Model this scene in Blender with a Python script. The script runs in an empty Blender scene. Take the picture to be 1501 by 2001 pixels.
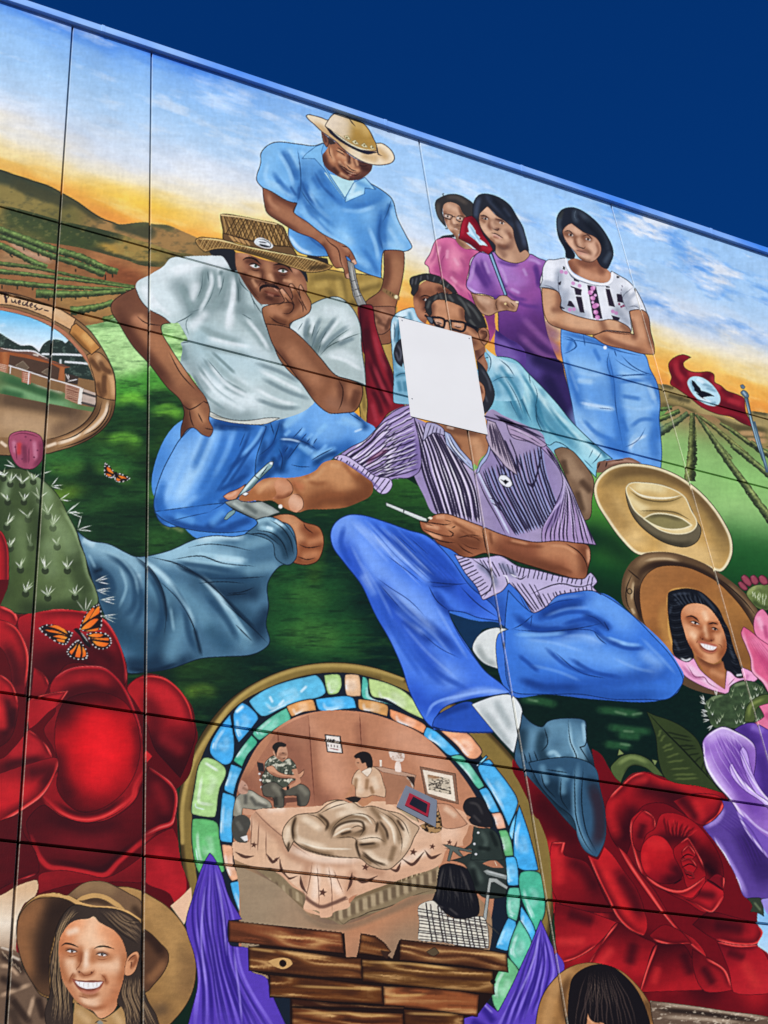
import numpy as np, math
# ------------------------------------------------------------------ survey
# Joints of the panelled wall fix its plane: two vanishing points give the lens
# and the wall's attitude; DIST is the camera's distance square to the wall.
CX, CY = 750.5, 1000.5
_vh = np.array([7384 - CX, 2450 - CY]); _vv = np.array([324 - CX, -2677 - CY])
FOC = math.sqrt(-(_vh @ _vv))
_h = np.array([*_vh, FOC]); _h /= np.linalg.norm(_h)
_u = np.array([*_vv, FOC]); _u /= np.linalg.norm(_u)
_n = -np.cross(_h, _u)
RW = np.stack([_h, _u, _n])          # rows: along the wall, up, into the wall
DIST = 6.0
EYE = 1.6
def board_to_wall(x, y):
    """point of the drawing -> metres along the wall and above the eye"""
    d = np.stack([np.asarray(x) - CX, np.asarray(y) - CY, np.full(np.shape(x), FOC)], -1) @ RW.T
    return d[..., 0] / d[..., 2] * DIST, d[..., 1] / d[..., 2] * DIST
def wall_to_board(u, v):
    d = np.stack([np.asarray(u), np.asarray(v), np.full(np.shape(u), DIST)], -1) @ RW
    return d[..., 0] / d[..., 2] * FOC + CX, d[..., 1] / d[..., 2] * FOC + CY
import bpy
sc = bpy.context.scene
# camera: wall axes (along, up, into) are world X, Z, Y
cam = bpy.data.objects.new('camera', bpy.data.cameras.new('camera'))
sc.collection.objects.link(cam); sc.camera = cam
_w = RW[[0, 2, 1]]                                  # rows X, Y, Z ; columns right, down, forward
from mathutils import Matrix
cam.matrix_world = Matrix([[_w[i, 0], -_w[i, 1], -_w[i, 2], (0, 0, EYE)[i]] for i in range(3)] + [[0, 0, 0, 1]])
cam.data.sensor_fit = 'VERTICAL'; cam.data.sensor_height = 36.0; cam.data.lens = 36.0 * FOC / 2001.0
cam.data.clip_start = .05; cam.data.clip_end = 3000
# sun and sky
SUN_AZ, SUN_EL = math.radians(-40.0), math.radians(38.0)      # from the left of the wall's normal
_sd = np.array([math.sin(SUN_AZ) * math.cos(SUN_EL), -math.cos(SUN_AZ) * math.cos(SUN_EL), math.sin(SUN_EL)])
from mathutils import Vector
sun = bpy.data.objects.new('sun', bpy.data.lights.new('sun', 'SUN')); sc.collection.objects.link(sun)
sun.location = (-8, -14, 14); sun.rotation_euler = Vector(_sd).to_track_quat('Z', 'Y').to_euler()
sun.data.energy = 5.0; sun.data.angle = math.radians(.53); sun.data.color = (1.0, .965, .91)
world = bpy.data.worlds.new('World'); sc.world = world; world.use_nodes = True
nt = world.node_tree; nt.nodes.clear()
sky = nt.nodes.new('ShaderNodeTexSky'); sky.sky_type = 'NISHITA'; sky.sun_disc = False
sky.sun_elevation = SUN_EL; sky.sun_rotation = math.atan2(_sd[0], _sd[1])
sky.altitude = 0; sky.air_density = 1.0; sky.dust_density = .6; sky.ozone_density = 10.0
bg = nt.nodes.new('ShaderNodeBackground'); bg.inputs[1].default_value = .074
wo = nt.nodes.new('ShaderNodeOutputWorld')
hs = nt.nodes.new('ShaderNodeHueSaturation'); hs.inputs['Saturation'].default_value = 1.2; hs.inputs['Hue'].default_value = .515
nt.links.new(sky.outputs[0], hs.inputs['Color']); nt.links.new(hs.outputs[0], bg.inputs[0]); nt.links.new(bg.outputs[0], wo.inputs[0])
sc.render.engine = 'CYCLES'
sc.view_settings.view_transform = 'Standard'; sc.view_settings.look = 'None'
sc.view_settings.exposure = 0.12; sc.view_settings.gamma = 1.0; sc.view_settings.use_curve_mapping = False
# ------------------------------------------------------------------ paint box
# The mural is a flat painting on the wall.  It is painted here, stroke by
# stroke, on a numpy drawing board; the board is then laid on the wall plane
# (board_to_wall) and its colours become the paint of the wall's own mesh.
MG = 90                               # spare board beyond the part in view
BW, BH = 1501 + 2 * MG, 2001 + 2 * MG
C = np.tile(np.array([.05, .14, .09], np.float32), (BH, BW, 1))          # colours of the board (display values)
LB = np.zeros((BH, BW), np.int32)              # which painted piece owns a cell
PIECES = [None]                                # (figure, piece)
_t = [0.0, 0.0, 3.0]
FIG = ['']
CUR = None                                     # clip of the last filled shape

def tile(x, y, s=3.0): _t[:] = [x, y, s]
def P(s):
    if not isinstance(s, str): return np.asarray(s, float)
    a = np.array([[float(q) for q in w.split(',')] for w in s.split()])
    return a / _t[2] + (_t[0] + MG, _t[1] + MG)
def hx(c):
    if isinstance(c, str):
        return np.array([int(c[i:i+2], 16) for i in (0, 2, 4)], np.float32) / 255
    return np.asarray(c, np.float32)
def smooth(p, closed=True, n=6):
    """Catmull-Rom through the traced points; sharp turns stay sharp."""
    if len(p) < 3: return p
    q = []; N = len(p)
    for i in range(N if closed else N - 1):
        p1, p2 = p[i], p[(i + 1) % N]
        p0 = p[i - 1] if closed or i > 0 else p1
        p3 = p[(i + 2) % N] if closed or i + 2 < N else p2
        def tan(a, b, c):
            d1, d2 = b - a, c - b
            l1, l2 = np.hypot(*d1), np.hypot(*d2)
            if l1 < 1e-6 or l2 < 1e-6: return (c - b) * 0 if l2 < 1e-6 else d2
            cs = (d1 @ d2) / (l1 * l2)
            w = np.clip((cs + 0.25) / 0.6, 0, 1)
            t = (d1 / l1 + d2 / l2)
            return t * 0.5 * w
        L = np.hypot(*(p2 - p1))
        t1 = tan(p0, p1, p2) * L; t2 = tan(p1, p2, p3) * L
        if p0 is p1: t1 = p2 - p1
        if p3 is p2: t2 = p2 - p1
        u = np.arange(n)[:, None] / n
        q.append((2*u**3 - 3*u**2 + 1)*p1 + (u**3 - 2*u**2 + u)*t1 + (-2*u**3 + 3*u**2)*p2 + (u**3 - u**2)*t2)
    q = np.concatenate(q)
    return q if closed else np.vstack([q, p[-1:]])
def cover(poly):
    """Anti-aliased coverage of a polygon -> (x0, y0, mask)."""
    x0, y0 = np.floor(poly.min(0)).astype(int) - 1
    x1, y1 = np.ceil(poly.max(0)).astype(int) + 2
    x0, y0, x1, y1 = max(x0, 0), max(y0, 0), min(x1, BW), min(y1, BH)
    if x1 <= x0 or y1 <= y0: return None
    S = 3; H, W = (y1 - y0) * S, x1 - x0
    acc = np.zeros((H, W + 2), np.float32)
    a = poly; b = np.roll(poly, -1, 0)
    for (ax, ay), (bx, by) in zip(a, b):
        ay, by = (ay - y0) * S, (by - y0) * S
        if ay == by: continue
        sg = 1.0
        if ay > by: ax, ay, bx, by = bx, by, ax, ay; sg = -1.0
        r0, r1 = max(int(np.ceil(ay - .5)), 0), min(int(np.ceil(by - .5)), H)
        if r1 <= r0: continue
        r = np.arange(r0, r1)
        x = ax + (r + .5 - ay) / (by - ay) * (bx - ax) - x0
        x = np.clip(x, 0, W)
        i = np.floor(x).astype(int); fr = x - i
        acc[r, i] += sg * (1 - fr); acc[r, i + 1] += sg * fr
    m = np.abs(np.cumsum(acc, 1)[:, :W]).clip(0, 1)
    return x0, y0, m.reshape(y1 - y0, S, W).mean(1)
def colour(c, x0, y0, w, h):
    """flat 'rrggbb', or ('l', 'x,y x,y', [colours]) / ('r', 'cx,cy ex,ey', [colours])"""
    if isinstance(c, tuple):
        p = P(c[1]); X, Y = np.meshgrid(np.arange(w) + x0 + .5, np.arange(h) + y0 + .5)
        if c[0] == 'l':
            d = p[1] - p[0]; t = ((X - p[0, 0]) * d[0] + (Y - p[0, 1]) * d[1]) / (d @ d)
        else:
            t = np.hypot(X - p[0, 0], Y - p[0, 1]) / np.hypot(*(p[1] - p[0]))
        cs = np.array([hx(k) for k in c[2]]); t = np.clip(t, 0, 1) * (len(cs) - 1)
        i = np.minimum(t.astype(int), len(cs) - 2); f = (t - i)[..., None]
        return (cs[i] * (1 - f) + cs[i + 1] * f).astype(np.float32)
    return hx(c)
def put(x0, y0, m, c, a=1.0):
    h, w = m.shape; s = C[y0:y0+h, x0:x0+w]
    m = (m * a)[..., None]; s += (colour(c, x0, y0, w, h) - s) * m
EACH = {'pane', 'petal', 'board', 'vine_row', 'wing', 'prickly_pear', 'sock', 'sign_plank', 'thorn', 'nail', 'ear', 'arm',
        'hat_underside', 'knot', 'shirt_figure', 'trousers_figure', 'arm_figure', 'head_figure', 'hair_figure', 'dress_figure', 'garden_wall'}
def piece(name):
    """number of a painted piece; names in EACH stand for a new piece every time"""
    k = (FIG[0], name)
    if name in EACH or k not in PIECES: PIECES.append(k); return len(PIECES) - 1
    return PIECES.index(k)
def box(m): return m[0], m[1], m[0] + m[2].shape[1], m[1] + m[2].shape[0]
def F(name, pts, c, sm=1, a=1.0, clip=None):
    """fill a traced outline; it becomes the clip of the strokes that follow"""
    global CUR
    p = P(pts); q = smooth(p) if sm else p
    m = cover(q)
    if m is None: CUR = None; return None
    x0, y0, k = m
    if clip is not None: k = k * cut(clip, x0, y0, k.shape)
    put(x0, y0, k, c, a)
    if name:
        s = LB[y0:y0+k.shape[0], x0:x0+k.shape[1]]; s[k > .5] = piece(name)
    CUR = (x0, y0, k, q)
    return CUR
def cut(m, x0, y0, shp):
    out = np.zeros(shp, np.float32)
    ax0, ay0 = max(x0, m[0]), max(y0, m[1])
    ax1 = min(x0 + shp[1], m[0] + m[2].shape[1]); ay1 = min(y0 + shp[0], m[1] + m[2].shape[0])
    if ax1 > ax0 and ay1 > ay0:
        out[ay0-y0:ay1-y0, ax0-x0:ax1-x0] = m[2][ay0-m[1]:ay1-m[1], ax0-m[0]:ax1-m[0]]
    return out
def line_mask(p, w0, w1, soft, taper):
    pad = max(w0, w1) / 2 + soft + 1.5
    x0, y0 = np.floor(p.min(0) - pad).astype(int); x1, y1 = np.ceil(p.max(0) + pad).astype(int)
    x0, y0, x1, y1 = max(x0, 0), max(y0, 0), min(x1, BW), min(y1, BH)
    if x1 <= x0 or y1 <= y0: return None
    m = np.zeros((y1 - y0, x1 - x0), np.float32)
    seg = np.hypot(*(p[1:] - p[:-1]).T); L = np.concatenate([[0], np.cumsum(seg)]); T = max(L[-1], 1e-6)
    if soft > .5 and T < 2.4 * max(w0, w1): taper = 0; soft = max(soft, max(w0, w1) * .5)
    for i in range(len(p) - 1):
        a, b = p[i], p[i+1]
        sx0 = max(int(min(a[0], b[0]) - pad), x0); sx1 = min(int(max(a[0], b[0]) + pad) + 2, x1)
        sy0 = max(int(min(a[1], b[1]) - pad), y0); sy1 = min(int(max(a[1], b[1]) + pad) + 2, y1)
        if sx1 <= sx0 or sy1 <= sy0: continue
        X = (np.arange(sx0, sx1) + .5)[None, :]; Y = (np.arange(sy0, sy1) + .5)[:, None]
        d = b - a; l2 = d @ d + 1e-9
        t = np.clip(((X - a[0]) * d[0] + (Y - a[1]) * d[1]) / l2, 0, 1)
        dist = np.hypot(X - a[0] - t * d[0], Y - a[1] - t * d[1])
        s = (L[i] + t * seg[i]) / T
        w = w0 + (w1 - w0) * s
        if taper: w = w * np.minimum(1, np.minimum(s, 1 - s) * taper * 2 + (.12 if soft <= .5 else .5))
        r = w / 2
        k = np.clip((r + soft - dist) / (2 * soft), 0, 1) if soft > .5 else np.clip(r + .5 - dist, 0, 1) * np.clip(w / .9, 0, 1)
        if soft > .5: k = k * k * (3 - 2 * k) * (np.clip(np.minimum(s, 1 - s) * 4 + .3, 0, 1) if taper else 1)
        v = m[sy0-y0:sy1-y0, sx0-x0:sx1-x0]; np.maximum(v, k, out=v)
    return x0, y0, m
def B(c, w, a, pts, soft=None, clip=1, taper=3.0, closed=False, sm=1):
    """brush strokes ('...;...' are several), soft by default and clipped to the shape"""
    ww = w if isinstance(w, tuple) else (w, w)
    for s in (pts.split(';') if isinstance(pts, str) else [pts]):
        p = P(s.strip()) if isinstance(s, str) else s
        if len(p) < 2: p = np.vstack([p, p + .5])
        if sm and len(p) > 2: p = smooth(p, closed)
        if closed: p = np.vstack([p, p[:1]])
        m = line_mask(p, ww[0], ww[1], (max(ww) * .45 if soft is None else soft), taper)
        if m is None: continue
        k = m[2]
        if clip == 1:
            if CUR is None: continue
            k = k * cut(CUR, m[0], m[1], k.shape)
        elif clip: k = k * cut(clip, m[0], m[1], k.shape)
        put(m[0], m[1], k, c, a)
def D(c, w, pts, a=1.0, clip=1, taper=1.5, closed=False, sm=1):
    B(c, w, a, pts, 0.0, clip, taper, closed, sm)
def L_(c, w, pts, a=1.0): D(c, w, pts, a, clip=0)
def E(c, w, a=.6, soft=None):
    """shade along the inside of the shape's own edge"""
    if CUR is None: return
    B(c, w, a, CUR[3], soft, 1, 0, True, 0)
def O(c='1b1a1e', w=2.0, a=1.0):
    """outline of the shape"""
    if CUR is None: return
    B(c, w * .8, a * .88, CUR[3], 0.0, 0, 0, True, 0)
def dots(c, r, pts, a=1.0, clip=1):
    for s in pts.split():
        q = P(s)[0]; B(c, r * 2, a, np.array([q, q + .3]), 0.0, clip, 0, sm=0)
_rng = np.random.RandomState(7)
def vnoise(w, h, sx, sy=None, oct=4, seed=0):
    sy = sy or sx; r = np.random.RandomState(seed); out = np.zeros((h, w), np.float32); amp = 1.; tot = 0.
    for o in range(oct):
        nx, ny = int(w / sx) + 3, int(h / sy) + 3
        g = r.rand(ny, nx).astype(np.float32)
        x = np.arange(w) / sx; y = np.arange(h) / sy
        xi = x.astype(int); yi = y.astype(int); fx = (x - xi).astype(np.float32); fy = (y - yi).astype(np.float32)
        fx = fx*fx*(3-2*fx); fy = (fy*fy*(3-2*fy))[:, None]
        g0 = g[yi][:, xi] * (1-fx) + g[yi][:, xi+1] * fx; g1 = g[yi+1][:, xi] * (1-fx) + g[yi+1][:, xi+1] * fx
        out += amp * (g0 * (1-fy) + g1 * fy); tot += amp; amp *= .55; sx = max(sx/2, 1.2); sy = max(sy/2, 1.2)
    return out / tot - .5
def N(amp, sx, sy=None, seed=1, c=None, lo=.0, hi=.25):
    """mottle the shape: brightness, or patches of colour c"""
    if CUR is None: return
    x0, y0, k = CUR[:3]; h, w = k.shape
    n = vnoise(w, h, sx, sy, 4, seed)
    s = C[y0:y0+h, x0:x0+w]
    if c is None: s *= 1 + (n * k * amp * 2)[..., None]
    else:
        t = np.clip((n - lo) / (hi - lo), 0, 1) * k * amp
        s += (hx(c) - s) * t[..., None]
    np.clip(s, 0, 1, out=s)
def fig(name): FIG[0] = name

def ribs(c, w, a, A, Bp, n, jit=0.0, clip=1, seed=3, soft=0.0, taper=2.0, t0=0.0, t1=1.0):
    """n lines fanned out between two guide lines"""
    r = np.random.RandomState(seed); k = 24
    def rs(s):
        p = smooth(P(s), False, 8); L = np.concatenate([[0], np.cumsum(np.hypot(*(p[1:] - p[:-1]).T))]); t = np.linspace(0, L[-1], k)
        return np.stack([np.interp(t, L, p[:, 0]), np.interp(t, L, p[:, 1])], 1)
    p, q = rs(A), rs(Bp)
    for i in range(n):
        t = t0 + (t1 - t0) * (i + .5) / n + r.uniform(-.25, .25) / n * (jit > 0)
        l = p * (1 - t) + q * t
        if jit: l = l + (vnoise(k, 2, 6, 2, 2, seed * 50 + i)[0][:, None] * 2 * jit) * (1, .6)
        B(c, (w[0] * r.uniform(.75, 1.25), w[1] * r.uniform(.75, 1.25)) if isinstance(w, tuple) else w * r.uniform(.75, 1.25), a, l, soft, clip, taper, sm=0)
# ------------------------------------------------------------------ painted sky
def paint_sky():
    hh = 1000
    X, Y = np.meshgrid(np.arange(BW) - MG + .5, np.arange(hh) - MG + .5)
    U, V = board_to_wall(X, Y)
    vt = np.array([9.16, 9.05, 8.92, 8.75, 8.5, 8.25, 8.05, 7.9, 7.74, 7.6, 7.46, 7.32, 7.16, 6.9, 6.5])
    cs = ['3d78e0', '5c98ea', '86b8f1', '9fcaf4', 'add3f6', 'bcdaf5', 'd8e4f0', 'ecebe4', 'f6ebcc', 'fadf9c', 'f9cc70', 'f5b251', 'ef9f47', 'f6b648', 'f2a83c']
    ct = np.array([hx(c) for c in cs])
    nz = lambda su, sv, seed: (lambda g: g[np.clip(((V - 5.5) * 100).astype(int), 0, 599), np.clip((U * 100).astype(int) + 200, 0, 1199)])(vnoise(1200, 600, su, sv, 5, seed))
    w = nz(120, 45, 3)
    n1 = nz(90, 34, 11); n2 = nz(46, 17, 12); n3 = nz(20, 9, 13)
    t = V + w * .38 + n2 * .22 + n3 * .1 - .35 * np.clip((V - 8.4) / .6, 0, 1) * np.clip((U - 1.9) / 2, 0, 1)
    base = np.stack([np.interp(t, vt[::-1], ct[::-1, i]) for i in range(3)], -1)
    def mix(c, k): base[:] += (hx(c) - base) * np.clip(k, 0, 1)[..., None]
    mid = np.clip((V - 7.75) / .3, 0, 1)
    right = np.clip((U - 4.2) / 1.6, 0, 1)
    mix('4f92e6', right * mid * np.clip((n1 * .8 + n2) * 3.4 + .05, 0, 1) * .8)
    mix('f2f5f6', mid * np.clip((n2 * .9 + n3 * .6 + n1 * .5) * 3.6 - .1, 0, 1) * (.5 + .4 * right))
    low = np.clip((7.75 - V) / .3, 0, 1)
    mix('fdeab0', low * np.clip(n2 * 4 + n3 * 2 - .1, 0, 1) * .55)
    mix('ee9040', np.clip((7.4 - V) / .3, 0, 1) * np.clip(n3 * 3 + n1 * 3 - .15, 0, 1) * .5)
    mix('fcd048', low * np.clip(1 - np.hypot(U - 1.85, (V - 7.5) * 2) / .5, 0, 1) * .8)
    base *= 1 + (n3 * .05)[..., None]
    C[:hh] = np.clip(base, 0, 1)
paint_sky()

# ------------------------------------------------------------------ land behind
fig('painted_hillside')
tile(0, 320, 5)
F('far_ridge', '-400,-20 0,55 130,100 300,155 480,215 620,290 760,370 900,470 1000,530 1120,575 1160,590 1320,578 1420,572 1500,590 1640,600 1760,650 1960,740 2150,840 2400,900 2400,1400 -400,1400', '7d673e')
B('a5804e', 60, .8, '700,420 900,560 1100,640 1500,740 1900,850;500,540 800,560 1000,620 1300,720;1420,640 1600,660 1800,720')
B('6f6a3a', 70, .8, '0,230 300,330 600,420 700,520;-100,330 300,440 560,520')
B('95834a', 50, .7, '0,190 200,240 330,310 450,350;-60,360 100,370 250,420;0,470 100,500 200,560')
B('3c4432', 34, .95, '-300,70 0,110 150,140 300,190 450,250 600,300', 7)
B('46472f', 22, .9, '100,170 250,240 400,300 560,350 690,420;620,300 760,370 860,440 1000,545', 5)
D('333626', 5, '-200,25 0,62 130,103 300,158 480,218 620,292 760,372 900,472 1000,532 1120,577 1160,592', taper=0)
B('434731', 26, .9, '1130,590 1220,600 1300,620 1380,650 1500,690', 4); B('565a3a', 12, .8, '1320,590 1420,580;1400,580 1560,600 1700,650', 3)
N(.5, 16, 8, 5, '3a4030', .02, .3)
F('near_slope', '-400,340 0,400 300,470 560,545 700,580 900,620 1150,680 1300,730 1500,790 1700,860 1900,900 1900,1600 -400,1600', '6a5c34')
B('a08a4a', 60, .7, '0,480 150,560 300,640;900,760 1000,780 1200,830 1400,880;1200,790 1450,860', 14)
B('a58748', 44, .8, '930,760 1030,810 1120,850 1300,880 1440,900', 10); B('c0953f', 22, .8, '930,760 1000,820 1080,870', 8)
B('37412a', 34, .95, '140,480 260,530 380,560 480,600;380,470 480,530 560,560;640,620 800,650 950,680 1150,700;700,680 800,720 880,720;640,700 720,740 820,760', 6)
B('42502c', 46, .8, '150,560 300,610 450,680 560,740;560,640 700,720 850,790', 10)
B('3a402a', 12, .9, '850,830 950,850 1100,900 1250,940 1330,975 1450,980 1600,990', 3)
N(.5, 14, 7, 6, '34402a', .0, .3); N(.4, 12, 6, 9, 'a89a58', .05, .3)
F('brown_soil', '-400,520 0,610 200,690 400,760 600,790 780,820 940,860 1100,905 1260,950 1360,990 1700,1040 1700,1560 -400,1600', '95663f')
B('b27a4c', 40, .8, '900,920 1100,990 1300,1060 1500,1100;1000,1000 1150,1100 1350,1140', 12); B('8a4f30', 30, .8, '1050,1110 1200,1130 1330,1160;1100,1030 1300,1110', 8)
B('a8845c', 26, .7, '0,870 150,930 300,1000 450,1060;0,960 200,1010 400,1040', 8); B('c3a288', 12, .7, '80,740 250,860 420,930 520,960', 4)
B('b08a50', 40, .7, '560,1330 700,1330 900,1310 1100,1300;900,1480 1000,1440 1100,1420', 10); N(.15, 20, 8, 4)
def vinerow(pts, w, seed, hi='7f9a54', base='4a5c33', name='vine_row'):
    """one row of vines: lumpy body, dark underside, lit top"""
    global CUR
    p = smooth(P(pts), False, 10); d = np.gradient(p, axis=0); nn = np.stack([d[:, 1], -d[:, 0]], 1); nn /= np.hypot(*nn.T)[:, None] + 1e-6
    nn[nn[:, 1] > 0] *= -1
    r = np.random.RandomState(seed); ww = np.linspace(w[0], w[1], len(p))[:, None]
    top = p + nn * ww * (.5 + .16 * r.rand(len(p), 1)); bot = p - nn * ww * (.42 + .25 * r.rand(len(p), 1))
    q = np.vstack([top, bot[::-1]])
    m = cover(q)
    if m is None: return
    put(*m, base); CUR = (*m, q)
    LB[m[1]:m[1]+m[2].shape[0], m[0]:m[0]+m[2].shape[1]][m[2] > .5] = piece(name)
    B('262f1e', (w[0] * .45, w[1] * .45), .85, p - nn * ww * .42, sm=0, taper=0)
    B(hi, (w[0] * .35, w[1] * .35), .85, p + nn * ww * .26, sm=0, taper=0)
    N(.45, 5, 4, seed); N(.5, 4, 3, seed + 3, 'b4c078', .2, .32)
tile(0, 320, 5)
vinerow('-300,580 0,650 250,740 500,830 800,920 1000,1010 1150,1060', (14, 12), 1)
vinerow('-300,640 0,715 250,800 500,900 750,980 1020,1085', (9, 11), 2, '6f8a4e')
vinerow('-300,720 0,800 150,870 300,950 460,1010', (14, 9), 3)
vinerow('-300,930 0,975 300,1010 600,1070 900,1130 1320,1200', (9, 4), 4, '65763f')
vinerow('-300,1010 0,1050 300,1085 600,1120 1000,1170 1310,1212', (10, 4), 5)
vinerow('-300,1110 0,1150 400,1190 800,1215 1280,1230', (13, 5), 6)
vinerow('350,1270 600,1275 900,1270 1230,1245', (16, 8), 7)
vinerow('690,1440 850,1420 1000,1390 1110,1350', (15, 10), 8)
vinerow('1010,1540 1150,1500 1280,1450', (16, 13), 9)
D('2a2a1c', 3, '20,1190 20,1215;170,1200 170,1222;320,1210 320,1230;480,1300 475,1330;600,1310 602,1335;740,1300 740,1322;860,1295 860,1312;100,890 120,910;230,820 235,840;370,870 378,895;490,920 498,935;740,1035 740,1050;1100,1085 1100,1105;1030,1090 1030,1130', clip=0, taper=0)

# right hill and its vines
fig('painted_valley')
tile(1250, 650, 6)
F('ridge', '150,600 230,600 330,612 420,650 560,740 700,820 850,900 1000,980 1200,1020 1300,925 1400,930 1500,945 1800,1010 2100,1100 2100,1700 900,1700 100,1300', '94824f')
B('b09c68', 22, .8, '260,660 400,720 560,800 700,890 900,980 1200,1070;1330,950 1480,990;1000,1000 1300,1090 1500,1100', 7); B('5a5232', 12, .85, '240,840 400,880 560,910 680,960;800,990 950,1040 1200,1120 1500,1140;1090,1130 1300,1130 1500,1170;1150,1210 1500,1240', 4); B('4d472c', 8, .8, '270,620 360,640;360,740 470,770;480,780 570,800;1320,930 1400,940 1500,960', 3)
B('c9a070', 10, .8, '1150,1180 1300,1180 1480,1200;1250,1260 1500,1270', 3); N(.5, 7, 4, 8, '3c3822', .2, .3)
F('field', '0,860 240,880 400,900 560,930 640,960 760,990 900,1040 1050,1100 1150,1170 1300,1300 1500,1370 2100,1600 2100,2700 -800,2700 -600,1200', '6f9a52')
tile(1000, 750, 3)
F('field', '-300,330 870,330 880,200 960,130 1060,165 1200,200 1300,300 1501,390 1800,480 1800,1300 -300,1300', ('l', '1100,200 1000,1150', ['9a7a52', '7c9a58', '83b665', '72a856', '3c7434', '17431e', '0c2b18']))
B('a5cf84', 120, .6, '1150,600 1280,640 1400,700;900,420 960,470;1300,800 1480,860', 50); B('8fc070', 60, .6, '950,420 980,500;1100,520 1250,580;1350,560 1500,660', 30)
B('1d5423', 90, .7, '1300,960 1500,1000;1250,1080 1500,1120;500,1000 700,1010;460,1130 640,1160', 36); B('4c8f34', 50, .8, '480,760 560,830 700,960;470,700 500,760;560,960 720,1010', 20); B('0d2816', 60, .8, '460,1180 620,1230;480,900 560,930 680,1010', 20)
N(.05, 60, 24, 21)
tile(1250, 650, 6)
vinerow('100,900 240,900 380,880', (9, 7), 31); vinerow('60,1080 250,1010 400,950 470,915', (11, 8), 32); vinerow('60,1240 250,1160 400,1070 570,945', (20, 9), 33, '7d8f5a', '4c5a3c')
vinerow('615,950 620,1100 625,1250 620,1400 615,1550', (8, 17), 34, '8d9a58', '50552f'); tile(1000, 750, 3); vinerow('1060,170 1058,300 1056,400 1050,480 1045,570', (9, 19), 34, '8d9a58', '50552f')
tile(1250, 650, 6)
vinerow('660,960 760,1100 860,1250 980,1400 1060,1500', (5, 13), 35, '8d9a5c', '4e5a36'); vinerow('700,980 850,1090 1000,1220 1150,1350 1300,1490', (5, 12), 36, '9aa060', '5a5c34'); vinerow('940,1060 1100,1160 1250,1270 1400,1370 1560,1460', (5, 11), 37, '9aa060', '4c5230')
tile(1000, 750, 3)
vinerow('1200,360 1300,500 1380,610 1450,710 1560,850', (11, 15), 38, '8d9a5c', '4e5a36'); vinerow('1290,360 1380,430 1500,530 1600,610', (9, 12), 39, '8d9a5c', '4e5a36'); vinerow('1400,340 1480,400 1600,480', (8, 10), 40, '9aa060', '4c5230')

# great green field behind the sitters
fig('painted_field')
tile(0, 500, 3)
F('lawn', '400,430 560,400 640,380 700,350 1400,380 1600,700 3000,1700 3600,2100 4400,2300 4600,3900 -200,3900 -200,1000', ('l', '900,380 700,1500', ['b4dc98', '9ccf72', '55963a', '2c5a22', '1a3c1c', '12301a']))
B('b9e29a', 160, .6, '700,420 760,560;960,420 1040,560;620,560 760,700', 60); B('5aa02c', 60, .7, '900,860 960,800 1040,860;690,900 760,1000 820,1100;1040,920 900,960;600,1080 700,1040 800,1080', 26)
B('8cb030', 40, .7, '620,1080 700,1050 800,1110;1000,880 960,940;940,1100 1030,1080;200,1420 360,1390 520,1290', 18); B('143318', 70, .85, '690,1000 800,960 860,1000;440,1160 560,1140 740,1230 860,1260;900,960 1060,1000;880,1180 1000,1160;300,1280 460,1260 620,1360 860,1420', 26)
B('3c7a34', 46, .7, '700,1340 860,1340;620,1180 700,1250;300,1190 420,1210', 20); N(.06, 60, 26, 23)
B('3f8a2c', 34, .8, '640,860 740,800 850,850;880,700 980,740 1040,800;700,760 800,740 860,760', 15); B('12331a', 30, .85, '660,930 760,900 860,930;880,850 980,830 1060,880;660,1010 760,1060 860,1060', 12); B('74b83a', 20, .75, '700,850 780,830 850,860;900,920 990,900 1060,930;640,1080 720,1060 820,1090', 8); B('0f2a16', 36, .8, '420,1300 560,1280 700,1330 860,1380;880,1280 980,1260 1040,1300', 14); B('4c7a2c', 22, .7, '560,1240 660,1260 760,1330;300,1240 400,1250 480,1230;900,1400 960,1380', 9)
tile(0, 1000, 3)
B('0c2416', 120, .85, '880,340 1500,300;780,980 1200,1000 1500,900;1050,1150 1300,1200', 50); B('2e5a26', 50, .7, '520,60 700,100 860,160;900,180 1050,130;420,20 560,20', 20); B('102c18', 40, .8, '440,60 640,60 860,60;600,120 800,180', 14)
B('33541c', 46, .75, '1100,900 1260,900 1400,880;1080,1060 1200,1050;1300,960 1480,1000', 18); B('7a9a2c', 22, .7, '1100,1060 1200,1040 1260,1060', 8); B('7f8a58', 8, .7, '1000,80 1080,120;940,60 1000,100', 4)
tile(500, 1000, 3)
B('08221a', 260, .9, '200,400 400,700 500,1100;700,700 750,900;1200,650 1400,1000;100,900 700,860', 90)
B('225426', 80, .8, '240,460 340,500 420,470;160,420 200,380;240,620 360,680 520,720;120,680 300,760 480,760', 34); B('3f7030', 40, .6, '270,480 350,510;300,660 420,720;180,700 330,760 470,760', 18); B('3a5c20', 30, .6, '160,100 360,160 340,120;360,200 340,380', 12)
N(.5, 60, 9, 33, '2c5626', .04, .3); N(.5, 50, 8, 34, '0a1c12', .04, .3)
tile(1000, 1100, 3)
B('0a1e16', 200, .95, '100,850 500,950 900,900;560,300 620,700;500,1100 800,1100 1000,1000', 70); B('2c5a34', 14, .8, '60,800 160,810 260,830;500,860 620,870 760,890;560,960 700,980 820,990;620,1010 760,1020;540,1060 700,1080', 5); B('5a7a58', 5, .8, '90,800 160,812;600,870 680,890;650,985 720,990;630,1060 700,1070;700,890 770,880', 2); B('1c4a24', 40, .8, '480,150 600,220;520,120 650,60', 16)
N(.15, 8, 4, 29)
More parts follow.
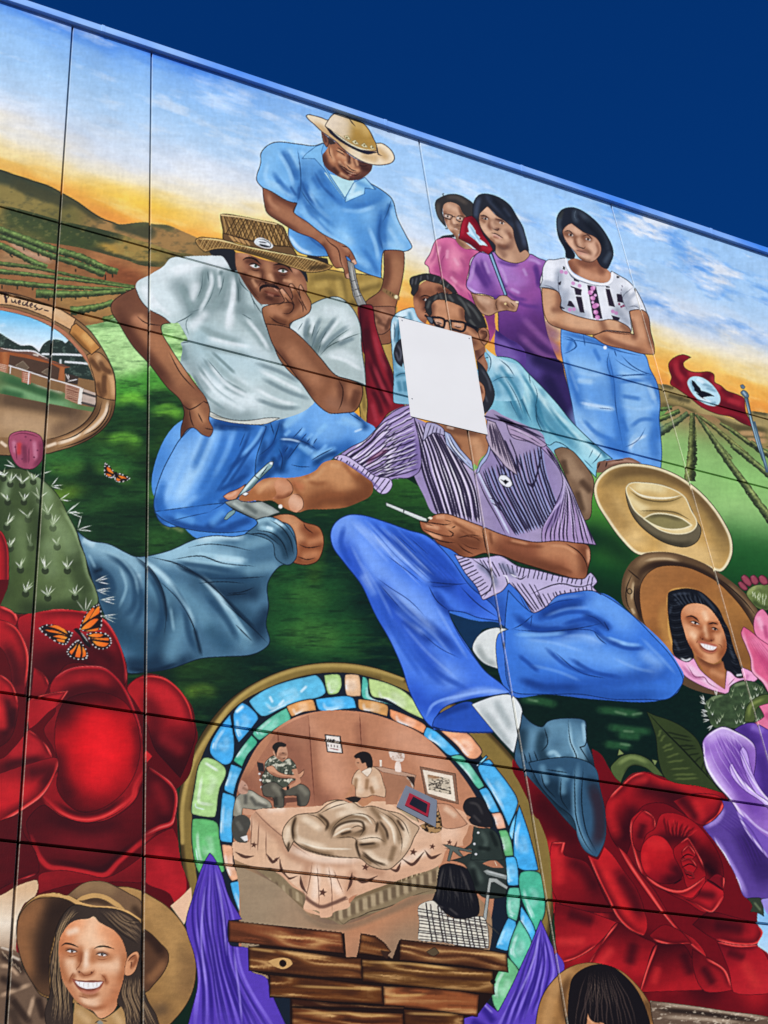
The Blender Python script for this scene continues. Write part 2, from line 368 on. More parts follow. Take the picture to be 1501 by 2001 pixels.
# ------------------------------------------------------------------ man standing, blue shirt and straw hat
OL = '22191c'
fig('painted_standing_man')
tile(500, 150, 3)
F('trousers', '290,1120 420,1130 540,1150 640,1160 740,1180 750,1260 700,1400 800,1420 800,1560 880,1950 620,2100 560,1700 400,1500 300,1300', 'a48846')
B('6f5c2e', 12, .7, '320,1180 420,1170 520,1190;420,1240 460,1300 490,1400;560,1300 600,1420;600,1260 700,1220 740,1230;500,1160 520,1300 540,1500', 5); B('c4a65c', 12, .7, '340,1230 430,1210;520,1330 560,1460;620,1220 700,1200;480,1180 510,1320', 5); O()
tile(500, 600, 3); F('trousers', '560,0 830,0 810,160 800,360 840,560 880,700 700,730 640,660 610,560 640,300 600,120', 'a98b48', 0); B('c6a45a', 16, .7, '740,160 770,260 790,360;600,480 640,640', 6); B('6f5c2e', 8, .7, '720,180 750,300 790,420;620,440 640,620', 3)
tile(500, 150, 3)
F('belt', '300,1045 420,1065 430,1110 300,1095', '2a2320', 0)
F('shirt', '110,385 250,395 345,405 400,390 520,560 640,610 760,680 800,720 830,830 880,930 915,1000 890,1020 750,1020 735,1180 640,1150 560,1110 480,1060 330,1050 240,1020 190,920 240,740 170,730 40,650 5,605 30,500 30,450 60,410', '6aa9e0')
B('8fc6f0', 60, .8, '80,430 60,560 110,640;300,440 330,560 300,650;600,700 700,760 760,860;300,800 420,860 560,960;760,760 850,960', 24)
B('3f79b8', 30, .75, '250,520 265,640 240,740;330,560 390,620 470,720 540,760;540,760 620,740 720,700;740,800 730,900 740,1000;240,860 330,960 480,1040 560,1100 640,1130', 14)
B('2f639f', 10, .8, '150,430 210,540 240,600;265,640 255,700;270,610 320,700 400,790;380,560 400,620;740,830 725,940 740,1020;790,740 760,820;300,740 380,830;120,600 200,700', 4); B('a9d8f7', 14, .7, '60,620 140,650 220,700;760,980 850,1000;200,440 240,520;560,1040 680,1120;460,900 580,980', 5)
B('4a87c6', 40, .5, '330,520 420,600 520,720;640,900 680,1000 700,1100', 18); B('7fbaea', 26, .7, '420,760 540,830 660,860;360,860 470,930', 12)
D('27507f', 2.2, '245,420 262,560 262,660 240,742;262,660 300,720 360,790;735,800 722,900 745,1020;795,720 770,800 740,860'); O(OL, 2)
B('e4f6ff', 7, .7, '190,930 260,1010 330,1040', 3, 0)
F('undershirt', '400,560 470,580 570,600 575,620 520,720', 'bfe6ea'); B('8fc4d2', 6, .7, '420,590 500,700', 3)
F('collar', '400,390 385,440 400,520 430,570 520,705 525,735 570,705 640,685 635,655 705,660 640,590 575,620 520,715 450,620 400,540 345,480 272,480 290,455 350,410', '85bfe9', 0); O('2c5a8a', 1.5)
F('collar', '575,620 640,590 700,662 640,650 635,688 525,735 530,700', '9fd3ee', 0); B('d4f0f6', 8, .8, '540,710 580,690 625,675;580,630 560,680', 3); B('5a95cc', 10, .7, '600,620 660,650', 4); O('2c5a8a', 1.4)
# arm across the body
F('arm', '40,650 90,672 180,725 240,745 220,790 300,850 390,920 470,960 540,1000 575,1050 590,1095 575,1100 545,1060 525,1050 545,1100 555,1150 550,1180 530,1180 510,1120 470,1120 440,1080 400,1000 340,950 240,910 140,850 65,795 50,740', '8d5a41')
B('b07a58', 22, .75, '100,760 180,810 280,870 380,930;400,960 450,1000 480,1060', 9); B('5c3526', 12, .75, '80,670 160,720 230,760 300,850;60,720 60,790 140,850 250,910;430,1070 400,990', 5); B('c08a68', 8, .7, '70,690 90,740 140,780;500,980 550,1030;490,1060 520,1140', 4)
D('4a2a1f', 2.2, '400,930 430,970 480,1010 500,1090 520,1140;540,1000 500,990;550,1040 540,1090'); O('2e1a14', 2)
F('', '562,1080 580,1070 592,1095 575,1102', 'd8ab90'); F('', '530,1160 548,1150 552,1182 536,1180', 'c99a7e')
F('arm', '755,1020 865,1025 870,1100 850,1230 835,1290 820,1350 800,1430 800,1480 790,1560 700,1560 680,1500 640,1330 730,1250 750,1170', '8a5a40')
B('b5805c', 20, .7, '820,1050 830,1150 800,1260;760,1300 780,1380', 8); B('5f3a28', 14, .75, '760,1030 765,1180 730,1260;660,1330 700,1400 710,1500', 6); O('2e1a14', 2)
tile(500, 600, 3)
F('hand', '680,0 815,0 815,60 800,110 740,160 705,150 700,100', '91624a'); B('c28f70', 12, .7, '740,30 780,60;710,60 750,110', 5); B('5c3a2a', 7, .8, '720,90 760,110;700,50 730,80;790,60 760,140', 2); O('2e1a14', 1.8)
tile(500, 150, 3)
F('wristwatch', '745,1238 790,1258 845,1290 840,1312 800,1300 740,1255', '8a6a44', 0); dots('e8dcb0', 3.5, '822,1290'); D('3a2a1c', 1.2, '770,1250 765,1268;790,1258 786,1278;805,1270 800,1290', clip=0)
# head and hat
tile(580, 200, 6.823)
F('head', '325,380 420,470 560,560 700,700 860,790 1005,835 990,910 920,980 830,1030 750,1040 690,1040 600,1010 480,940 400,880 350,790 345,700 390,640 410,600 370,560 340,480', '7a4c3a')
B('a9714f', 22, .85, '450,640 480,760 540,880 640,970;520,600 600,690 660,760', 9); B('c98e66', 12, .8, '430,600 440,700 480,800;560,720 640,750 690,740;660,800 740,880 820,900;700,760 740,840', 4); B('4a2c24', 14, .8, '360,700 370,800 450,900 560,980;830,800 900,830 980,850;660,990 760,1030 860,1010;900,900 960,900', 5)
B('d8a47c', 5, .9, '650,830 740,900 840,910;560,780 590,830 640,880;790,770 810,830;650,800 700,840;540,630 620,680', 2)
D('2e1812', 2, '540,600 600,640 680,690;520,640 600,680 650,720;570,840 640,910 720,970 800,970 850,930;570,840 620,860 700,920 780,950;660,830 720,890 800,920;430,590 440,680 480,760;700,700 710,760 690,800;820,830 880,850 960,840;860,800 930,810')
B('8a4a3a', 6, .7, '600,900 680,970 770,980', 2); D('e0b090', 1.6, '640,900 720,940 800,955;680,960 740,975')
F('ear', '340,420 380,440 420,480 420,560 400,600 365,550 345,490', '8a5a44'); B('4e2d22', 5, .8, '370,450 390,520', 2); D('2a211e', 3, '420,480 450,500 470,540;440,540 440,580'); O('2a1813', 1.4)
F('hair', '400,455 480,500 520,550 440,560 425,520', '3a2f2c'); 
F('hat', '125,180 150,165 240,180 330,205 420,235 470,170 510,148 620,165 700,205 800,235 880,275 950,350 1010,450 1050,540 1130,545 1220,600 1280,670 1303,750 1270,800 1180,830 1050,835 930,810 820,760 700,685 600,600 530,530 420,450 330,385 230,290 150,220', 'e6c79c')
B('f7e6c8', 18, .8, '160,190 260,230 380,290;700,640 850,730 1000,800 1200,810;1100,570 1220,640 1280,740', 7); B('bf9a64', 12, .6, '240,280 380,380 520,500 660,620;1090,640 1180,720;900,720 1030,760', 5); O('33202c', 2.2)
F('hat_crown', '380,315 420,240 470,175 515,150 620,170 700,205 790,240 880,275 960,365 1020,480 1060,560 1065,640 1000,650 880,630 760,580 640,500 540,430 460,370', 'd8b98c')
B('b08a42', 34, .85, '720,330 850,380 950,430 1010,530;700,380 760,430 860,460 980,520;680,420 800,480 950,530', 12); B('f4e4cc', 26, .75, '480,220 560,240 640,280;440,300 540,360 620,420', 10); B('d9b670', 16, .7, '800,300 880,330 930,390', 6); D('2a1c20', 3.2, '690,200 730,260 785,325', taper=.6); O('2a1a22', 1.7)
D('1e1c2c', 6.5, '380,315 460,400 570,490 700,570 820,630 930,670 1080,665', clip=0, taper=3); D('1e1c2c', 2.5, '1060,560 1075,640 1090,690 1140,715', clip=0); D('efe2bc', 2.5, '430,330 520,420 640,510 760,580 880,625 1050,635', clip=0)
for q in ('630,450 680,440 720,500 660,490', '735,520 780,500 830,560 770,560', '855,570 900,540 950,600 890,600', '975,590 1000,570 1040,620 1000,625'): F('', q, 'e8dcae', 0); O('8a7a48', 1.2)
dots('6f6238', 1.6, '668,468 782,532 900,572 1010,600', clip=0)
# staff and wrapped red flag held by him
fig('painted_furled_flag')
tile(500, 150, 3)
F('staff', '535,1075 575,1095 590,1180 610,1260 650,1335 600,1345 570,1280 550,1180', '8f8f8a', 0); B('c9c9c2', 5, .8, '560,1100 580,1200 620,1320', 2); D('3a3a38', 1.4, '545,1110 560,1200 590,1320;565,1095 582,1190 630,1330;575,1250 612,1240;560,1200 590,1190;585,1290 625,1280'); O('26221f', 1.5)
F('cloth', '600,1345 655,1335 690,1380 700,1450 720,1600 700,1700 620,1600 610,1480', '6c1a20')
tile(500, 600, 3)
F('cloth', '612,-10 680,-10 700,100 740,230 800,380 830,480 870,580 780,620 700,710 660,700 655,560 640,440 640,300 620,150', ('l', '620,300 780,300', ['4a0f18', '7c1c26', '94242e', '7c1c26']))
B('3c0c14', 10, .8, '650,60 670,220 720,380 790,520;660,300 700,420 780,600;640,120 650,260;730,260 790,400 840,560;680,480 720,560 740,640', 4); B('a83844', 8, .7, '690,150 720,260 770,380;690,340 740,460 800,580;680,560 710,680', 3); O('1e0a10', 2)
# ------------------------------------------------------------------ three girls
fig('painted_girl_in_pink')
tile(830, 360, 6)
F('shirt', '140,650 250,625 350,640 460,740 540,755 650,790 540,880 520,1000 490,1180 560,1300 590,1400 640,1500 700,1560 560,1560 400,1300 200,1090 60,1040 45,970 0,930 60,820', 'd9739c')
B('f09cb4', 30, .7, '300,820 380,900 420,980;120,760 80,900;280,1100 400,1200', 12); B('a84878', 22, .7, '220,760 200,880 190,1000;520,860 490,1000 480,1120;300,1080 420,1100;420,1300 540,1420', 9); B('b85084', 12, .7, '360,660 460,760 560,790;140,980 190,1060', 5); D('7a2f58', 1.6, '240,820 200,900 195,1000;350,645 440,740 560,775'); O('5a2442', 1.8)
tile(760, 520, 6); F('shirt', '920,300 1000,480 1100,540 1240,560 1240,640 1250,740 1180,900 1160,700 1080,500', 'a84c84'); B('7c3a70', 20, .7, '1150,620 1230,700;1180,560 1240,600', 8)
tile(830, 360, 6)
F('hair', '130,200 220,140 300,118 400,125 500,175 565,230 565,380 500,420 440,340 400,250 290,215 230,240 205,330 230,420 250,500 200,450 150,370', '35322f'); B('5c5248', 8, .7, '260,150 380,160 500,230;160,220 160,340 220,440', 3); O('1d1b1c', 1.6); D('2a2828', 1.8, '225,140 212,115 230,105;265,500 262,525 235,515', clip=0); F('hair', '160,645 200,610 320,590 350,580 350,620 250,625', '2a2828')
F('face', '225,240 290,210 400,250 440,330 500,400 430,470 420,560 395,600 430,640 560,750 480,760 380,680 350,600 300,550 265,500 235,420 215,330', 'b5886b'); B('d6ab8c', 14, .8, '280,260 350,290 400,330;320,400 340,450;260,440 300,500', 5); B('7a5440', 8, .75, '410,280 450,360;310,470 370,490 420,490;350,590 380,650 470,740;230,340 240,400', 3); D('5a3028', 1.6, '340,505 380,525 420,525;320,465 350,475 400,470'); B('e0c0a8', 3, .8, '345,515 390,535;330,420 345,455', 1)
D('1a1a20', 1.8, '212,350 225,390 300,415 325,385 320,365 240,345 212,350;325,375 365,385;370,390 375,420 410,440 450,430;370,390 400,370 470,380', clip=0, sm=0); B('e8e4dc', 4, .8, '245,370 290,385;385,395 430,405', 1.5); dots('2a1c18', 1.8, '270,375 415,402')
fig('painted_girl_in_purple')
F('shirt', '640,800 740,810 800,790 880,870 1000,915 1100,925 1230,820 1340,870 1420,900 1390,1000 1350,1150 1370,1300 1390,1500 1450,1800 1600,2150 1350,2120 1000,1900 880,1750 860,1500 820,1340 700,1290 560,1270 490,1200 520,1060 545,920 590,840', ('l', '900,850 1250,1950', ['9a70b4', '9060a4', '7a4690', '563070', '3c2456']))
B('b07fc4', 44, .8, '900,960 1000,1060 1050,1200;1200,900 1100,1000;640,880 600,1060 540,1180;980,1150 1150,1180', 18); B('6a4088', 24, .75, '640,940 700,1080 780,1260;820,1340 900,1420;1290,1000 1340,1160;1150,1300 1250,1250;1100,1420 1250,1400 1350,1420', 10); B('a65aa0', 40, .6, '1180,960 1280,1080 1300,1250;1000,1300 1150,1350', 18); B('56317a', 10, .8, '560,940 640,1060 740,1220;600,950 700,1120;1290,960 1330,1080 1340,1200;860,1330 820,1340', 4); B('cdb8e2', 5, .8, '500,1200 600,1270 700,1300 800,1345', 2); O('2c1c38', 2)
tile(1000, 300, 3)
F('shirt', '-90,400 0,640 90,590 160,620 200,640 175,760 185,870 200,980 290,1030 290,1150 310,1260 330,1380 370,1500 400,1620 300,1640 200,1500 80,1350 -60,1150 -150,1100', '7c4a88', 0, .0)
B('61346f', 24, .6, '110,940 200,1020 280,1080;60,1020 200,1100 290,1180', 11); B('9a64a0', 12, .6, '60,960 180,1080 280,1160;40,1060 180,1180 280,1220', 5); 
F('trousers', '-40,1130 60,1160 160,1190 290,1220 310,1300 340,1400 370,1500 420,1640 330,1720 220,1600 120,1440 -30,1300', '37285c'); B('5c4a8e', 26, .8, '0,1180 80,1220 140,1280;0,1240 60,1280', 10); B('211a40', 20, .8, '200,1300 260,1420 330,1560;150,1210 280,1260', 8); O('1a1430', 1.6)
tile(760, 520, 6); F('trousers', '1250,740 1400,850 1500,900 1600,1000 1600,1200 1500,1150 1270,1060 1240,900', '5a3f88'); B('8a70b8', 24, .7, '1280,840 1400,930;1290,1000 1440,1080', 9); B('382464', 16, .8, '1280,760 1400,850 1500,920;1240,620 1300,800', 6); B('8a4f98', 20, .5, '1400,650 1500,700', 9)
tile(830, 360, 6)
F('hair', '565,300 580,200 640,125 740,115 880,160 1000,250 1080,380 1150,500 1180,600 1210,720 1215,800 1130,830 1090,740 1060,640 1000,500 880,400 740,270 660,330 640,440 690,560 770,640 830,720 840,780 790,790 700,700 640,600 580,450', '24262c'); B('48546a', 9, .7, '720,130 820,240 960,380 1040,520;640,160 610,280 600,400;1080,420 1150,600 1180,740;900,280 1000,400', 4); B('101216', 10, .7, '760,150 900,300 1020,460;560,380 620,560 740,700', 4); O('14151a', 1.6)
F('face', '735,262 830,360 950,440 1030,520 1050,620 1080,720 1120,800 1180,770 1230,825 1180,890 1080,925 980,910 880,860 830,800 830,720 760,640 690,560 645,470 645,350 690,300', 'b98f72'); B('d9b090', 18, .8, '720,300 800,370;690,500 760,580;960,560 1000,640;880,800 1000,880', 7); B('8a6450', 12, .75, '970,560 1010,600;840,690 940,740 1010,720;860,740 930,830;760,500 800,450;1040,640 1000,720', 5); B('6a4638', 5, .8, '780,500 830,520 880,530;650,370 720,390 760,410;840,410 900,440', 2)
D('2c1a18', 1.8, '650,370 700,365 750,400;660,395 740,420;840,410 890,420 950,455;870,440 930,470;770,570 830,580 900,620 930,640;780,500 800,520 860,540 870,510'); B('d8a898', 4, .8, '790,590 850,610 900,640', 1.5); B('f0e8e0', 3, .9, '690,400 740,410;885,450 920,460', 1); dots('1a1212', 2, '712,405 905,455'); B('9a6450', 4, .8, '800,610 870,640', 1.5); B('6a4a3c', 8, .8, '870,720 920,745 980,730', 3); O('3c2822', 1.4)
F('hand', '545,1275 640,1300 740,1310 830,1350 880,1310 960,1310 1030,1360 1100,1375 1090,1450 1070,1490 960,1480 850,1500 760,1540 680,1520 600,1420', 'b78c70'); B('d8b294', 10, .8, '880,1340 960,1360 1040,1420;640,1340 740,1380;1060,1380 1090,1400', 4); B('80583f', 8, .75, '560,1290 620,1400 720,1490;840,1370 840,1460;900,1400 960,1460;960,1400 1030,1450', 3); D('4a2c20', 1.5, '850,1350 835,1400 860,1490;930,1380 1000,1450;1000,1380 1060,1440;1050,1370 1100,1410'); dots('e4c890', 2.2, '945,1400'); O('3a2219', 1.6)
F('', '1060,1370 1105,1372 1100,1392 1065,1392', 'e8cdb8'); 
fig('painted_red_pennant')
F('stick', '745,810 790,800 970,1300 935,1305', '22304a', 0); B('9ac4e0', 3.5, .9, '775,830 945,1290', 1.2, taper=0); O('101828', 1.4)
F('cloth', '460,390 550,370 590,400 640,480 690,600 760,690 800,770 745,825 690,790 650,790 600,760 540,710 400,635 430,470', '8c1424', 0); B('5c0c18', 10, .8, '420,640 560,700 660,770;540,380 620,460 680,590', 4); B('b02838', 7, .7, '480,410 450,500 440,600;690,740 760,760', 3); O('2a0a10', 1.5)
F('eagle', '520,440 560,490 595,545 600,580 650,620 640,640 700,680 740,725 690,715 650,715 600,660 520,600 490,570 520,560 505,500', 'cfe8f2', 0); B('8ab4cc', 4, .8, '530,480 590,580 660,690;510,580 600,650', 1.5)
# girl with folded arms
fig('painted_girl_with_folded_arms')
tile(1000, 300, 3)
F('jeans', '290,1030 420,1060 560,1110 680,1150 780,1180 810,1260 850,1340 870,1450 865,1560 880,1750 870,1880 850,1990 650,1920 480,1800 390,1640 350,1450 310,1260 290,1150', '6ba3e2')
B('9ccaf2', 40, .8, '380,1250 470,1280;620,1300 700,1320 780,1360;360,1420 420,1560 500,1680;660,1450 780,1480', 16); B('3d76c0', 24, .75, '330,1250 380,1400 450,1600;560,1200 600,1320 620,1500 640,1650 660,1780;820,1300 850,1420;850,1500 840,1700;480,1640 560,1700 640,1720', 10); B('b9dcf6', 10, .7, '420,1480 520,1490 600,1500;740,1640 700,1700 690,1760;380,1330 480,1340;400,1620 460,1700 520,1760;800,1350 840,1450', 4)
D('234c84', 2, '560,1150 590,1280 600,1340 610,1480 630,1600 660,1760;300,1070 360,1090 380,1130 340,1160 300,1175;640,1180 700,1240 770,1280 840,1300;590,1300 640,1300 820,1290;420,1060 430,1130;290,1080 550,1130 640,1160 780,1190;600,1150 615,1190'); B('2f62a8', 8, .7, '300,1050 420,1080 540,1120 640,1160', 3); dots('e8eef4', 3.5, '547,1137', clip=0); O('1b3560', 2)
tile(1000, 750, 3)
B('9ccaf2', 34, .7, '400,200 450,300 500,380;720,180 760,260 740,360', 14, 0); B('3d76c0', 18, .7, '640,150 640,280 670,420;860,240 830,330 850,440;560,340 640,400 680,420', 7, 0); B('cfe6fa', 6, .8, '400,110 500,130 600,150;790,300 720,340 690,380', 2, 0)
F('jeans', '380,280 430,290 560,330 660,400 680,430 600,440 500,360', '5f97da', a=0); 
tile(1050, 390, 6)
F('blouse', '120,710 200,705 330,690 400,900 600,980 800,1000 870,840 960,890 1060,950 1140,1030 1200,1130 1260,1260 1285,1330 1215,1290 1080,1310 1095,1420 1100,1550 900,1600 700,1500 300,1320 270,1180 240,1080 160,1040 25,1030 60,940 60,850 70,790', 'dcdfe4')
B('f4f6f8', 26, .8, '140,780 130,900 100,980;560,1060 560,1200 590,1350;780,1100 800,1250;1060,1000 1150,1150 1200,1270', 10); B('9aa2ae', 16, .75, '260,830 250,960 240,1060;280,1180 420,1300 600,1370;1020,1060 1040,1180 1080,1300;940,1300 1060,1440;40,1020 160,1030 240,1080;330,1100 300,1240', 6); B('b4bac4', 8, .8, '70,960 160,980 230,1000;1090,1290 1150,1250 1210,1260;1000,1200 1100,1140 1160,1080', 3); D('6a707c', 1.4, '60,1000 150,1020 240,1075;250,850 245,1000 270,1180;1130,1020 1000,1150 1060,1300;1060,1260 1150,1250 1220,1290'); O('33363e', 1.8)
F('pattern', '585,1000 690,1020 765,1400 655,1390', '2c2230', 0)
for q in ('430,1030 520,1055 515,1125 450,1115', '450,1135 520,1140 555,1330 500,1320', '800,1045 850,1050 912,1260 840,1245', '930,1105 990,1110 1010,1210 940,1200', '300,780 325,790 325,825 300,815', '425,915 490,950 490,968 430,950', '370,1185 400,1190 440,1250 440,1265 350,1245', '245,975 280,955 275,1000 255,1005', '265,1245 320,1270 320,1285 260,1275', '870,1355 970,1385 955,1420 890,1410', '390,1010 525,1060 520,1070 400,1030', '930,890 965,905 960,920 930,920', '800,1010 850,1020 850,1035 810,1035'): F('', q, '2c2230', 0); N(.2, 4)
dots('c87fb4', 4.5, '650,1040 620,1090 650,1155 690,1240 685,1320 705,1380 670,1250', clip=0); dots('e4a8d0', 2.6, '665,1030 640,1080 680,1120 650,1205 710,1235 675,1315 700,1390 635,1150', clip=0); dots('cf8fc0', 3.6, '420,980 495,1010 380,1290 430,1285 885,1310 925,1330 285,845 335,855', a=.85, clip=0); dots('8a3a60', 2.2, '960,1225 1010,1245 985,1255', clip=0); B('5a5068', 1.5, .9, '990,1000 1000,1030;985,1050 990,1070;975,1090 985,1100', 0, 0)
F('neck', '360,720 430,690 560,720 710,700 820,820 860,860 855,930 800,975 680,965 520,910 400,830', 'b0795a'); B('d29c7a', 16, .75, '480,820 600,890 760,920;800,860 830,930', 6); B('7a4c38', 14, .8, '480,720 580,760 700,740;720,730 760,840;380,760 440,840', 5)
D('f4f5f7', 5, '335,700 350,780 420,880 560,950 700,990 800,990 870,950 880,860', clip=0, taper=0); D('8a8f9a', 1.3, '320,700 340,800 420,905 560,975 720,1010 850,1000 900,940', clip=0)
F('hair', '228,300 235,200 290,120 400,92 480,110 600,180 720,290 820,430 880,560 890,650 860,740 820,810 760,790 710,720 700,690 740,560 690,450 540,380 430,300 400,280 300,360 320,470 400,580 440,650 430,690 340,680 330,600 250,440', '20242c'); B('46525f', 9, .7, '270,190 250,300 280,400;470,120 600,250 760,420 840,600;440,130 440,220 470,260;800,720 850,640', 4); B('3a3c34', 6, .7, '300,130 260,230', 3); B('0f1216', 14, .7, '560,240 720,400 800,560;360,540 380,640', 5); D('56616c', 1.2, '460,110 435,190 465,250'); O('12151a', 1.6)
F('face', '300,360 400,280 430,300 540,380 690,450 745,540 745,620 700,690 640,730 560,725 490,680 430,600 360,520 310,430', 'b28468'); B('d9ae92', 18, .8, '380,320 450,360;370,480 420,560;640,520 690,600 680,640;520,660 600,690', 7); B('7c543f', 9, .8, '460,440 450,520 500,550;320,390 400,410 440,440;540,430 620,470;560,600 620,620;500,700 600,730', 3); D('2c1a17', 1.8, '310,380 370,365 430,420;350,405 420,425;530,430 590,415 650,470;560,465 630,480;455,595 520,610 600,635;450,520 480,550 550,570 565,545'); B('d49a88', 5, .8, '480,620 540,640 590,645', 2); B('9a6a58', 5, .8, '470,590 520,600 590,620', 2); B('efe6de', 3.2, .9, '375,412 410,420;575,462 615,472', 1); dots('1a1010', 2.2, '392,414 595,463'); O('3a231c', 1.4)
F('arms', '55,1035 160,1050 250,1090 280,1180 270,1270 420,1350 600,1400 740,1420 850,1405 1000,1450 1090,1520 1095,1560 960,1545 800,1535 680,1580 500,1570 300,1520 140,1450 80,1330', 'bd8a66'); B('dcae88', 24, .8, '120,1120 130,1260 170,1350;300,1380 500,1450 700,1480;800,1430 950,1470', 10); B('835740', 12, .8, '260,1100 260,1240;130,1440 300,1520 500,1565 680,1570;760,1440 790,1520;1000,1480 1080,1540;200,1290 280,1290', 5); O('3a2219', 2)
F('arms', '1085,1310 1215,1290 1290,1340 1330,1550 1370,1720 1370,1810 1250,1810 1050,1760 780,1690 650,1600 800,1545 960,1555 1095,1570 1135,1585 1110,1450', 'bb8460'); B('d9a47e', 20, .8, '1140,1350 1180,1480 1230,1640;900,1620 1100,1690', 8); B('7e503a', 12, .8, '1260,1340 1310,1560 1350,1740;720,1600 900,1680 1100,1750 1300,1800;1100,1450 1140,1600', 5); D('6a3f2c', 1.6, '1220,1320 1290,1560 1340,1720;1135,1585 1000,1575 800,1545'); O('3a2219', 2)
# red flag on its pole at the right
fig('painted_flag_on_pole')
tile(1250, 650, 6)
F('cloth', '340,370 380,310 500,258 560,270 600,290 550,320 515,350 520,400 600,455 700,465 820,460 870,490 880,580 950,620 1020,680 1130,720 1220,770 1240,920 1300,1040 1340,1110 1200,1060 1080,990 900,950 740,880 560,740 430,650 360,600 375,520 350,450', '8a1c26')
B('5e121c', 12, .8, '360,400 400,520 480,640;500,330 500,440 560,500;820,480 850,560;700,500 800,520;900,800 1100,880 1260,950;1000,980 1150,1020 1280,1080;960,640 1100,760', 5); B('b0303a', 10, .75, '420,330 440,460 520,560;860,540 920,640;1020,780 1200,840;600,480 700,490', 4); O('330c12', 1.6)
F('disc', '560,580 590,530 650,512 740,530 830,590 900,670 945,760 935,830 890,860 820,855 720,810 640,740 580,650', 'bfe2ee'); B('7fa8ba', 5, .8, '730,600 800,620 860,650;780,650 850,670 900,690;820,830 900,820;600,560 640,700', 2); B('e6f6fa', 6, .8, '660,540 760,590;700,760 840,820', 2)
F('eagle', '610,555 640,570 680,620 710,650 720,680 760,690 820,710 880,748 830,745 760,755 740,765 790,795 720,760 660,710 690,715 640,680 640,650 615,610', '14141a', 0)
F('pole', '1225,740 1265,740 1330,1050 1400,1290 1480,1500 1440,1500 1370,1300 1300,1050', '4a6470', 0); B('a8c4d0', 2.5, .9, '1240,760 1310,1040 1380,1290 1460,1500', 1); O('1c262c', 1.3)
tile(1000, 750, 3); F('pole', '1410,220 1428,220 1510,520 1490,520', '47606e', 0); B('9ab8c8', 2, .8, '1420,240 1500,510', 1); tile(1250, 650, 6)
F('finial', '1180,620 1210,610 1235,640 1220,660 1195,650', '6a7c88'); O('26323a', 1.2); F('finial', '1185,700 1215,675 1250,690 1280,740 1270,765 1220,750', '5c727e'); B('b0c8d4', 3, .8, '1210,690 1250,740', 1); O('26323a', 1.3)
# ------------------------------------------------------------------ men behind the white sheet
fig('painted_curly_haired_man')
tile(760, 520, 6)
F('shirt', '70,570 180,510 290,490 340,600 420,680 420,1600 60,1600 60,1280 30,900 30,650', '9fcbdc'); B('d8eef4', 12, .8, '100,560 200,530 270,560;70,640 80,900;240,560 300,640', 4); B('5c8ca4', 8, .8, '150,600 100,800 110,1000;240,560 260,620;90,700 110,900', 3); O('1f2c38', 1.6)
F('face', '290,330 340,240 440,170 560,200 700,270 760,320 600,420 480,560 430,680 370,640 320,560 290,440', '8f5c42'); B('b98060', 14, .8, '310,400 330,500 380,600;400,230 480,210 560,240;400,500 420,560', 5); B('583224', 10, .8, '560,260 640,290 720,300;380,380 440,400;340,280 330,340;430,440 420,500', 4); D('24140f', 2.4, '370,365 420,345 500,365;390,390 430,405'); dots('ece2d8', 2, '425,392'); dots('1a100c', 1.6, '415,385')
F('hair', '245,200 255,140 330,110 440,88 560,110 660,170 760,250 800,310 770,320 700,270 600,210 480,180 420,165 360,200 340,280 290,350 260,320 270,270', '2b2b2b'); B('57585a', 3, .8, '280,140 270,220;330,130 310,220;380,110 370,170;450,100 460,160;540,120 520,180;620,150 600,200;700,220 680,250', 1.2); O('151515', 1.5)
fig('painted_man_in_glasses')
tile(500, 600, 3)
F('shirt', '1340,260 1400,290 1500,330 1640,470 1800,650 1960,800 2060,890 2000,950 1800,900 1600,700 1400,620 1300,500 1290,400', '86bfd4')
tile(1000, 750, 3)
F('shirt', '-180,-140 -80,-160 20,-140 100,-60 180,20 270,120 350,220 440,310 530,390 590,440 540,450 500,500 495,550 440,490 380,420 260,340 220,360 150,310 60,260 -60,220 -140,160', '86c4d4')
B('b9e6ec', 40, .8, '40,-60 150,60 260,180;-100,-100 -20,0 40,120;380,320 460,400', 16); B('4f8ea8', 18, .8, '100,60 200,180 300,300 400,400;-60,20 40,160 100,240;180,40 140,140 160,240', 7); B('d8f4f4', 8, .7, '120,20 240,160 360,260;460,380 530,430;20,0 80,120', 3); B('37708c', 7, .8, '140,80 150,180 200,280;30,20 90,180;0,80 60,220;440,330 530,400 560,440', 3); D('22485c', 1.8, '150,110 145,200 190,300;530,395 500,440 470,470;100,-60 110,0;-30,-60 60,100 120,230'); O('16303c', 2)
B('5f98ae', 26, .7, '-150,-110 -60,-60 -20,20 20,200', 10); D('27506a', 1.8, '-170,-120 -100,-60 -40,20 0,120 40,200', clip=0)
tile(760, 520, 6)
F('shirt', '1130,960 1200,1020 1300,1080 1400,1120 1560,1180 1560,1560 1200,1560 1160,1260 1180,1140', '9fd0e0'); B('d4eef4', 20, .8, '1200,1080 1300,1180;1320,1140 1440,1240', 7); B('5f9ab4', 12, .8, '1180,1360 1300,1310 1460,1300;1320,1200 1330,1290', 4); B('5f9ab4', 14, .7, '1250,1400 1280,1500;1380,1350 1400,1480;1480,1340 1500,1480', 6); D('234a60', 1.7, '1130,1000 1190,1080 1190,1180 1150,1260;1290,1090 1400,1180 1480,1300;1200,1360 1320,1305 1480,1310', clip=0)
F('neck', '980,850 1110,900 1130,1000 1120,1040 1160,1160 1150,1250 1090,1160 1030,1110 1000,980', '8f5f48'); B('b88262', 10, .7, '1080,1060 1130,1180', 4); B('5a3628', 10, .8, '1000,940 1060,1060', 4); D('24140f', 2, '1030,1110 1080,1060 1120,1020')
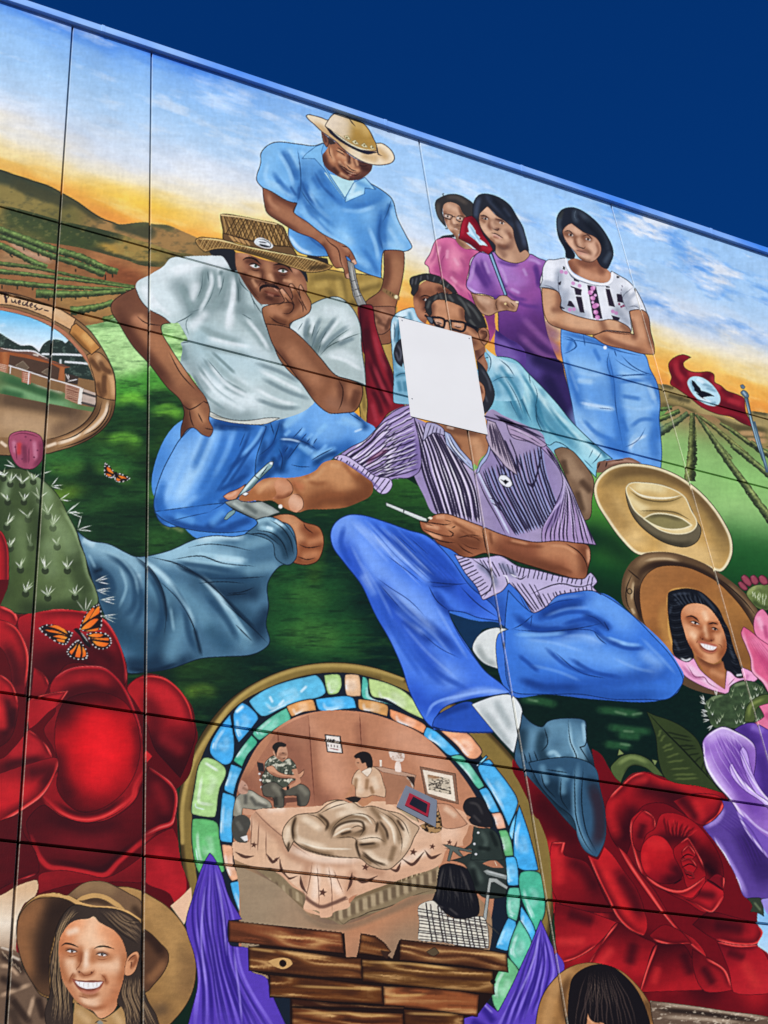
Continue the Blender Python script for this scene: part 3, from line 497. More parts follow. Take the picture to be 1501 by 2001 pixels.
F('face', '500,450 560,400 660,405 780,440 870,490 900,600 960,680 1040,730 1060,820 1120,930 1000,990 860,860 600,760 480,690 490,560', 'a5714f'); B('d39a74', 22, .8, '560,450 680,480 800,530;560,560 660,600;920,720 1000,800', 9); B('6a4230', 12, .8, '510,470 500,560 510,640;860,520 880,600;900,820 1000,900;940,680 1030,760', 5); B('e2b494', 8, .8, '670,680 680,740;560,640 600,660;780,680 830,690', 3)
F('ear', '1050,760 1100,720 1150,740 1175,800 1165,880 1120,930 1085,890 1060,830', 'b07c5c'); B('5a3424', 8, .85, '1090,770 1130,800 1110,850', 3); D('2e1a12', 1.5, '1080,760 1140,770 1140,830 1100,860'); O('2e1a12', 1.6)
F('hair', '430,420 470,370 560,330 640,310 700,330 780,320 880,370 980,430 1060,520 1110,600 1150,720 1060,730 1040,780 970,700 900,640 880,500 780,440 660,400 560,395 500,450 500,560 480,590 440,540', '2b2a29'); B('5a5c58', 5, .75, '600,330 620,390;700,340 760,420;800,350 880,440 960,600;900,420 1000,520 1080,650;940,620 1020,720;480,400 450,500;560,350 540,390', 2); D('2b2a29', 2.4, '440,480 410,490;450,440 430,420;470,520 420,550;560,330 575,305;680,330 690,305;740,320 760,310', clip=0); O('141414', 1.5)
F('eyes', '540,640 600,640 630,680 600,690 550,670', 'caa28a'); F('eyes', '760,690 850,700 850,720 790,720', 'c9a08a'); D('2a1712', 2.2, '550,655 600,670 625,680;770,705 830,720 850,712;560,680 610,695', clip=0)
D('17161a', 4.5, '430,580 460,600 540,600 640,620 655,650 640,720 560,700 520,640', clip=0, taper=0); D('17161a', 4.5, '720,640 800,650 890,670 890,740 860,765 790,750 730,730 720,650 660,640', clip=0, taper=0); D('17161a', 6, '890,670 960,700 1040,740', clip=0, taper=4); F('', '440,590 500,600 520,640 510,680 470,650', '56606a'); O('17161a', 2.5)
# brown knee and hand resting on the big hat
tile(1000, 750, 3)
F('knee', '250,390 290,372 350,390 400,440 440,490 480,560 470,680 455,790 420,800 380,720 340,600 290,480', '7d624a'); B('a4876a', 22, .8, '320,420 370,520 420,560;420,640 430,720', 8); B('4a3626', 12, .8, '400,560 470,640;380,620 420,760;300,440 320,540', 5); O('211814', 1.7)
F('hand', '505,460 560,450 640,440 690,432 760,465 700,470 600,480 530,520 500,520', '7d5a48'); B('b08a74', 5, .8, '560,470 660,450 740,465', 2); D('2a1a14', 2.4, '520,460 500,500;560,455 550,490;600,450 660,445', clip=0)
fig('painted_cowboy_hat')
F('brim', '500,560 560,500 640,470 740,468 860,490 980,540 1080,610 1170,700 1240,800 1290,910 1290,1010 1230,1100 1150,1080 1000,1020 860,1000 740,1000 640,910 560,800 500,700 482,620', 'c79f5c')
B('8f7444', 50, .8, '560,560 700,510 860,520 1000,590;1060,640 1180,760 1250,900 1250,980', 18); B('e2c083', 40, .75, '560,680 640,820 760,940;900,960 1050,980 1180,1040', 16); B('a07c44', 30, .7, '530,640 600,760 680,860', 12); B('6a5230', 18, .8, '530,600 600,540 720,510 880,530 1020,600 1140,710 1220,830 1260,930', 7); E('efe0b8', 11, .95, 2); N(.06, 30, 10); O('2c2418', 1.6)
F('crown', '672,610 690,585 780,580 900,600 1010,660 1050,730 1080,800 1110,850 1090,920 1030,955 920,940 810,880 720,790 680,700', '6a6048'); B('3a3424', 12, .85, '680,720 740,830 850,910 980,945 1080,930', 5); O('221c12', 2)
F('crown', '672,612 690,587 780,582 900,602 1010,660 1050,740 1085,820 1060,860 980,880 880,860 790,800 720,740 690,680', 'd6b676'); B('efdca6', 18, .8, '720,610 800,600 900,620;700,680 780,740;900,830 1000,860 1050,840', 7); B('a08650', 12, .75, '700,640 800,690 920,690 1000,660;760,760 860,750 1000,770', 5); O('f3e6bc', 3)
F('crown', '775,790 820,765 900,762 1000,790 1055,830 1000,850 900,850 820,820', '8a8052'); B('5c5436', 8, .8, '800,780 880,770 1000,800', 3); O('f0e4bc', 3.5)
D('6f5c36', 3, '690,625 760,670 860,690 940,685 1005,660;745,745 860,745 960,755 1050,800', clip=0); D('f4e8c4', 4, '685,600 750,650 850,670 950,665 1000,650', clip=0)
# ------------------------------------------------------------------ sitting man, white tee and woven hat
fig('painted_man_in_woven_hat')
tile(500, 600, 3)
F('jeans', '-140,660 0,655 160,655 250,600 330,545 430,625 560,610 640,670 700,710 690,760 640,800 540,830 460,880 360,960 240,1000 100,1020 0,1100 60,1300 -60,1380 -340,1360 -500,1200 -600,1100 -600,950 -480,700 -300,620', '4d8ad0')
B('7db4ea', 60, .8, '250,640 330,590 400,700;440,700 560,680 640,720;-420,760 -380,900 -460,1060;-200,760 -120,860 -200,1000', 24); B('265a9c', 30, .8, '140,670 120,800 60,940 -60,1060;200,780 300,820 400,880;540,830 440,860 380,930;-260,640 -100,700 0,720;-120,980 -240,1120 -340,1200', 12); B('173f74', 14, .8, '160,660 130,780 180,900;140,780 260,790 330,830;-20,760 40,800 20,940;190,960 100,960 20,1060;600,640 640,700', 6); B('9accf2', 14, .7, '300,580 240,640 170,700;600,690 520,660;-340,720 -430,860;-160,840 -240,980 -330,1080;330,850 380,880 440,860', 6)
tile(420, 780, 5)
B('2a66aa', 16, .8, '560,220 480,340 380,480 200,640;620,280 600,400 640,560;820,440 700,560 660,700;880,520 840,640', 6); B('8cc4f0', 10, .75, '780,140 680,280;1100,240 1000,330;840,460 920,520;0,640 200,520 380,380;100,740 260,640;940,580 1060,520 1180,480', 4); B('133a6c', 10, .85, '700,540 640,720;560,560 620,700;420,640 240,760 60,880;40,1220 200,1180 330,1150;960,640 1080,560 1200,520', 4); D('12305c', 2.2, '640,200 600,340 560,440 420,560;655,385 780,395 920,440 1000,500;540,220 580,350;840,410 760,520 700,600;940,600 1040,540 1160,480;0,280 120,260 320,240')
tile(0, 500, 3)
F('jeans', '1230,940 1330,960 1480,985 1560,1000 1500,1200 1500,1520 1380,1510 1250,1520 1000,1590 940,1560 905,1480 905,1420 950,1270 1010,1150 1060,1070', '4d8ad2')
B('8abdf0', 60, .8, '1250,1020 1130,1200 1050,1380;1080,1180 1000,1380', 26); B('b4dcf8', 22, .7, '1170,1200 1090,1340 1040,1430;1220,1060 1160,1180', 9); B('2a62a8', 30, .8, '1480,1010 1400,1140 1280,1340 1180,1520;1330,970 1480,1000', 12); B('1e4f92', 24, .8, '1040,1550 1140,1520 1250,1480;920,1440 950,1540;1480,1200 1380,1350 1340,1480', 10); B('14386c', 12, .8, '1230,970 1330,1000 1480,1010;1240,1000 1340,1010', 4); O('132a4a', 2.2)
tile(0, 1000, 3)
F('jeans', '905,0 1500,-60 1500,90 1380,120 1180,115 1040,85 950,40', '3b76c0'); B('1c4684', 14, .85, '960,30 1080,80 1250,110 1400,100;1330,30 1200,100;1480,40 1320,100', 5); B('6aa8e4', 14, .7, '1020,20 1150,60;1300,10 1250,60', 6); O('132a4a', 2)
# raised arm behind, then tee
tile(0, 500, 3)
F('shirt', '800,160 880,110 960,60 1000,15 1080,5 1200,0 1310,5 1400,80 1470,180 1500,240 1700,300 1900,500 2120,640 2120,760 1980,720 1800,900 1640,960 1480,980 1300,960 1230,910 1200,840 1120,700 1060,640 1070,540 1060,510 1100,490 1075,440 1040,390 1020,395 960,370 870,310 810,240', 'b9cbc9')
B('e4efee', 60, .85, '960,80 1100,60 1240,40;880,180 980,260;1180,700 1300,780 1450,860;1300,560 1480,600', 26); B('8a9c9c', 34, .8, '1220,80 1180,220 1130,330;1360,100 1300,240 1180,340;1050,180 1110,280 1150,330;1080,540 1140,660 1220,820;1240,880 1400,940 1500,950', 14); B('6f8484', 14, .8, '1070,180 1110,260 1130,330;1210,80 1190,200;1380,90 1400,170;1180,620 1300,740 1450,820;1060,520 1090,620;1200,360 1130,340', 5); B('f4faf9', 16, .75, '850,200 900,290;1010,100 1130,60;1390,180 1360,300 1340,440;1200,690 1290,760;1310,700 1450,780', 7); B('a6c2c6', 50, .6, '1200,480 1350,560 1480,640;1200,560 1300,660', 22)
D('43585a', 1.8, '1140,330 1080,370 1030,392;1050,400 1090,470 1100,492;1060,510 1110,505;1120,330 1180,310')
tile(370, 400, 5)
B('7f9292', 22, .75, '180,620 200,760 140,900 20,1060;380,660 340,800 280,1000;480,760 500,920 490,1080;520,1040 640,1060;640,1100 760,1280 860,1460', 9); B('eef5f4', 18, .75, '200,560 330,580;440,720 420,860 400,960;60,800 40,900;140,1080 40,1180;1230,900 1380,1000 1480,1100;1200,1250 1220,1400', 7); B('5f7474', 8, .75, '480,740 480,960;320,640 280,740;1200,1040 1100,1200 1080,1300;1290,1180 1200,1400;1420,1160 1300,1400', 3); D('3f5254', 1.8, '590,860 640,960 720,1080;620,870 720,1000;480,690 500,760 590,860')
tile(500, 600, 3)
F('shirt', '220,80 300,0 480,-60 560,0 610,100 620,240 640,380 645,460 560,430 470,400 380,300 260,180 200,120', 'b6c6c2'); B('e0ecea', 26, .8, '380,20 500,40 580,130;240,140 320,60', 10); B('e8f2f0', 20, .7, '400,260 520,280 600,340', 8); B('7a8c8a', 18, .8, '420,130 360,230 350,280;500,200 400,240;310,120 330,200 320,260', 7); B('637674', 10, .8, '460,100 370,200 340,280;330,100 290,180', 4); D('3a4c4c', 1.8, '620,150 540,180 430,230 370,290;480,405 600,440 645,455'); O('2a3436', 2)
tile(0, 500, 3)
F('hem', '1220,905 1300,945 1400,965 1500,960 1560,950 1640,950 1560,985 1420,985 1300,965 1225,935', 'd6d8cc'); B('8a8c80', 4, .8, '1230,930 1320,955 1480,965', 2); O('262a2c', 1.6)
# left arm on the hip
F('arm', '795,190 820,250 870,310 960,360 1000,395 950,405 945,430 1000,540 1080,660 1160,770 1200,820 1230,900 1225,960 1250,1020 1230,1060 1190,1050 1140,1010 1110,1010 1060,1070 1060,1020 1080,920 1060,850 980,770 880,640 780,530 700,400 650,310 660,270', '7c4f37')
B('a97450', 40, .8, '900,480 1000,620 1100,780;820,380 880,470;1130,880 1170,950', 16); B('4e2c1e', 24, .8, '690,300 760,460 880,620 1000,770;1080,900 1080,1030', 10); B('6a4230', 40, .6, '740,260 800,330 900,370', 16); B('c08a62', 12, .7, '830,360 870,410;1000,560 1100,720;1150,890 1190,960', 5); B('c68a66', 16, .7, '800,370 840,400', 6)
D('2e1a12', 2.2, '800,350 850,390 950,410;1060,860 1110,900 1140,890 1200,850;1110,900 1120,960 1140,1010;1160,920 1190,980;1200,1010 1250,1020;1190,850 1230,870;990,560 1060,690 1150,790'); O('22140f', 2)
# head, resting arm
tile(370, 400, 5)
F('hair', '190,440 330,430 440,450 460,560 460,640 420,640 370,560 320,500 220,490', '1f2226'); O('121214', 1.4); F('hair', '1040,600 1140,660 1160,760 1130,740 1080,690', '1f2226')
F('face', '450,470 560,480 700,530 820,560 960,590 1060,630 1120,700 1150,800 1140,880 1040,960 920,1000 780,975 700,970 600,860 500,700 460,620', '7f523c')
B('a87355', 26, .85, '500,520 540,600 600,660;760,600 780,700 800,740;940,700 1040,740 1100,800;600,740 680,840', 10); B('54301f', 16, .8, '480,640 560,780 680,920;720,640 720,740;560,700 640,740;880,760 840,720;840,690 940,720;740,880 840,940', 6); B('c49070', 10, .8, '790,700 830,740;640,690 700,700;500,480 560,500;960,610 1040,650', 4); B('3a1f17', 8, .8, '560,560 620,560 690,590;830,620 900,620 980,660', 3)
D('1d100c', 3.6, '520,540 560,520 640,530 700,580;820,590 900,585 970,610 1010,660'); D('1a0f0c', 2.2, '570,580 620,570 690,600;580,600 640,640 700,620;860,630 930,620 980,650;870,650 910,680 970,660'); F('eyes', '590,590 640,580 690,605 660,620 610,610', 'e8ece8'); F('eyes', '865,640 910,632 960,650 930,668 885,660', 'e8ece8'); dots('5c7a70', 3.4, '645,592 915,642', clip=0); dots('141010', 1.8, '645,590 915,640', clip=0)
D('1c100d', 6, '690,850 700,810 760,790 840,800 890,830', clip=0, taper=2.5); D('4a2018', 4, '730,840 800,870 890,890', clip=0); B('96604a', 5, .8, '760,850 850,870', 2, 0); D('2a1610', 2.4, '740,870 830,890 900,900;700,740 760,760 860,770 880,750;720,660 710,740', clip=0); D('d89f84', 1.6, '820,810 870,850', clip=0); O('20120d', 2)
F('arm', '715,1010 780,980 900,960 930,940 885,830 905,815 940,850 1000,930 1010,900 975,780 1000,770 1030,800 1090,920 1075,790 1090,780 1130,850 1150,880 1190,960 1180,1040 1140,1080 1000,1150 980,1170 1010,1250 1080,1340 1200,1460 1400,1640 1420,1660 1240,1800 900,1540 800,1300 730,1120', '92603f')
B('b98260', 22, .8, '800,1020 900,1060 1000,1040;1080,940 1130,1020;860,1240 940,1360 1100,1500;920,860 960,940', 9); B('5a3320', 14, .8, '760,1140 860,1380 960,1540;980,960 1020,1000 960,1060;1040,900 1060,960;800,1110 960,1170;1000,1180 1060,1300', 6); B('d3a284', 6, .8, '895,825 930,860;985,780 1010,820;1080,790 1100,830', 2); D('2e180f', 2, '850,990 920,960 1000,960 1020,1000 980,1060 900,1060;1000,930 1030,990;1060,910 1110,1000 1110,1060;780,1090 860,1150 970,1180;930,900 980,960;1090,920 1120,980 1150,1040'); O('20120d', 2)
tile(500, 600, 3)
F('arm', '60,100 190,120 280,190 380,300 470,400 560,430 620,460 620,540 580,610 520,620 430,620 360,570 270,450 180,330 100,220', '8a5a3e'); B('b07a58', 26, .8, '180,220 280,340 380,460;480,500 560,500', 10); B('5a3524', 16, .8, '120,240 220,400 340,540;500,460 510,560;600,480 560,600', 6); B('9c6e54', 24, .7, '440,560 520,590', 9); D('2e180f', 2, '480,420 510,480 500,570 480,610'); O('20120d', 2.2)
tile(370, 400, 5)
F('hat', '60,350 100,320 200,325 330,340 500,390 700,430 900,470 1080,500 1250,540 1400,600 1380,620 1300,650 1160,660 1060,630 880,570 700,510 560,470 440,440 320,430 220,440 160,460 100,420', '8c6a3c')
ribs('4e3a1c', 1.6, .9, '70,330 200,480', '1200,520 1380,680', 42, .5, taper=0); ribs('c8a468', 1.4, .8, '140,300 60,460', '1340,540 1200,690', 44, .5, taper=0); E('c49c5e', 5, .8, 1.5); B('3c2e18', 8, .75, '420,430 600,470 760,510 960,580;1160,620 1360,600', 3); D('e9cd90', 2.4, '80,340 200,335 400,370 600,420 800,460 1060,505 1300,560', clip=0, taper=4); O('2a2010', 2)
F('hat_crown', '303,95 330,88 500,110 700,150 850,180 920,215 960,300 1010,410 1060,500 900,470 760,440 620,410 480,360 330,340 325,250', '7e6038')
ribs('d0a868', 3.2, .6, '300,110 340,360', '900,180 1060,520', 11, .5, taper=0); ribs('c49a5c', 2.4, .55, '320,360 480,80', '960,520 1010,330', 11, .5, taper=0); ribs('38280f', 1.5, .9, '300,60 420,360', '900,160 1100,560', 17, .4, taper=0); ribs('38280f', 1.5, .9, '300,330 480,60', '960,560 1010,260', 15, .4, taper=0); E('3a2a14', 8, .6); D('dcc08a', 2.6, '310,100 500,122 700,160 850,190', taper=0)
F('hat_band', '330,280 400,290 560,340 700,370 840,400 1000,420 1050,500 900,470 700,430 480,370 335,335', '6a4f30'); ribs('c99c62', 4, .85, '350,270 440,370', '560,330 620,410', 4, taper=2); D('2a1c10', 2, '330,282 560,342 840,400 1000,415', clip=0); O('241808', 1.5)
F('badge', '635,365 650,335 690,322 740,335 790,365 820,405 800,425 740,425 680,405 645,385', 'dfe6e6'); D('3a4448', 1.5, '650,365 670,342 700,338 750,352 795,390 790,412 740,412 685,395 655,375 650,365', clip=0); F('', '690,385 740,395 785,410 760,412 735,408 705,402', '101214', 0); D('30383c', 2.4, '675,360 760,375', clip=0); O('15181a', 2)
# ------------------------------------------------------------------ oval frame with a house, left
fig('painted_oval_house_frame')
tile(0, 560, 6.254)
F('frame', '-300,10 0,60 120,75 300,120 500,190 650,240 760,290 920,390 1100,540 1230,720 1330,900 1400,1080 1415,1250 1410,1400 1380,1560 1280,1720 1100,1860 900,1950 700,2010 560,2040 540,1990 400,2050 0,2060 -300,2040', '8a6844')
B('5c3f26', 22, .8, '1180,1380 1150,1540 1000,1700 800,1820 560,1900;1400,1400 1370,1580 1200,1800 900,1960', 8); B('d6a877', 16, .8, '1300,1400 1270,1560 1120,1720 900,1840 640,1930;1100,900 1200,1150', 6); B('f2dcc0', 6, .9, '1320,1400 1290,1540 1170,1690 1010,1810;1000,1790 860,1870 700,1920;0,1890 90,1960;560,1960 700,1910', 2); D('2a1a10', 2.4, '1250,1390 1200,1560 1060,1720 900,1830 700,1890;1340,1410 1310,1560 1200,1720 1020,1820;1380,1420 1330,1600 1180,1780 960,1900 700,1980', clip=1)
O('1f140c', 2.2)
F('frame', '1060,840 1190,800 1280,860 1390,1060 1410,1390 1190,1330 1160,1150 1100,960', 'a5774c'); B('d9ac7c', 10, .8, '1340,1030 1380,1200 1390,1360;1200,860 1240,980', 4); B('5a3a22', 10, .85, '1100,880 1180,980 1230,1030;1220,910 1270,1000 1370,1060;1280,1060 1270,1200 1280,1330;1200,1200 1240,1340', 3); O('24160c', 2)
F('sign_plank', '-300,20 0,70 150,95 330,155 520,205 660,245 760,290 925,395 875,535 760,470 560,365 330,275 120,225 -300,200', 'd8ac7c', 0); B('e8c49a', 12, .7, '0,110 330,200 640,290 860,420', 5); N(.06, 30, 8); O('2a1a10', 2.2)
F('sign_plank', '880,480 930,450 1060,560 1150,660 1225,745 1120,830 1010,740 850,570', 'c08648', 0); B('e0ae6a', 12, .8, '1000,570 1150,720', 5); B('70481f', 8, .7, '870,560 1000,700 1110,820', 3); O('2a1a10', 2)
F('rim', '-300,210 0,240 200,280 420,350 640,440 780,530 900,660 1040,820 1100,960 1020,860 880,700 700,540 560,460 400,390 200,330 0,290 -300,250', 'b57858'); D('3a2216', 2, '-100,235 200,280 420,350 640,440 780,530 860,600;-100,280 0,290 200,330 400,390 560,460 700,540 900,720 1040,880')
LT = '38222a'
D(LT, 5, '60,110 75,160 75,195', clip=0, taper=6); D(LT, 2.6, '10,105 30,90 70,85 100,105 100,135 75,150', clip=0, taper=2)
D(LT, 2.6, '140,150 150,190 180,185 190,155;185,155 195,200 215,205;220,200 250,190 245,170 225,185 235,215 265,215;300,185 280,200 280,225 310,225 320,190;355,160 335,200 330,235 360,240;365,235 395,225 390,205 370,220 375,250 405,255;455,215 420,240 440,255 460,270 435,285 415,275;460,275 490,280 525,262;535,285 560,290 600,300', clip=0, taper=2)
# scene inside
F('scene_sky', '-300,250 0,290 200,330 400,390 560,460 700,540 840,660 960,800 960,900 -300,900', ('l', '300,300 250,750', ['5cbcf0', 'b4e0f6', 'f0f8fa'])); N(.5, 40, 14, 3, 'ffffff', .05, .25)
F('scene_trees', '-300,520 0,570 80,620 180,680 260,720 380,720 440,760 480,800 520,720 560,680 620,650 760,660 800,690 840,660 960,790 1080,960 1150,1150 900,1100 0,800 -300,780', '27352e'); N(.5, 8, 6, 4, '6a8070', .08, .25); N(.4, 5, 4, 8, '9ab0a4', .2, .32)
B('f0f4f2', 4, .9, '520,825 800,830 1030,840;800,920 1000,935 1080,945;740,900 740,940', 1, taper=0)
F('house', '-200,770 0,785 400,790 600,890 860,985 790,1000 785,1150 700,1140 600,1110 100,970 80,1060 -200,1000', '96532c', 0); B('b87444', 10, .7, '60,800 60,930;760,1000 750,1130', 4); F('house_porch', '120,835 400,890 640,950 730,1000 710,1140 380,1060 105,960', '4f3a2c', 0); F('house_roof', '-200,750 0,745 200,775 430,795 600,885 640,915 860,985 790,985 560,905 330,830 100,800 -200,790', '6d4a3c', 0); D('ece6dc', 3, '0,750 180,780 420,795 520,850 600,890', clip=0); F('', '400,820 480,825 470,855 410,840', 'c8b8a8', 0)
F('', '190,965 280,910 355,990 320,1020 260,1010', '6a5a48', 0); O('9a8a74', 1.2); F('', '510,1045 580,1000 620,1020 600,1090', '6a5a48', 0); O('9a8a74', 1.2)
F('yard', '-200,1000 0,1030 200,1100 400,1180 640,1260 800,1310 820,1370 960,1440 1160,1480 1140,1530 900,1490 600,1430 300,1370 0,1310 -200,1300', '5f7a4c'); B('d8c4ac', 10, .8, '400,1190 560,1230 780,1290', 4); B('7fae7a', 16, .8, '0,1230 300,1310 600,1400 900,1460', 6); B('2e5a34', 16, .8, '0,1100 200,1170 500,1280 760,1370;0,1290 300,1350', 6)
F('garden_wall', '270,1030 380,1060 375,1195 265,1165', 'a2644a', 0); ribs('e8d0bc', 1.2, .7, '270,1040 380,1070', '265,1165 375,1195', 7); F('garden_wall', '-60,930 100,960 90,1060 -60,1010', 'a87050', 0); ribs('e8d0bc', 1.2, .7, '-60,930 100,960', '-60,1010 90,1060', 5)
F('garden_wall', '800,1180 980,1230 960,1430 795,1370', 'b98e74', 0); ribs('6a3c2c', 1.3, .8, '800,1190 980,1245', '795,1365 960,1430', 9, .6); F('garden_gate', '800,1060 960,1100 950,1200 800,1170', '3c3028', 0); D('e8ddd0', 2, '800,1060 850,1150;830,1070 850,1120;820,1160 960,1130', clip=0); D('f0eee6', 2.2, '110,965 350,1040 640,1135 800,1180 990,1240', clip=0, taper=0); D('f0eee6', 2, '355,1045 345,1190;130,975 125,1060', clip=0, taper=0)
F('fence_post', '975,1240 1020,1245 1000,1440 950,1435', 'eae4d8', 0); D('5a4a3c', 1.2, '1020,1245 1000,1440', clip=0)
F('fence', '1020,1250 1165,1300 1170,1460 1000,1410', 'c4b0a0', 0); D('4a4440', 4.5, '1020,1300 1170,1345;1005,1420 1160,1460', clip=0, taper=0)
F('road', '-300,1300 0,1310 300,1370 600,1430 900,1490 1130,1530 1060,1640 940,1740 740,1820 560,1870 400,1860 0,1840 -300,1830', '9c7c58'); B('54402e', 30, .85, '-100,1350 300,1410 700,1480 1060,1560', 10); B('c8a680', 40, .7, '0,1640 300,1680 600,1740', 16); B('6c5440', 24, .6, '900,1640 700,1760', 10); D('2a1c12', 2.2, '1150,1150 1180,1330 1160,1480 1060,1640 900,1760 700,1840 540,1870', clip=0)
# ------------------------------------------------------------------ oval portrait, right
fig('painted_oval_portrait')
tile(1200, 1060, 4.99)
F('frame', '75,400 110,280 180,180 290,110 420,92 560,98 720,140 880,205 1000,280 1130,370 1260,480 1400,660 1430,800 1400,920 1300,1300 1150,1420 1100,1480 900,1470 700,1400 500,1250 300,850 180,700 90,600', '5f4830')
B('9a7c58', 14, .75, '210,230 320,160 480,150 640,180;160,300 150,430 170,600 220,740;1100,420 1240,560 1380,720', 5); B('c9b088', 5, .8, '300,180 400,160 520,160 640,190;190,380 170,560;170,640 200,700;1150,480 1300,640', 2); B('2a1c12', 12, .85, '240,380 260,300 340,240 480,210 640,220 860,290 1060,420 1260,620 1380,840;240,420 230,560 280,780', 4); D('1c120a', 2, '130,260 260,370;180,300 120,460 130,600 180,690;200,400 200,560 250,720;1000,340 1120,430 1270,570 1390,720'); F('', '130,465 150,450 175,470 165,500 140,498', '8a7250'); O('1c120a', 2); O('1c120a', 1.5)
tile(1200, 1060, 4.99)
F('field', '250,500 265,400 330,300 430,240 560,225 720,245 880,310 1000,380 1130,500 1250,640 1350,800 1390,900 1340,1260 1250,1240 1000,1400 700,1250 560,1080 420,930 300,800 260,640', ('l', '300,300 1200,1200', ['a5703f', '9c6636', 'a8743c', '8a5c2e'])); N(.12, 40, 20); B('c8924e', 20, .6, '500,600 480,760 540,960 570,1080', 8); O('23160c', 1.6); B('e0b060', 4, .7, '520,640 530,520 560,470 680,450 800,460;530,700 540,900 580,1020', 1.5)
F('hair', '525,560 535,490 620,460 720,450 840,480 940,560 1020,650 1070,760 1120,860 1150,980 1200,1120 1260,1230 1265,1300 1200,1320 1100,1250 1050,1150 1090,1000 1040,800 960,680 840,600 720,600 660,660 670,780 700,920 760,1050 775,1130 720,1165 640,1140 580,1080 570,950 540,800', '15171b'); B('3c4450', 5, .7, '560,520 640,500 740,500;560,620 540,700;820,480 920,580 1000,680;580,940 640,1060;1120,1000 1180,1160;600,560 640,600', 2); ribs('2c3440', 1.6, .7, '570,520 680,620', '860,500 900,620', 9); B('e8e8e8', 4, .85, '650,1130 700,1150 755,1130;1190,1295 1250,1290', 1.2); O('0c0d10', 1.6)
F('blouse', '560,1085 640,1140 720,1165 775,1130 840,1240 980,1360 1080,1430 1100,1250 1130,1260 1200,1320 1270,1320 1250,1220 1340,1260 1400,1330 1340,1370 1280,1340 1180,1370 1130,1410 1120,1480 960,1440 800,1370 680,1290', 'f2a8cc'); B('f9d4e6', 12, .8, '700,1180 860,1320 1020,1430;1120,1280 1150,1380', 5); B('c87aa4', 6, .8, '660,1200 780,1310 880,1330;1300,1300 1280,1350', 2); D('8a4468', 1.6, '700,1180 740,1240 790,1310 880,1315 920,1370 1040,1440;1180,1320 1110,1400', clip=1); O('4a2438', 1.5)
F('neck', '770,1070 860,1140 980,1190 1060,1160 1080,1240 1080,1430 1000,1380 880,1260', 'a86a42'); B('6e3e26', 12, .8, '820,1110 940,1190 1050,1180', 5); B('d09468', 10, .7, '960,1260 1050,1300', 4)
F('face', '655,690 700,620 800,595 900,620 980,700 1050,820 1090,940 1095,1040 1040,1140 980,1180 900,1160 800,1090 730,990 690,880', 'c58053'); B('e4a87c', 22, .8, '740,660 840,650;720,840 780,920;980,900 1050,960;880,1100 960,1140;860,860 900,920', 9); B('8a4e2e', 12, .8, '720,950 780,1040 880,1130;950,800 940,870;1060,900 1070,1040;840,900 920,950 980,940;740,780 820,800', 4); D('2a1410', 2, '710,725 760,720 820,770;920,795 980,785 1010,800;750,775 790,790 830,800;950,845 1000,850;840,910 870,940 930,955 960,940;810,970 850,1010 920,1050 990,1030;1040,1020 1060,1010'); F('teeth', '850,980 900,990 960,1005 1000,1015 960,1040 900,1025', 'f6f0ea'); B('b06048', 4, .8, '830,965 920,985 1010,1010;870,1030 930,1055 980,1045', 1.5); dots('1a0e0c', 2, '790,785 985,840'); D('f0c8a4', 2, '885,860 890,910', 0.8); O('2e160e', 1.3)
# ------------------------------------------------------------------ round stained-glass window with a room
fig('painted_stained_glass_window')
tile(340, 1280, 3)
ring_o = '30,1000 25,860 60,680 120,540 220,380 330,260 460,170 640,90 820,50 1000,45 1180,75 1340,130 1500,200 1700,320 1880,480 2050,680 2170,900 2230,1150 2235,1400 2200,1650 2120,1900 1900,2150 300,2150 160,1700 60,1300'
F('frame', ring_o, '86703a')
E('3c2e18', 14, .8, 4); B('bda25c', 8, .85, '50,1100 50,880 110,640 220,450 360,270 520,160 740,80 960,60 1160,85 1340,140', 3, taper=0); B('5a4824', 10, .7, '100,900 140,700 260,470 420,300 600,190 820,120 1000,105 1200,140', 4, taper=0); O('1c160c', 2)
F('leading', '110,1000 112,830 150,640 240,450 380,290 560,190 780,120 1000,105 1180,140 1380,220 1560,340 1760,540 1920,780 2020,1000 2080,1250 2090,1450 2040,1750 1900,2150 420,2150 250,1800 150,1400', '17202c'); O('14141a', 2)
def glass(pts, c, hi='eafaff', n='pane', sm=1):
    F(n, pts, c, sm)
    if CUR is None: return
    k = CUR; lum = hx(c); E(np.clip(lum * .7, 0, 1), 5, .6, 2.5)
    q = k[3]; ce = q.mean(0)
    g = ce + (q - ce) * .62
    m = len(g); B(np.clip(lum * .4 + .6, 0, 1), 6, .75, np.roll(g, -m * 5 // 8, 0)[:max(m // 3, 3)], 2, sm=0)
    B(np.clip(lum * .6 + .42, 0, 1), 12, .6, ce + (q[::max(m // 6, 1)] - ce) * .25, 5, sm=0)
    B(hi, 2.2, .75, np.roll(ce + (q - ce) * .78, -m * 11 // 16, 0)[:max(m // 7, 2)], 1, sm=0)
    N(.12, 12, 8, m); O('101420', 2.2)
BL, TE, GR, LG, PE, TN = '52b6ea', '66c4a2', '64ba6e', 'b4d88a', 'f0a878', 'd8a060'
glass('440,270 520,210 640,160 760,130 840,120 890,220 860,245 740,270 620,320 520,360 490,340', '66c0e2'); B('e8faff', 5, .8, '560,240 580,280;620,290 640,270;780,180 740,220', 2, 0)
glass('880,118 970,115 985,170 960,225 905,230', LG); glass('1005,115 1085,118 1095,240 1015,238 1000,170', 'e6bc92'); glass('1140,135 1240,160 1360,220 1440,310 1470,380 1380,340 1240,260 1160,240', 'c4de92'); glass('1105,125 1130,135 1150,240 1250,280 1330,310 1240,285 1105,250', '5fc4b0')
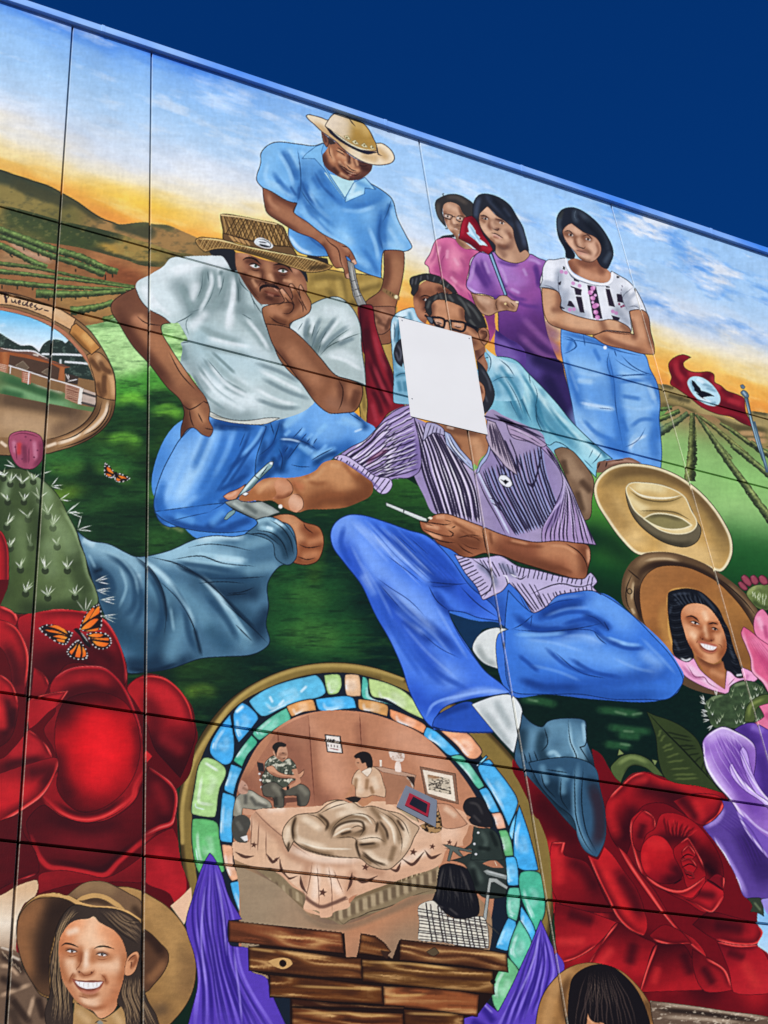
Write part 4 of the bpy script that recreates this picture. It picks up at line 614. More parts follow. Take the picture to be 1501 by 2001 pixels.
glass('350,340 400,280 440,300 495,370 470,410 430,460 380,515 360,470 350,400', '4eb0ea'); B('f0fcff', 6, .9, '370,330 400,305', 2, 0); glass('330,345 345,440 355,520 335,630 300,645 215,580 210,540 250,450', '4eb0ea')
glass('170,605 200,600 300,660 305,700 270,780 240,950 105,930 120,780', 'b4dc90'); B('f4fff0', 5, .8, '180,630 260,680', 2, 0); glass('110,960 250,980 270,1090 295,1270 150,1280 105,1100', '68ba70')
glass('620,330 660,310 685,375 600,430 520,490 500,500 460,460 530,390', TE); glass('455,470 490,510 430,590 400,655 350,620 390,550', '4cb890'); glass('660,300 740,270 815,262 835,325 760,335 690,360', 'e8a868'); glass('830,260 900,248 1050,250 1070,310 1000,318 850,322', BL); glass('1080,258 1180,270 1255,300 1250,360 1160,335 1085,315', TN); glass('1265,315 1360,350 1480,420 1465,460 1400,430 1270,365', 'f0a070')
glass('335,640 400,665 370,740 350,820 295,790 315,710', BL); glass('285,805 355,830 345,950 340,1100 275,1090 270,950', BL); glass('280,1110 340,1120 350,1220 385,1310 340,1325 300,1240', 'f0b48c'); tile(400, 1500, 3); glass('150,675 210,665 240,760 330,910 240,895 180,790', BL)
tile(720, 1400, 5)
glass('570,105 640,130 760,230 900,370 800,385 660,270 540,185', BL); glass('700,140 960,160 1050,250 1110,350 1060,410 980,410 860,280', 'f0aa80'); glass('800,390 900,375 970,440 1060,560 1130,680 1080,710 960,560 850,440', TE); glass('1045,485 1150,380 1165,395 1080,490', '3fa8e4', sm=0); glass('1070,490 1180,420 1260,520 1360,650 1460,830 1440,920 1370,1080 1300,920 1200,740 1100,580', '58b8ec')
glass('1080,720 1150,695 1220,800 1285,935 1200,940 1140,830', BL); glass('1200,950 1290,940 1345,1090 1260,1100 1230,1010', 'ecb090'); glass('1270,1115 1350,1110 1420,1360 1335,1365 1310,1250', '6cb878')
tile(900, 1500, 3)
glass('345,220 400,380 455,600 380,605 330,580 310,430 320,310', '4ab0ec'); glass('285,390 330,255 320,330 305,430', BL); glass('265,525 320,525 340,690 280,690', BL); glass('285,705 345,705 350,800 330,900 280,880', TE); glass('350,620 380,605 465,620 495,760 490,870 440,960 390,850 355,760', '52bc98'); glass('280,880 325,905 275,1075 205,1055', BL); glass('355,810 440,965 415,1030 350,900', BL); glass('345,890 420,1040 345,1190 280,1095', TE); glass('275,1110 345,1200 300,1300 230,1450 190,1380 190,1260', '74c088')
# room inside
fig('painted_room_scene')
tile(340, 1280, 3)
F('wall', '360,900 380,760 430,640 500,520 600,430 700,370 850,330 1000,325 1160,345 1320,400 1460,470 1600,600 1740,780 1850,1000 1890,1200 1880,1400 1850,1600 1800,1800 400,1800 380,1300 350,1100', 'bd8362')
B('d8a080', 50, .7, '1280,450 1460,560 1560,700;900,560 960,760;720,380 760,440', 22); B('8a5844', 40, .75, '620,500 700,600 780,800;420,760 500,860;820,820 880,860', 16); B('946048', 22, .6, '800,440 820,700 830,880;1090,380 1100,560', 9)
F('wall', '605,440 700,385 790,350 800,500 825,880 600,890 400,880 440,700', 'a06a52', 0, .55); D('6a3a2c', 1.6, '790,345 800,520 825,885;1088,335 1100,560;610,440 612,520', clip=0); 
F('floor', '345,1100 430,1090 500,1180 700,1350 900,1500 1200,1480 1500,1300 1850,1500 1800,1850 430,1850 380,1350', 'a08060'); B('b87a52', 50, .7, '700,1700 900,1720 1050,1650;1100,1560 1300,1500', 22); B('746050', 20, .7, '360,1130 480,1220 620,1400;800,1540 1000,1560 1200,1500', 8)
# bed
tile(340, 1280, 3)
F('bed_skirt', '540,1200 700,1330 900,1460 1100,1480 1400,1350 1500,1300 1490,1400 1300,1460 1150,1520 960,1560 780,1500 640,1380 560,1280', '7c684c'); ribs('cab490', 2.6, .75, '560,1240 570,1290', '1490,1300 1490,1400', 30, 1, taper=1.5); ribs('403020', 1.8, .8, '570,1240 580,1300', '1480,1300 1480,1400', 28, 1, taper=1.5)
tile(400, 1500, 3); F('bed_skirt', '380,580 520,720 600,780 840,800 900,740 1100,650 1370,570 1370,690 1200,760 1000,830 830,880 800,925 750,870 540,770 400,650', '7f6a4c'); ribs('d8c096', 3.4, .75, '380,590 400,650', '1370,580 1370,690', 34, 1, taper=1.5); ribs('3c2e20', 2, .85, '385,590 405,650', '1360,580 1360,690', 32, 1, taper=1.5)
F('bedspread', '265,300 300,250 400,240 640,228 800,210 1200,200 1500,250 1600,330 1560,440 1420,480 1380,570 1140,640 960,720 845,770 855,830 740,860 720,880 680,870 580,830 590,750 500,690 380,580 320,550 245,500 270,400', 'd8a886')
B('efcaac', 30, .75, '330,270 500,260 640,270;440,560 600,600 740,640;660,680 700,800;1300,420 1450,380', 12); B('a87860', 14, .75, '300,300 420,400 560,520;330,340 340,500;400,400 390,520;600,640 590,740;780,620 800,740;860,640 900,740', 5); B('c08e70', 30, .6, '560,540 700,600 900,640', 12); D('7a5040', 1.6, '290,290 430,400 520,480 640,560 900,600;330,330 330,500;360,380 370,520;620,580 600,740;720,590 740,680 760,800;660,600 650,800'); D('5a3024', 5, '245,490 300,500 350,510;370,540 430,550;590,740 640,770 690,810 740,800 840,770', clip=0, taper=3)
for q in ('370,535 400,560 440,530 420,560 390,565', '460,590 500,640 545,620 530,660 490,650', '560,640 575,700 600,730 590,745 560,700', '870,620 930,660 1010,610 1015,640 950,675 890,660', '1080,600 1130,580 1155,540 1150,590 1110,620', '1160,530 1220,570 1280,500 1285,540 1230,585 1180,570', '1290,480 1340,510 1390,450 1385,490 1340,520', '1400,470 1440,480 1480,430 1470,480', '830,740 860,640 855,730 840,760'): F('', q, '6a4434')
def star(x, y, r):
    a = np.arange(10) * math.pi / 5 - 1.4; rr = np.where(np.arange(10) % 2, .42, 1) * r
    F('', np.stack([P('%f,%f' % (x, y))[0, 0] + np.cos(a) * rr, P('%f,%f' % (x, y))[0, 1] + np.sin(a) * rr], 1), '5a382c', 0)
for x, y, r in ((400, 505, 7), (690, 735, 10), (940, 588, 8), (1222, 498, 8), (1335, 463, 6.5), (1435, 438, 6), (318, 470, 4)): star(x, y, r)
F('pillow', '1360,210 1440,220 1500,280 1540,330 1500,350 1400,350 1380,290', 'c49070'); B('efcfb0', 10, .7, '1400,230 1480,290', 4); O('5a3a2c', 1.3)
F('leopard_cloth', '1260,340 1330,300 1370,250 1385,300 1385,370 1340,385 1290,370', 'b08a5c'); N(.9, 5, 4, 5, '1c120c', -.02, .1); O('1c120c', 1.2)
F('blanket', '450,380 480,320 560,270 640,265 720,200 800,190 900,230 1000,220 1130,240 1230,280 1260,350 1230,400 1200,440 1180,520 1120,590 1060,600 960,570 900,520 780,530 660,500 520,430 490,500 480,440', 'b89f7c')
B('e2d0ac', 18, .8, '560,300 540,400 640,440 800,460;740,230 860,240 1000,270;900,380 980,330 1100,340;950,450 1060,460 1140,520;1150,300 1200,380', 7); B('7a664a', 14, .85, '640,280 700,360 740,400;720,360 800,300 900,290;760,400 860,340 960,350;520,380 560,460 700,490;1000,260 1090,320 1160,400;900,430 1000,420;1080,420 1100,520 1060,590', 5); B('4c3c2a', 7, .85, '740,380 780,330 880,300 960,310;800,420 860,370 940,380;640,290 690,350 740,370;1040,250 1120,310 1180,400 1160,480;900,520 890,430 1000,440 1060,500;480,490 500,420 470,370', 2.5); D('33261a', 1.8, '640,265 700,300 730,340;730,410 760,340 860,280 1000,300 1060,360;520,280 525,400 600,450 760,470 880,440;890,420 900,530;900,430 960,420 1030,410;1000,240 1100,270 1200,350;1120,300 1140,400;780,400 900,400 960,360'); O('3a2c20', 1.7)
# furniture and pictures
tile(720, 1400, 5)
F('fireplace', '50,490 140,495 300,530 465,575 450,640 440,720 420,620 370,590 140,545', 'c09a80', 0); O('5a3a2c', 1.3); F('fireplace', '140,545 370,590 420,640 430,720 300,760 280,860 170,860', 'a8775a', 0); D('e8dcc8', 2.2, '365,590 410,630 440,710', clip=0); F('', '370,580 450,590 450,690', '3a2a22', 0)
F('vase', '260,480 275,440 300,440 320,500 320,545 265,535', 'efdccc'); F('flowers', '200,345 260,335 340,350 355,400 330,440 270,435 220,410', 'e9d8c8'); N(.6, 4, 3, 5, 'a07860', .05, .2); F('candle', '110,425 130,425 132,490 112,490', 'efe0cc', 0)
F('picture', '505,490 850,560 880,855 560,780', '8a6650', 0); O('3a281e', 1.4); F('picture', '530,520 820,580 850,830 580,750', 'eedfc8', 0); F('picture', '575,565 795,610 810,765 590,715', 'cdbfa6', 0); N(.7, 5, 3, 3, '2a241e', .02, .14); B('a0714a', 8, .8, '600,580 650,590 690,580', 3); D('2a2420', 2.2, '590,640 640,660 700,640;620,690 700,705 800,730', clip=0)
tile(440, 1380, 5)
F('calendar', '970,272 1130,290 1155,465 995,450', '3a2e2a', 0); F('calendar', '985,285 1115,300 1140,455 1005,440', 'ece2d6', 0); D('2a2024', 2, '995,350 1010,320 1020,350 1030,325 1045,340 1060,325 1080,345 1110,335', clip=0); D('4a3a3a', 1.6, '1005,370 1010,400;1035,372 1040,402;1065,375 1070,405;1095,380 1100,410', clip=0); D('8a2a2a', 1.8, '1020,410 1115,428', clip=0)
# people of the room
F('rocking_chair', '310,540 375,560 390,640 420,860 450,900 720,890 730,930 600,945 590,970 480,980 470,930 370,880 340,700', '6a4436', 0); F('rocking_chair', '310,545 375,560 380,640 325,630', '2e2c2c', 0); dots('efe4d8', 2, '335,660 345,720 355,790', clip=0)
F('shirt_figure', '390,560 440,500 480,480 560,540 620,510 680,560 700,620 720,700 640,740 600,790 540,790 480,740 370,760 360,690 390,630', '4c5244'); N(.9, 7, 5, 6, 'dcd8c0', .03, .14); ribs('20221e', 1.4, .7, '390,560 380,740', '690,580 640,740', 8, 1); O('1c1c1a', 1.3)
F('trousers_figure', '360,780 480,740 560,790 600,800 740,760 810,800 830,850 790,970 710,970 700,880 580,880 570,985 480,985 470,900 380,870', '5a564a'); B('8a8674', 10, .7, '480,790 540,850;740,790 790,850', 4); B('2e2c26', 8, .8, '560,820 580,880;700,880 720,960;490,880 500,980', 3); O('1e1c18', 1.4)
F('arm_figure', '400,600 460,580 520,640 620,670 720,660 770,620 770,650 740,695 640,705 520,695 430,650', 'd09a78'); B('8a5a44', 5, .7, '430,640 540,690 660,700', 2); O('4a2c20', 1.2); F('arm_figure', '650,620 700,610 720,680 740,740 640,800 590,820 560,800 620,780 690,730', 'c89070'); F('', '600,785 630,780 625,815 600,820', '1c1818', 0)
F('head_figure', '470,430 520,400 590,385 610,450 605,500 560,540 510,510 480,480', 'cf9c7c'); B('8a5e48', 6, .7, '540,470 590,470;520,500 570,530', 2); F('hair_figure', '460,400 490,360 550,350 600,375 590,395 530,400 510,440 500,500 480,440', '26221f'); D('2a1c16', 1.4, '550,455 585,460;560,510 595,505', clip=0)
F('shirt_figure', '90,960 120,880 240,820 330,870 440,940 460,990 380,1000 290,1010 170,1000 160,1080 80,1070', '94907e'); B('d0ccb8', 8, .7, '240,840 320,900 400,960;120,930 140,1020', 3); B('54524a', 7, .8, '260,900 300,960;200,880 200,940;330,960 400,980', 2.5); O('2e2c28', 1.3); F('head_figure', '130,800 160,720 200,750 225,800 215,850 190,860 140,850', 'c89c84'); B('8a6450', 5, .7, '180,800 215,820', 2); D('3a2820', 1.4, '185,770 205,775', clip=0)
F('trousers_figure', '80,1100 170,1060 230,1090 250,1140 210,1260 220,1330 130,1330 80,1280', '4c4a42'); B('7a786c', 8, .6, '110,1120 170,1220', 3); F('arm_figure', '170,1000 240,1005 300,1025 260,1060 180,1050', 'cf9c7c'); F('', '150,1280 215,1260 225,1310 190,1320', 'e8e4dc', 0)
F('shirt_figure', '1240,760 1280,640 1330,610 1400,620 1440,590 1510,640 1550,760 1570,830 1560,890 1440,870 1380,890 1280,880 1270,790', 'd9b492'); B('f2dabc', 12, .75, '1300,700 1320,820;1440,680 1490,820', 5); B('94704e', 7, .8, '1390,700 1380,820;1420,780 1450,860;1280,720 1270,790', 2.5); O('4a3424', 1.3)
F('arm_figure', '1240,760 1270,790 1220,870 1160,910 1190,850', 'c48c68'); F('arm_figure', '1380,900 1440,870 1450,900 1350,980 1290,940', 'c08862'); F('', '1170,900 1260,880 1330,900 1280,945', '2a2420'); 
F('head_figure', '1270,560 1290,510 1340,490 1380,560 1400,620 1340,640 1300,600', 'c89270'); F('hair_figure', '1258,490 1290,460 1350,442 1410,460 1440,520 1435,600 1395,610 1370,550 1340,560 1310,510 1275,510', '1f1b1a'); D('2a1a14', 1.5, '1285,550 1310,555', clip=0); F('', '1330,640 1420,600 1435,620 1390,690', 'efdcc4'); O('6a4a34', 1)
# the two women at the right of the bed
tile(780, 1640, 4.842)
F('dress_figure', '690,-60 800,-100 900,-60 960,60 1000,160 1000,540 800,550 700,440 620,240 490,200 640,150 690,100', '2c342f'); B('56645a', 12, .7, '680,230 740,320 780,400;720,-20 820,60;720,160 860,190', 5); B('121614', 12, .8, '760,140 900,200;700,300 720,420;880,-40 940,80', 4); O('141816', 1.4); dots('efe8d8', 2.2, '712,42 735,140')
F('arm_figure', '620,90 700,130 640,140;'.replace(';', ''), 'c08864', 0); F('arm_figure', '790,230 900,195 990,270 880,265', 'b87c5c'); D('e8d0b0', 1.5, '900,200 930,260', clip=0)
F('folding_chair', '415,50 450,50 690,105 700,130 560,100 610,165 570,160 510,110 480,210 455,205 480,95', '5a6058', 0); O('20241f', 1.3); F('folding_chair', '795,300 830,285 1020,340 1020,385 830,335', '8a908a', 0); B('c8ccc6', 3, .8, '820,300 1010,350', 1); O('20241f', 1.3); F('folding_chair', '850,365 920,370 1030,450 1020,475 900,405 870,410 825,770 795,750', 'a8aca4', 0); O('2a2c28', 1.3); D('3a3c38', 2, '820,780 960,910', clip=0)
F('hair_figure', '365,340 390,260 450,230 540,240 640,280 690,380 720,480 750,580 750,710 700,740 600,750 500,740 420,690 330,650 315,580 350,480', '17161a'); B('4a4644', 4, .7, '420,270 390,400 360,560;480,260 500,400 560,560;580,280 640,420 700,600;340,620 420,650;470,650 560,720', 1.6); ribs('3a3836', 1.2, .7, '410,260 340,600', '640,290 730,700', 9, 2); O('0c0c0e', 1.4)
F('checked_blouse', '185,630 230,600 320,580 400,660 480,735 600,755 740,730 800,740 830,800 845,1030 600,1010 430,980 180,950 190,800', 'e2dac6'); ribs('2a2224', 2.6, .9, '225,600 290,1000', '790,740 850,1030', 11, 1, taper=0); ribs('2a2224', 2, .85, '180,640 820,760', '190,960 840,1030', 11, 1, taper=0); O('1e1a1a', 1.5)
tile(720, 1400, 5); F('hair_figure', '925,880 960,810 1040,790 1110,810 1170,900 1210,1010 1215,1080 1120,1080 1010,1050 975,1010 1000,990 960,960', '201e20'); B('4c4846', 5, .6, '980,840 1060,860 1120,960;1020,960 1100,1040', 2); O('101012', 1.3); F('head_figure', '965,965 1000,985 980,1010 1000,1040 960,1000', 'b88464')
F('arm_figure', '990,1060 1030,1070 1020,1150 1000,1240 930,1260 920,1220 960,1140', 'b5805f'); F('dress_figure', '1030,1075 1080,1090 1200,1100 1260,1150 1300,1280 1320,1400 1000,1400 1020,1300 940,1290 1010,1230 1020,1150', '2e3832'); B('5a685e', 9, .6, '1100,1120 1150,1220 1120,1320', 4); B('161c18', 8, .8, '1190,1110 1260,1280;1060,1280 1200,1300', 3); dots('f0e8d4', 2.2, '1072,1135 1035,1245 1050,1345', clip=0); O('141816', 1.3)
# ------------------------------------------------------------------ red rose, right
fig('painted_right_rose')
tile(900, 1500, 3)
F('outer_petals', '390,0 450,60 560,210 640,300 720,420 800,520 830,440 850,300 840,200 820,60 790,0 900,60 940,100 1000,40 1080,25 1200,60 1420,100 1560,170 1600,320 1800,520 1820,1100 2040,1420 2000,1600 560,1600 560,1050 540,760 510,440 440,260 400,150', '70121c')
RS = CUR
tile(1000, 1100, 3); F('outer_petals', '5,1150 20,1160 80,1230 180,1330 320,1500 150,1500 95,1390 45,1290 5,1215', '7c151f'); F('outer_petals', '470,1090 520,1120 580,1220 640,1290 580,1400 550,1440 510,1300', '8c1a22'); B('5a0d16', 10, .7, '500,1120 560,1260', 4)
tile(900, 1500, 3)
R1, R2, R3, RD = 'b01c24', 'd02a2c', '7c141e', '360810'
def petal(pts, c=R1, dk=RD, hi='dc3a38', w=14, sh=None, lt=None, edge=1):
    F('petal', pts, c)
    if CUR is None: return
    E(dk, w * 2.2, .6, w); E(dk, w * 1.1, .6, w * .5)
    if sh: B('4a0c14', w * 1.8, .8, sh, w * .8)
    if lt: B(hi, w * 1.3, .6, lt, w * .6)
    N(.05, 22, 10)
    if edge: E(hi, min(7, w * .6), .62, 2.2)
    O('1e0408', 1.3)
B('8a1620', 70, .7, '600,700 700,800 640,1000;560,1100 800,1080', 30, RS); B('3c0a12', 60, .85, '480,200 560,330 600,440;740,540 680,620 700,760 860,860;900,1000 1000,1200 1050,1400;560,880 700,860;1200,1150 1300,1300', 26, RS); B('c02428', 26, .7, '540,450 560,560 640,600;580,900 700,900 860,860;820,1000 760,1100 640,1120;1100,1150 1200,1300 1220,1380;1300,1100 1450,1240 1500,1380', 12, RS); B('a81c24', 20, .6, '900,880 800,1000;1000,1000 960,1130;1350,1100 1460,1260', 9, RS)
petal('850,240 880,160 940,110 1000,50 1080,25 1200,60 1400,100 1520,150 1540,240 1480,330 1400,340 1300,280 1180,260 1100,240 1020,270 1000,380 920,460 860,400', R1, sh='1100,120 1240,200 1400,300;1000,180 960,300;1080,240 1200,230', lt='960,140 900,230 920,340;1120,70 1300,120 1460,160;1380,200 1440,240')
petal('850,440 940,560 1000,680 1080,800 1100,920 1080,990 1040,960 960,900 900,800 830,680 770,560 740,510 800,530', 'b41e26', lt='840,560 900,680 980,800 1060,940', sh='900,560 1000,740 1080,900')
petal('920,450 1000,560 1100,680 1200,800 1250,900 1340,960 1420,1060 1450,1110 1400,1090 1280,1000 1180,860 1060,720 960,580', 'c02228', lt='960,500 1080,660 1220,840 1400,1060', sh='1060,680 1160,800', w=9)
petal('1080,1000 1160,960 1260,960 1380,1020 1300,1040 1200,1040', '8c1620', w=8, edge=0)
petal('1340,1000 1400,900 1600,940 1800,1080 1810,1160 1700,1150 1480,1080', '981822', lt='1480,960 1700,1060 1780,1130', w=12)
petal('1100,640 1160,740 1280,820 1400,840 1420,900 1360,1000 1260,900 1180,820', 'ac1c24', lt='1180,760 1320,860', w=10)
petal('1000,300 1080,240 1140,270 1140,340 1200,270 1320,290 1440,360 1520,470 1560,580 1540,740 1480,820 1400,840 1280,780 1140,700 1060,640 1010,500 995,380', 'a01a22', sh='1180,420 1260,440;1440,460 1500,560;1120,420 1040,440;1440,620 1480,600 1440,560', lt='1020,340 1010,460 1050,600 1140,690;1200,300 1320,320 1430,400;1500,640 1520,720 1460,800')
ribs('5c0e18', 3, .6, '1160,300 1180,400', '1400,360 1340,420', 8, 1.5, taper=1.5); ribs('d43a38', 2, .5, '1170,300 1200,390', '1400,360 1360,400', 7, 1.5, taper=1.5)
petal('1060,480 1080,430 1150,390 1220,440 1270,540 1300,620 1280,680 1200,690 1100,640 1060,560', 'b41e26', lt='1100,430 1170,430 1220,500;1080,520 1100,600', sh='1240,560 1280,650 1180,670')
petal('1240,470 1320,405 1400,500 1440,600 1420,700 1340,740 1200,700 1100,660 1200,690 1290,670 1300,560', 'b21e26', w=8, lt='1320,430 1380,500;1160,690 1280,730 1420,660', sh='1380,600 1380,660')
for q in ('1290,500 1330,450 1380,500 1370,540 1310,540', '1300,560 1350,540 1390,600 1360,640 1320,620', '1310,610 1350,620 1370,660 1340,650'): petal(q, 'a01a22', w=5)
D('2a060c', 3, '1300,520 1340,480 1375,510;1310,570 1360,560 1385,610;1300,600 1330,640 1365,660;1480,640 1550,700;1330,740 1400,740;1420,660 1430,720', clip=0); dots('1c0508', 8, '1460,600', .7, clip=0)
petal('1430,660 1480,640 1550,740 1560,780 1500,850 1400,840 1340,780', 'b01e26', lt='1440,700 1520,780', w=8)
tile(1200, 1300, 2.854)
F('outer_petals', '620,1050 700,1200 780,1360 830,1490 800,1560 740,1480 600,1400 560,1300 610,1200', '84141e'); B('b82228', 10, .7, '680,1180 760,1340 820,1480', 4); F('outer_petals', '480,1520 640,1560 800,1560 900,1650 900,2000 660,1900 680,1760 600,1640', '98181f'); B('c42a2c', 16, .7, '700,1600 780,1700 820,1840', 7); B('5c0e16', 16, .7, '600,1580 700,1600 820,1580', 6); D('d03634', 3, '520,1600 600,1660 660,1760 670,1860 640,1910', clip=0); D('3a0810', 3, '560,1640 640,1740 655,1840', clip=0)
# ------------------------------------------------------------------ leaf, thorn stem
fig('painted_leaf')
tile(1000, 1100, 3)
F('blade', '790,870 830,890 920,920 1000,960 1090,1040 1130,1140 1160,1220 1200,1310 1240,1350 1100,1310 960,1290 900,1260 860,1150 845,1020 820,940', '33401f'); ribs('5d6b38', 4, .7, '860,960 850,1000', '1120,1290 960,1290', 9, 2, taper=1.5, soft=1.5); ribs('18200e', 3, .8, '880,970 1040,1010', '1160,1270 1150,1200', 8, 2, taper=1.5, soft=1.5); D('11180a', 3, '800,880 900,990 1000,1090 1120,1220 1210,1320'); O('0e140a', 1.6)
fig('painted_thorny_stem')
F('stem', '580,1200 610,1160 650,1130 720,1120 800,1150 850,1200 890,1250 840,1240 780,1200 700,1190 660,1240 640,1290 600,1250', '4f5f34'); B('8a9a5c', 8, .7, '620,1180 700,1140 800,1170', 3); B('26301a', 8, .8, '660,1230 720,1190 820,1230', 3); O('10180c', 1.6); F('thorn', '620,1130 630,1090 660,1120', '7a8a54', 0); O('10180c', 1.3); F('thorn', '820,1150 855,1160 840,1190', '7a8a54', 0); O('10180c', 1.3)
# ------------------------------------------------------------------ striped-shirt man (his face is behind the sheet)
fig('painted_man_in_striped_shirt')
tile(760, 520, 6)
F('hair', '60,1040 90,900 150,850 200,900 240,1250 200,1230 170,1110 150,1180 100,1140', '26262c'); B('5a5c66', 4, .8, '100,920 140,1010 130,1120;80,1000 120,1120', 1.5); O('141418', 1.5)
F('hair', '1030,1110 1090,1160 1150,1250 1210,1380 1240,1500 1200,1640 1100,1740 1020,1700 1060,1400', '2b2c31'); B('55575f', 4, .7, '1080,1200 1160,1330 1200,1480;1120,1500 1160,1600', 2); O('141418', 1.5)
F('ear', '1050,1340 1110,1400 1130,1480 1120,1560 1080,1640 1040,1600', 'b88262'); B('6a4230', 5, .8, '1070,1400 1100,1500', 2); O('2a1812', 1.5)
tile(760, 760, 5)
F('neck', '420,300 560,340 960,440 1000,520 960,620 880,700 870,760 800,700 700,600 560,440', 'a87450'); B('d0a078', 18, .7, '820,480 880,600 870,700', 7); B('6a4430', 14, .8, '540,360 620,400 720,420 900,430;560,440 700,600', 5); B('e8d0bc', 5, .6, '560,370 640,390', 2)
# striped shirt
F('shirt', '140,170 210,140 240,260 340,320 540,420 820,800 870,770 980,560 960,330 940,260 1000,200 1120,260 1350,360 1500,440 1540,545 1620,660 1700,815 1785,985 1850,1180 1700,1500 1400,1700 900,1500 700,1280 560,1230 430,1210 340,1040 260,880 230,800 130,870 -20,890 -140,960 -260,900 -460,620 -330,560 -150,420 -40,300 20,230 110,180', 'a596b6')
SH = CUR
B('8f80ac', 60, .7, '300,400 360,700 500,1100;1000,700 1080,1000 1160,1300;1500,700 1560,1000', 24, SH); B('d6c8e2', 40, .7, '520,800 600,1000;640,640 760,1000', 16, SH)
K = '241d33'
ribs('e6dcf0', (2.2, 3.6), .7, '180,260 260,560 310,800 400,1060 470,1240', '560,470 720,720 850,980 905,1310', 12, 1.2, SH, 9, taper=6, t0=.04, t1=1.04)
ribs(K, (3.8, 5.6), .93, '180,260 260,560 310,800 400,1060 470,1240', '560,470 720,720 850,980 905,1310', 12, 1.5, SH, 3, taper=7)
ribs('8fa0cc', (3, 5), .6, '890,800 980,1020 1120,1260 1230,1440', '1500,540 1540,800 1620,1050 1720,1300', 18, 1.5, SH, 14, taper=6, t0=.02, t1=1.02)
ribs(K, (3.2, 4.4), .93, '890,800 980,1020 1120,1260 1230,1440', '1500,540 1540,800 1620,1050 1720,1300', 18, 1.8, SH, 15, taper=7)
ribs(K, 3, .9, '960,540 1050,700 1150,850', '1200,480 1260,640 1330,820', 6, 1.2, SH, 16, taper=7)
D('c9cbe4', 4.5, '860,790 960,1000 1080,1230 1180,1420', clip=SH, taper=5); D(K, 2, '850,830 940,1040 1060,1260 1150,1440;880,790 980,1000 1100,1220', clip=SH)
# far sleeve
tile(1000, 750, 3)
F('sleeve', '-20,240 60,270 200,360 250,420 300,520 350,620 400,740 450,850 495,945 420,935 300,930 180,925 180,850 250,720 300,560 200,400', 'ab93bc', 1); SV = CUR
ribs(K, 2.8, .9, '200,370 300,560 250,740 190,880 190,930', '230,400 420,760 490,945', 11, 1.2, SV, 22, taper=7); ribs('e0d2ee', 1.6, .7, '200,400 290,600 240,760 210,920', '240,420 430,800 470,940', 8, 1.2, SV, 23); B('5e4a80', 14, .5, '290,600 260,760 200,860', 6); B('cbbce0', 5, .8, '310,560 290,680 220,770 180,850', 2); O(K, 2)
F('shoulder', '-30,235 60,270 140,310 205,355 190,370 100,340 0,310', 'b09ab8'); D(K, 1.8, '-20,260 80,300 180,362;-30,285 60,320 150,355', 0.9); B('d8c8dc', 4, .7, '20,265 120,320', 2); O(K, 1.8)
# near sleeve with cuff
tile(500, 600, 3)
F('sleeve', '850,590 920,570 930,660 960,800 960,960 900,1000 800,1010 760,1090 720,1060 640,960 540,890 460,890 560,820 640,780 700,720 760,650', 'a390bc'); SV = CUR
ribs('efe4f4', 3, .8, '760,660 620,790 520,880', '940,960 820,990 760,1010', 13, 2.2, SV, 31, taper=4); ribs(K, (2.2, 3.2), .9, '770,640 640,770 480,890', '950,900 860,970 740,1020', 15, 2.4, SV, 32, taper=4); B('5a4a84', 26, .5, '900,760 860,860 840,960;940,820 930,940', 10, SV); B('74304a', 8, .5, '780,830 680,890 650,920', 3, SV); O(K, 2)
F('cuff', '455,885 500,865 620,930 700,990 790,1010 800,1045 770,1090 735,1095 640,1000 540,930', 'c9badb'); ribs(K, 2.2, .9, '470,870 455,900', '800,1020 740,1100', 13, .6, taper=6); B('6c5c90', 5, .8, '480,895 600,960 740,1080', 2); O(K, 1.8)
# collar
tile(760, 760, 5)
F('collar', '330,515 370,330 460,340 540,400 545,460 440,430', 'b0aac6', 1); ribs(K, 1.6, .8, '400,330 340,500', '520,390 520,440', 4); O(K, 2)
F('collar', '540,410 600,440 700,590 810,710 830,800 690,690 560,540', 'aab4d2', 0); D(K, 2, '580,430 640,560 810,760;560,460 620,580 800,790'); D('e4e8f4', 2, '560,420 600,520 690,640 800,740'); O(K, 1.8)
F('collar', '960,300 1040,330 1130,520 1200,700 1260,850 1140,760 1060,660 990,580 950,480', 'b8a8b8', 0); ribs('3a3044', 3, .85, '970,330 1000,560', '1060,340 1240,830', 7, 1, taper=2); O(K, 2)
F('placket', '870,770 890,720 960,620 975,550 990,570 960,680 900,760 880,810 850,830', 'a4b0d0'); O(K, 1.5)
F('badge', '1070,880 1090,845 1140,845 1190,890 1205,940 1170,962 1120,945 1085,915', 'f2f4f4'); O('2a2a30', 1.6); F('', '1085,880 1120,895 1140,885 1160,900 1175,905 1155,920 1140,935 1120,910', '101014', 0)
dots('aeb4cc', 3, '1010,1095', clip=0); D(K, 2, '975,1060 1040,1090 1100,1150 1120,1200;1000,1110 1060,1150 1100,1200', clip=0)
D(K, 3, '1400,1000 1440,860 1500,600;1420,880 1400,960 1340,900', clip=0)
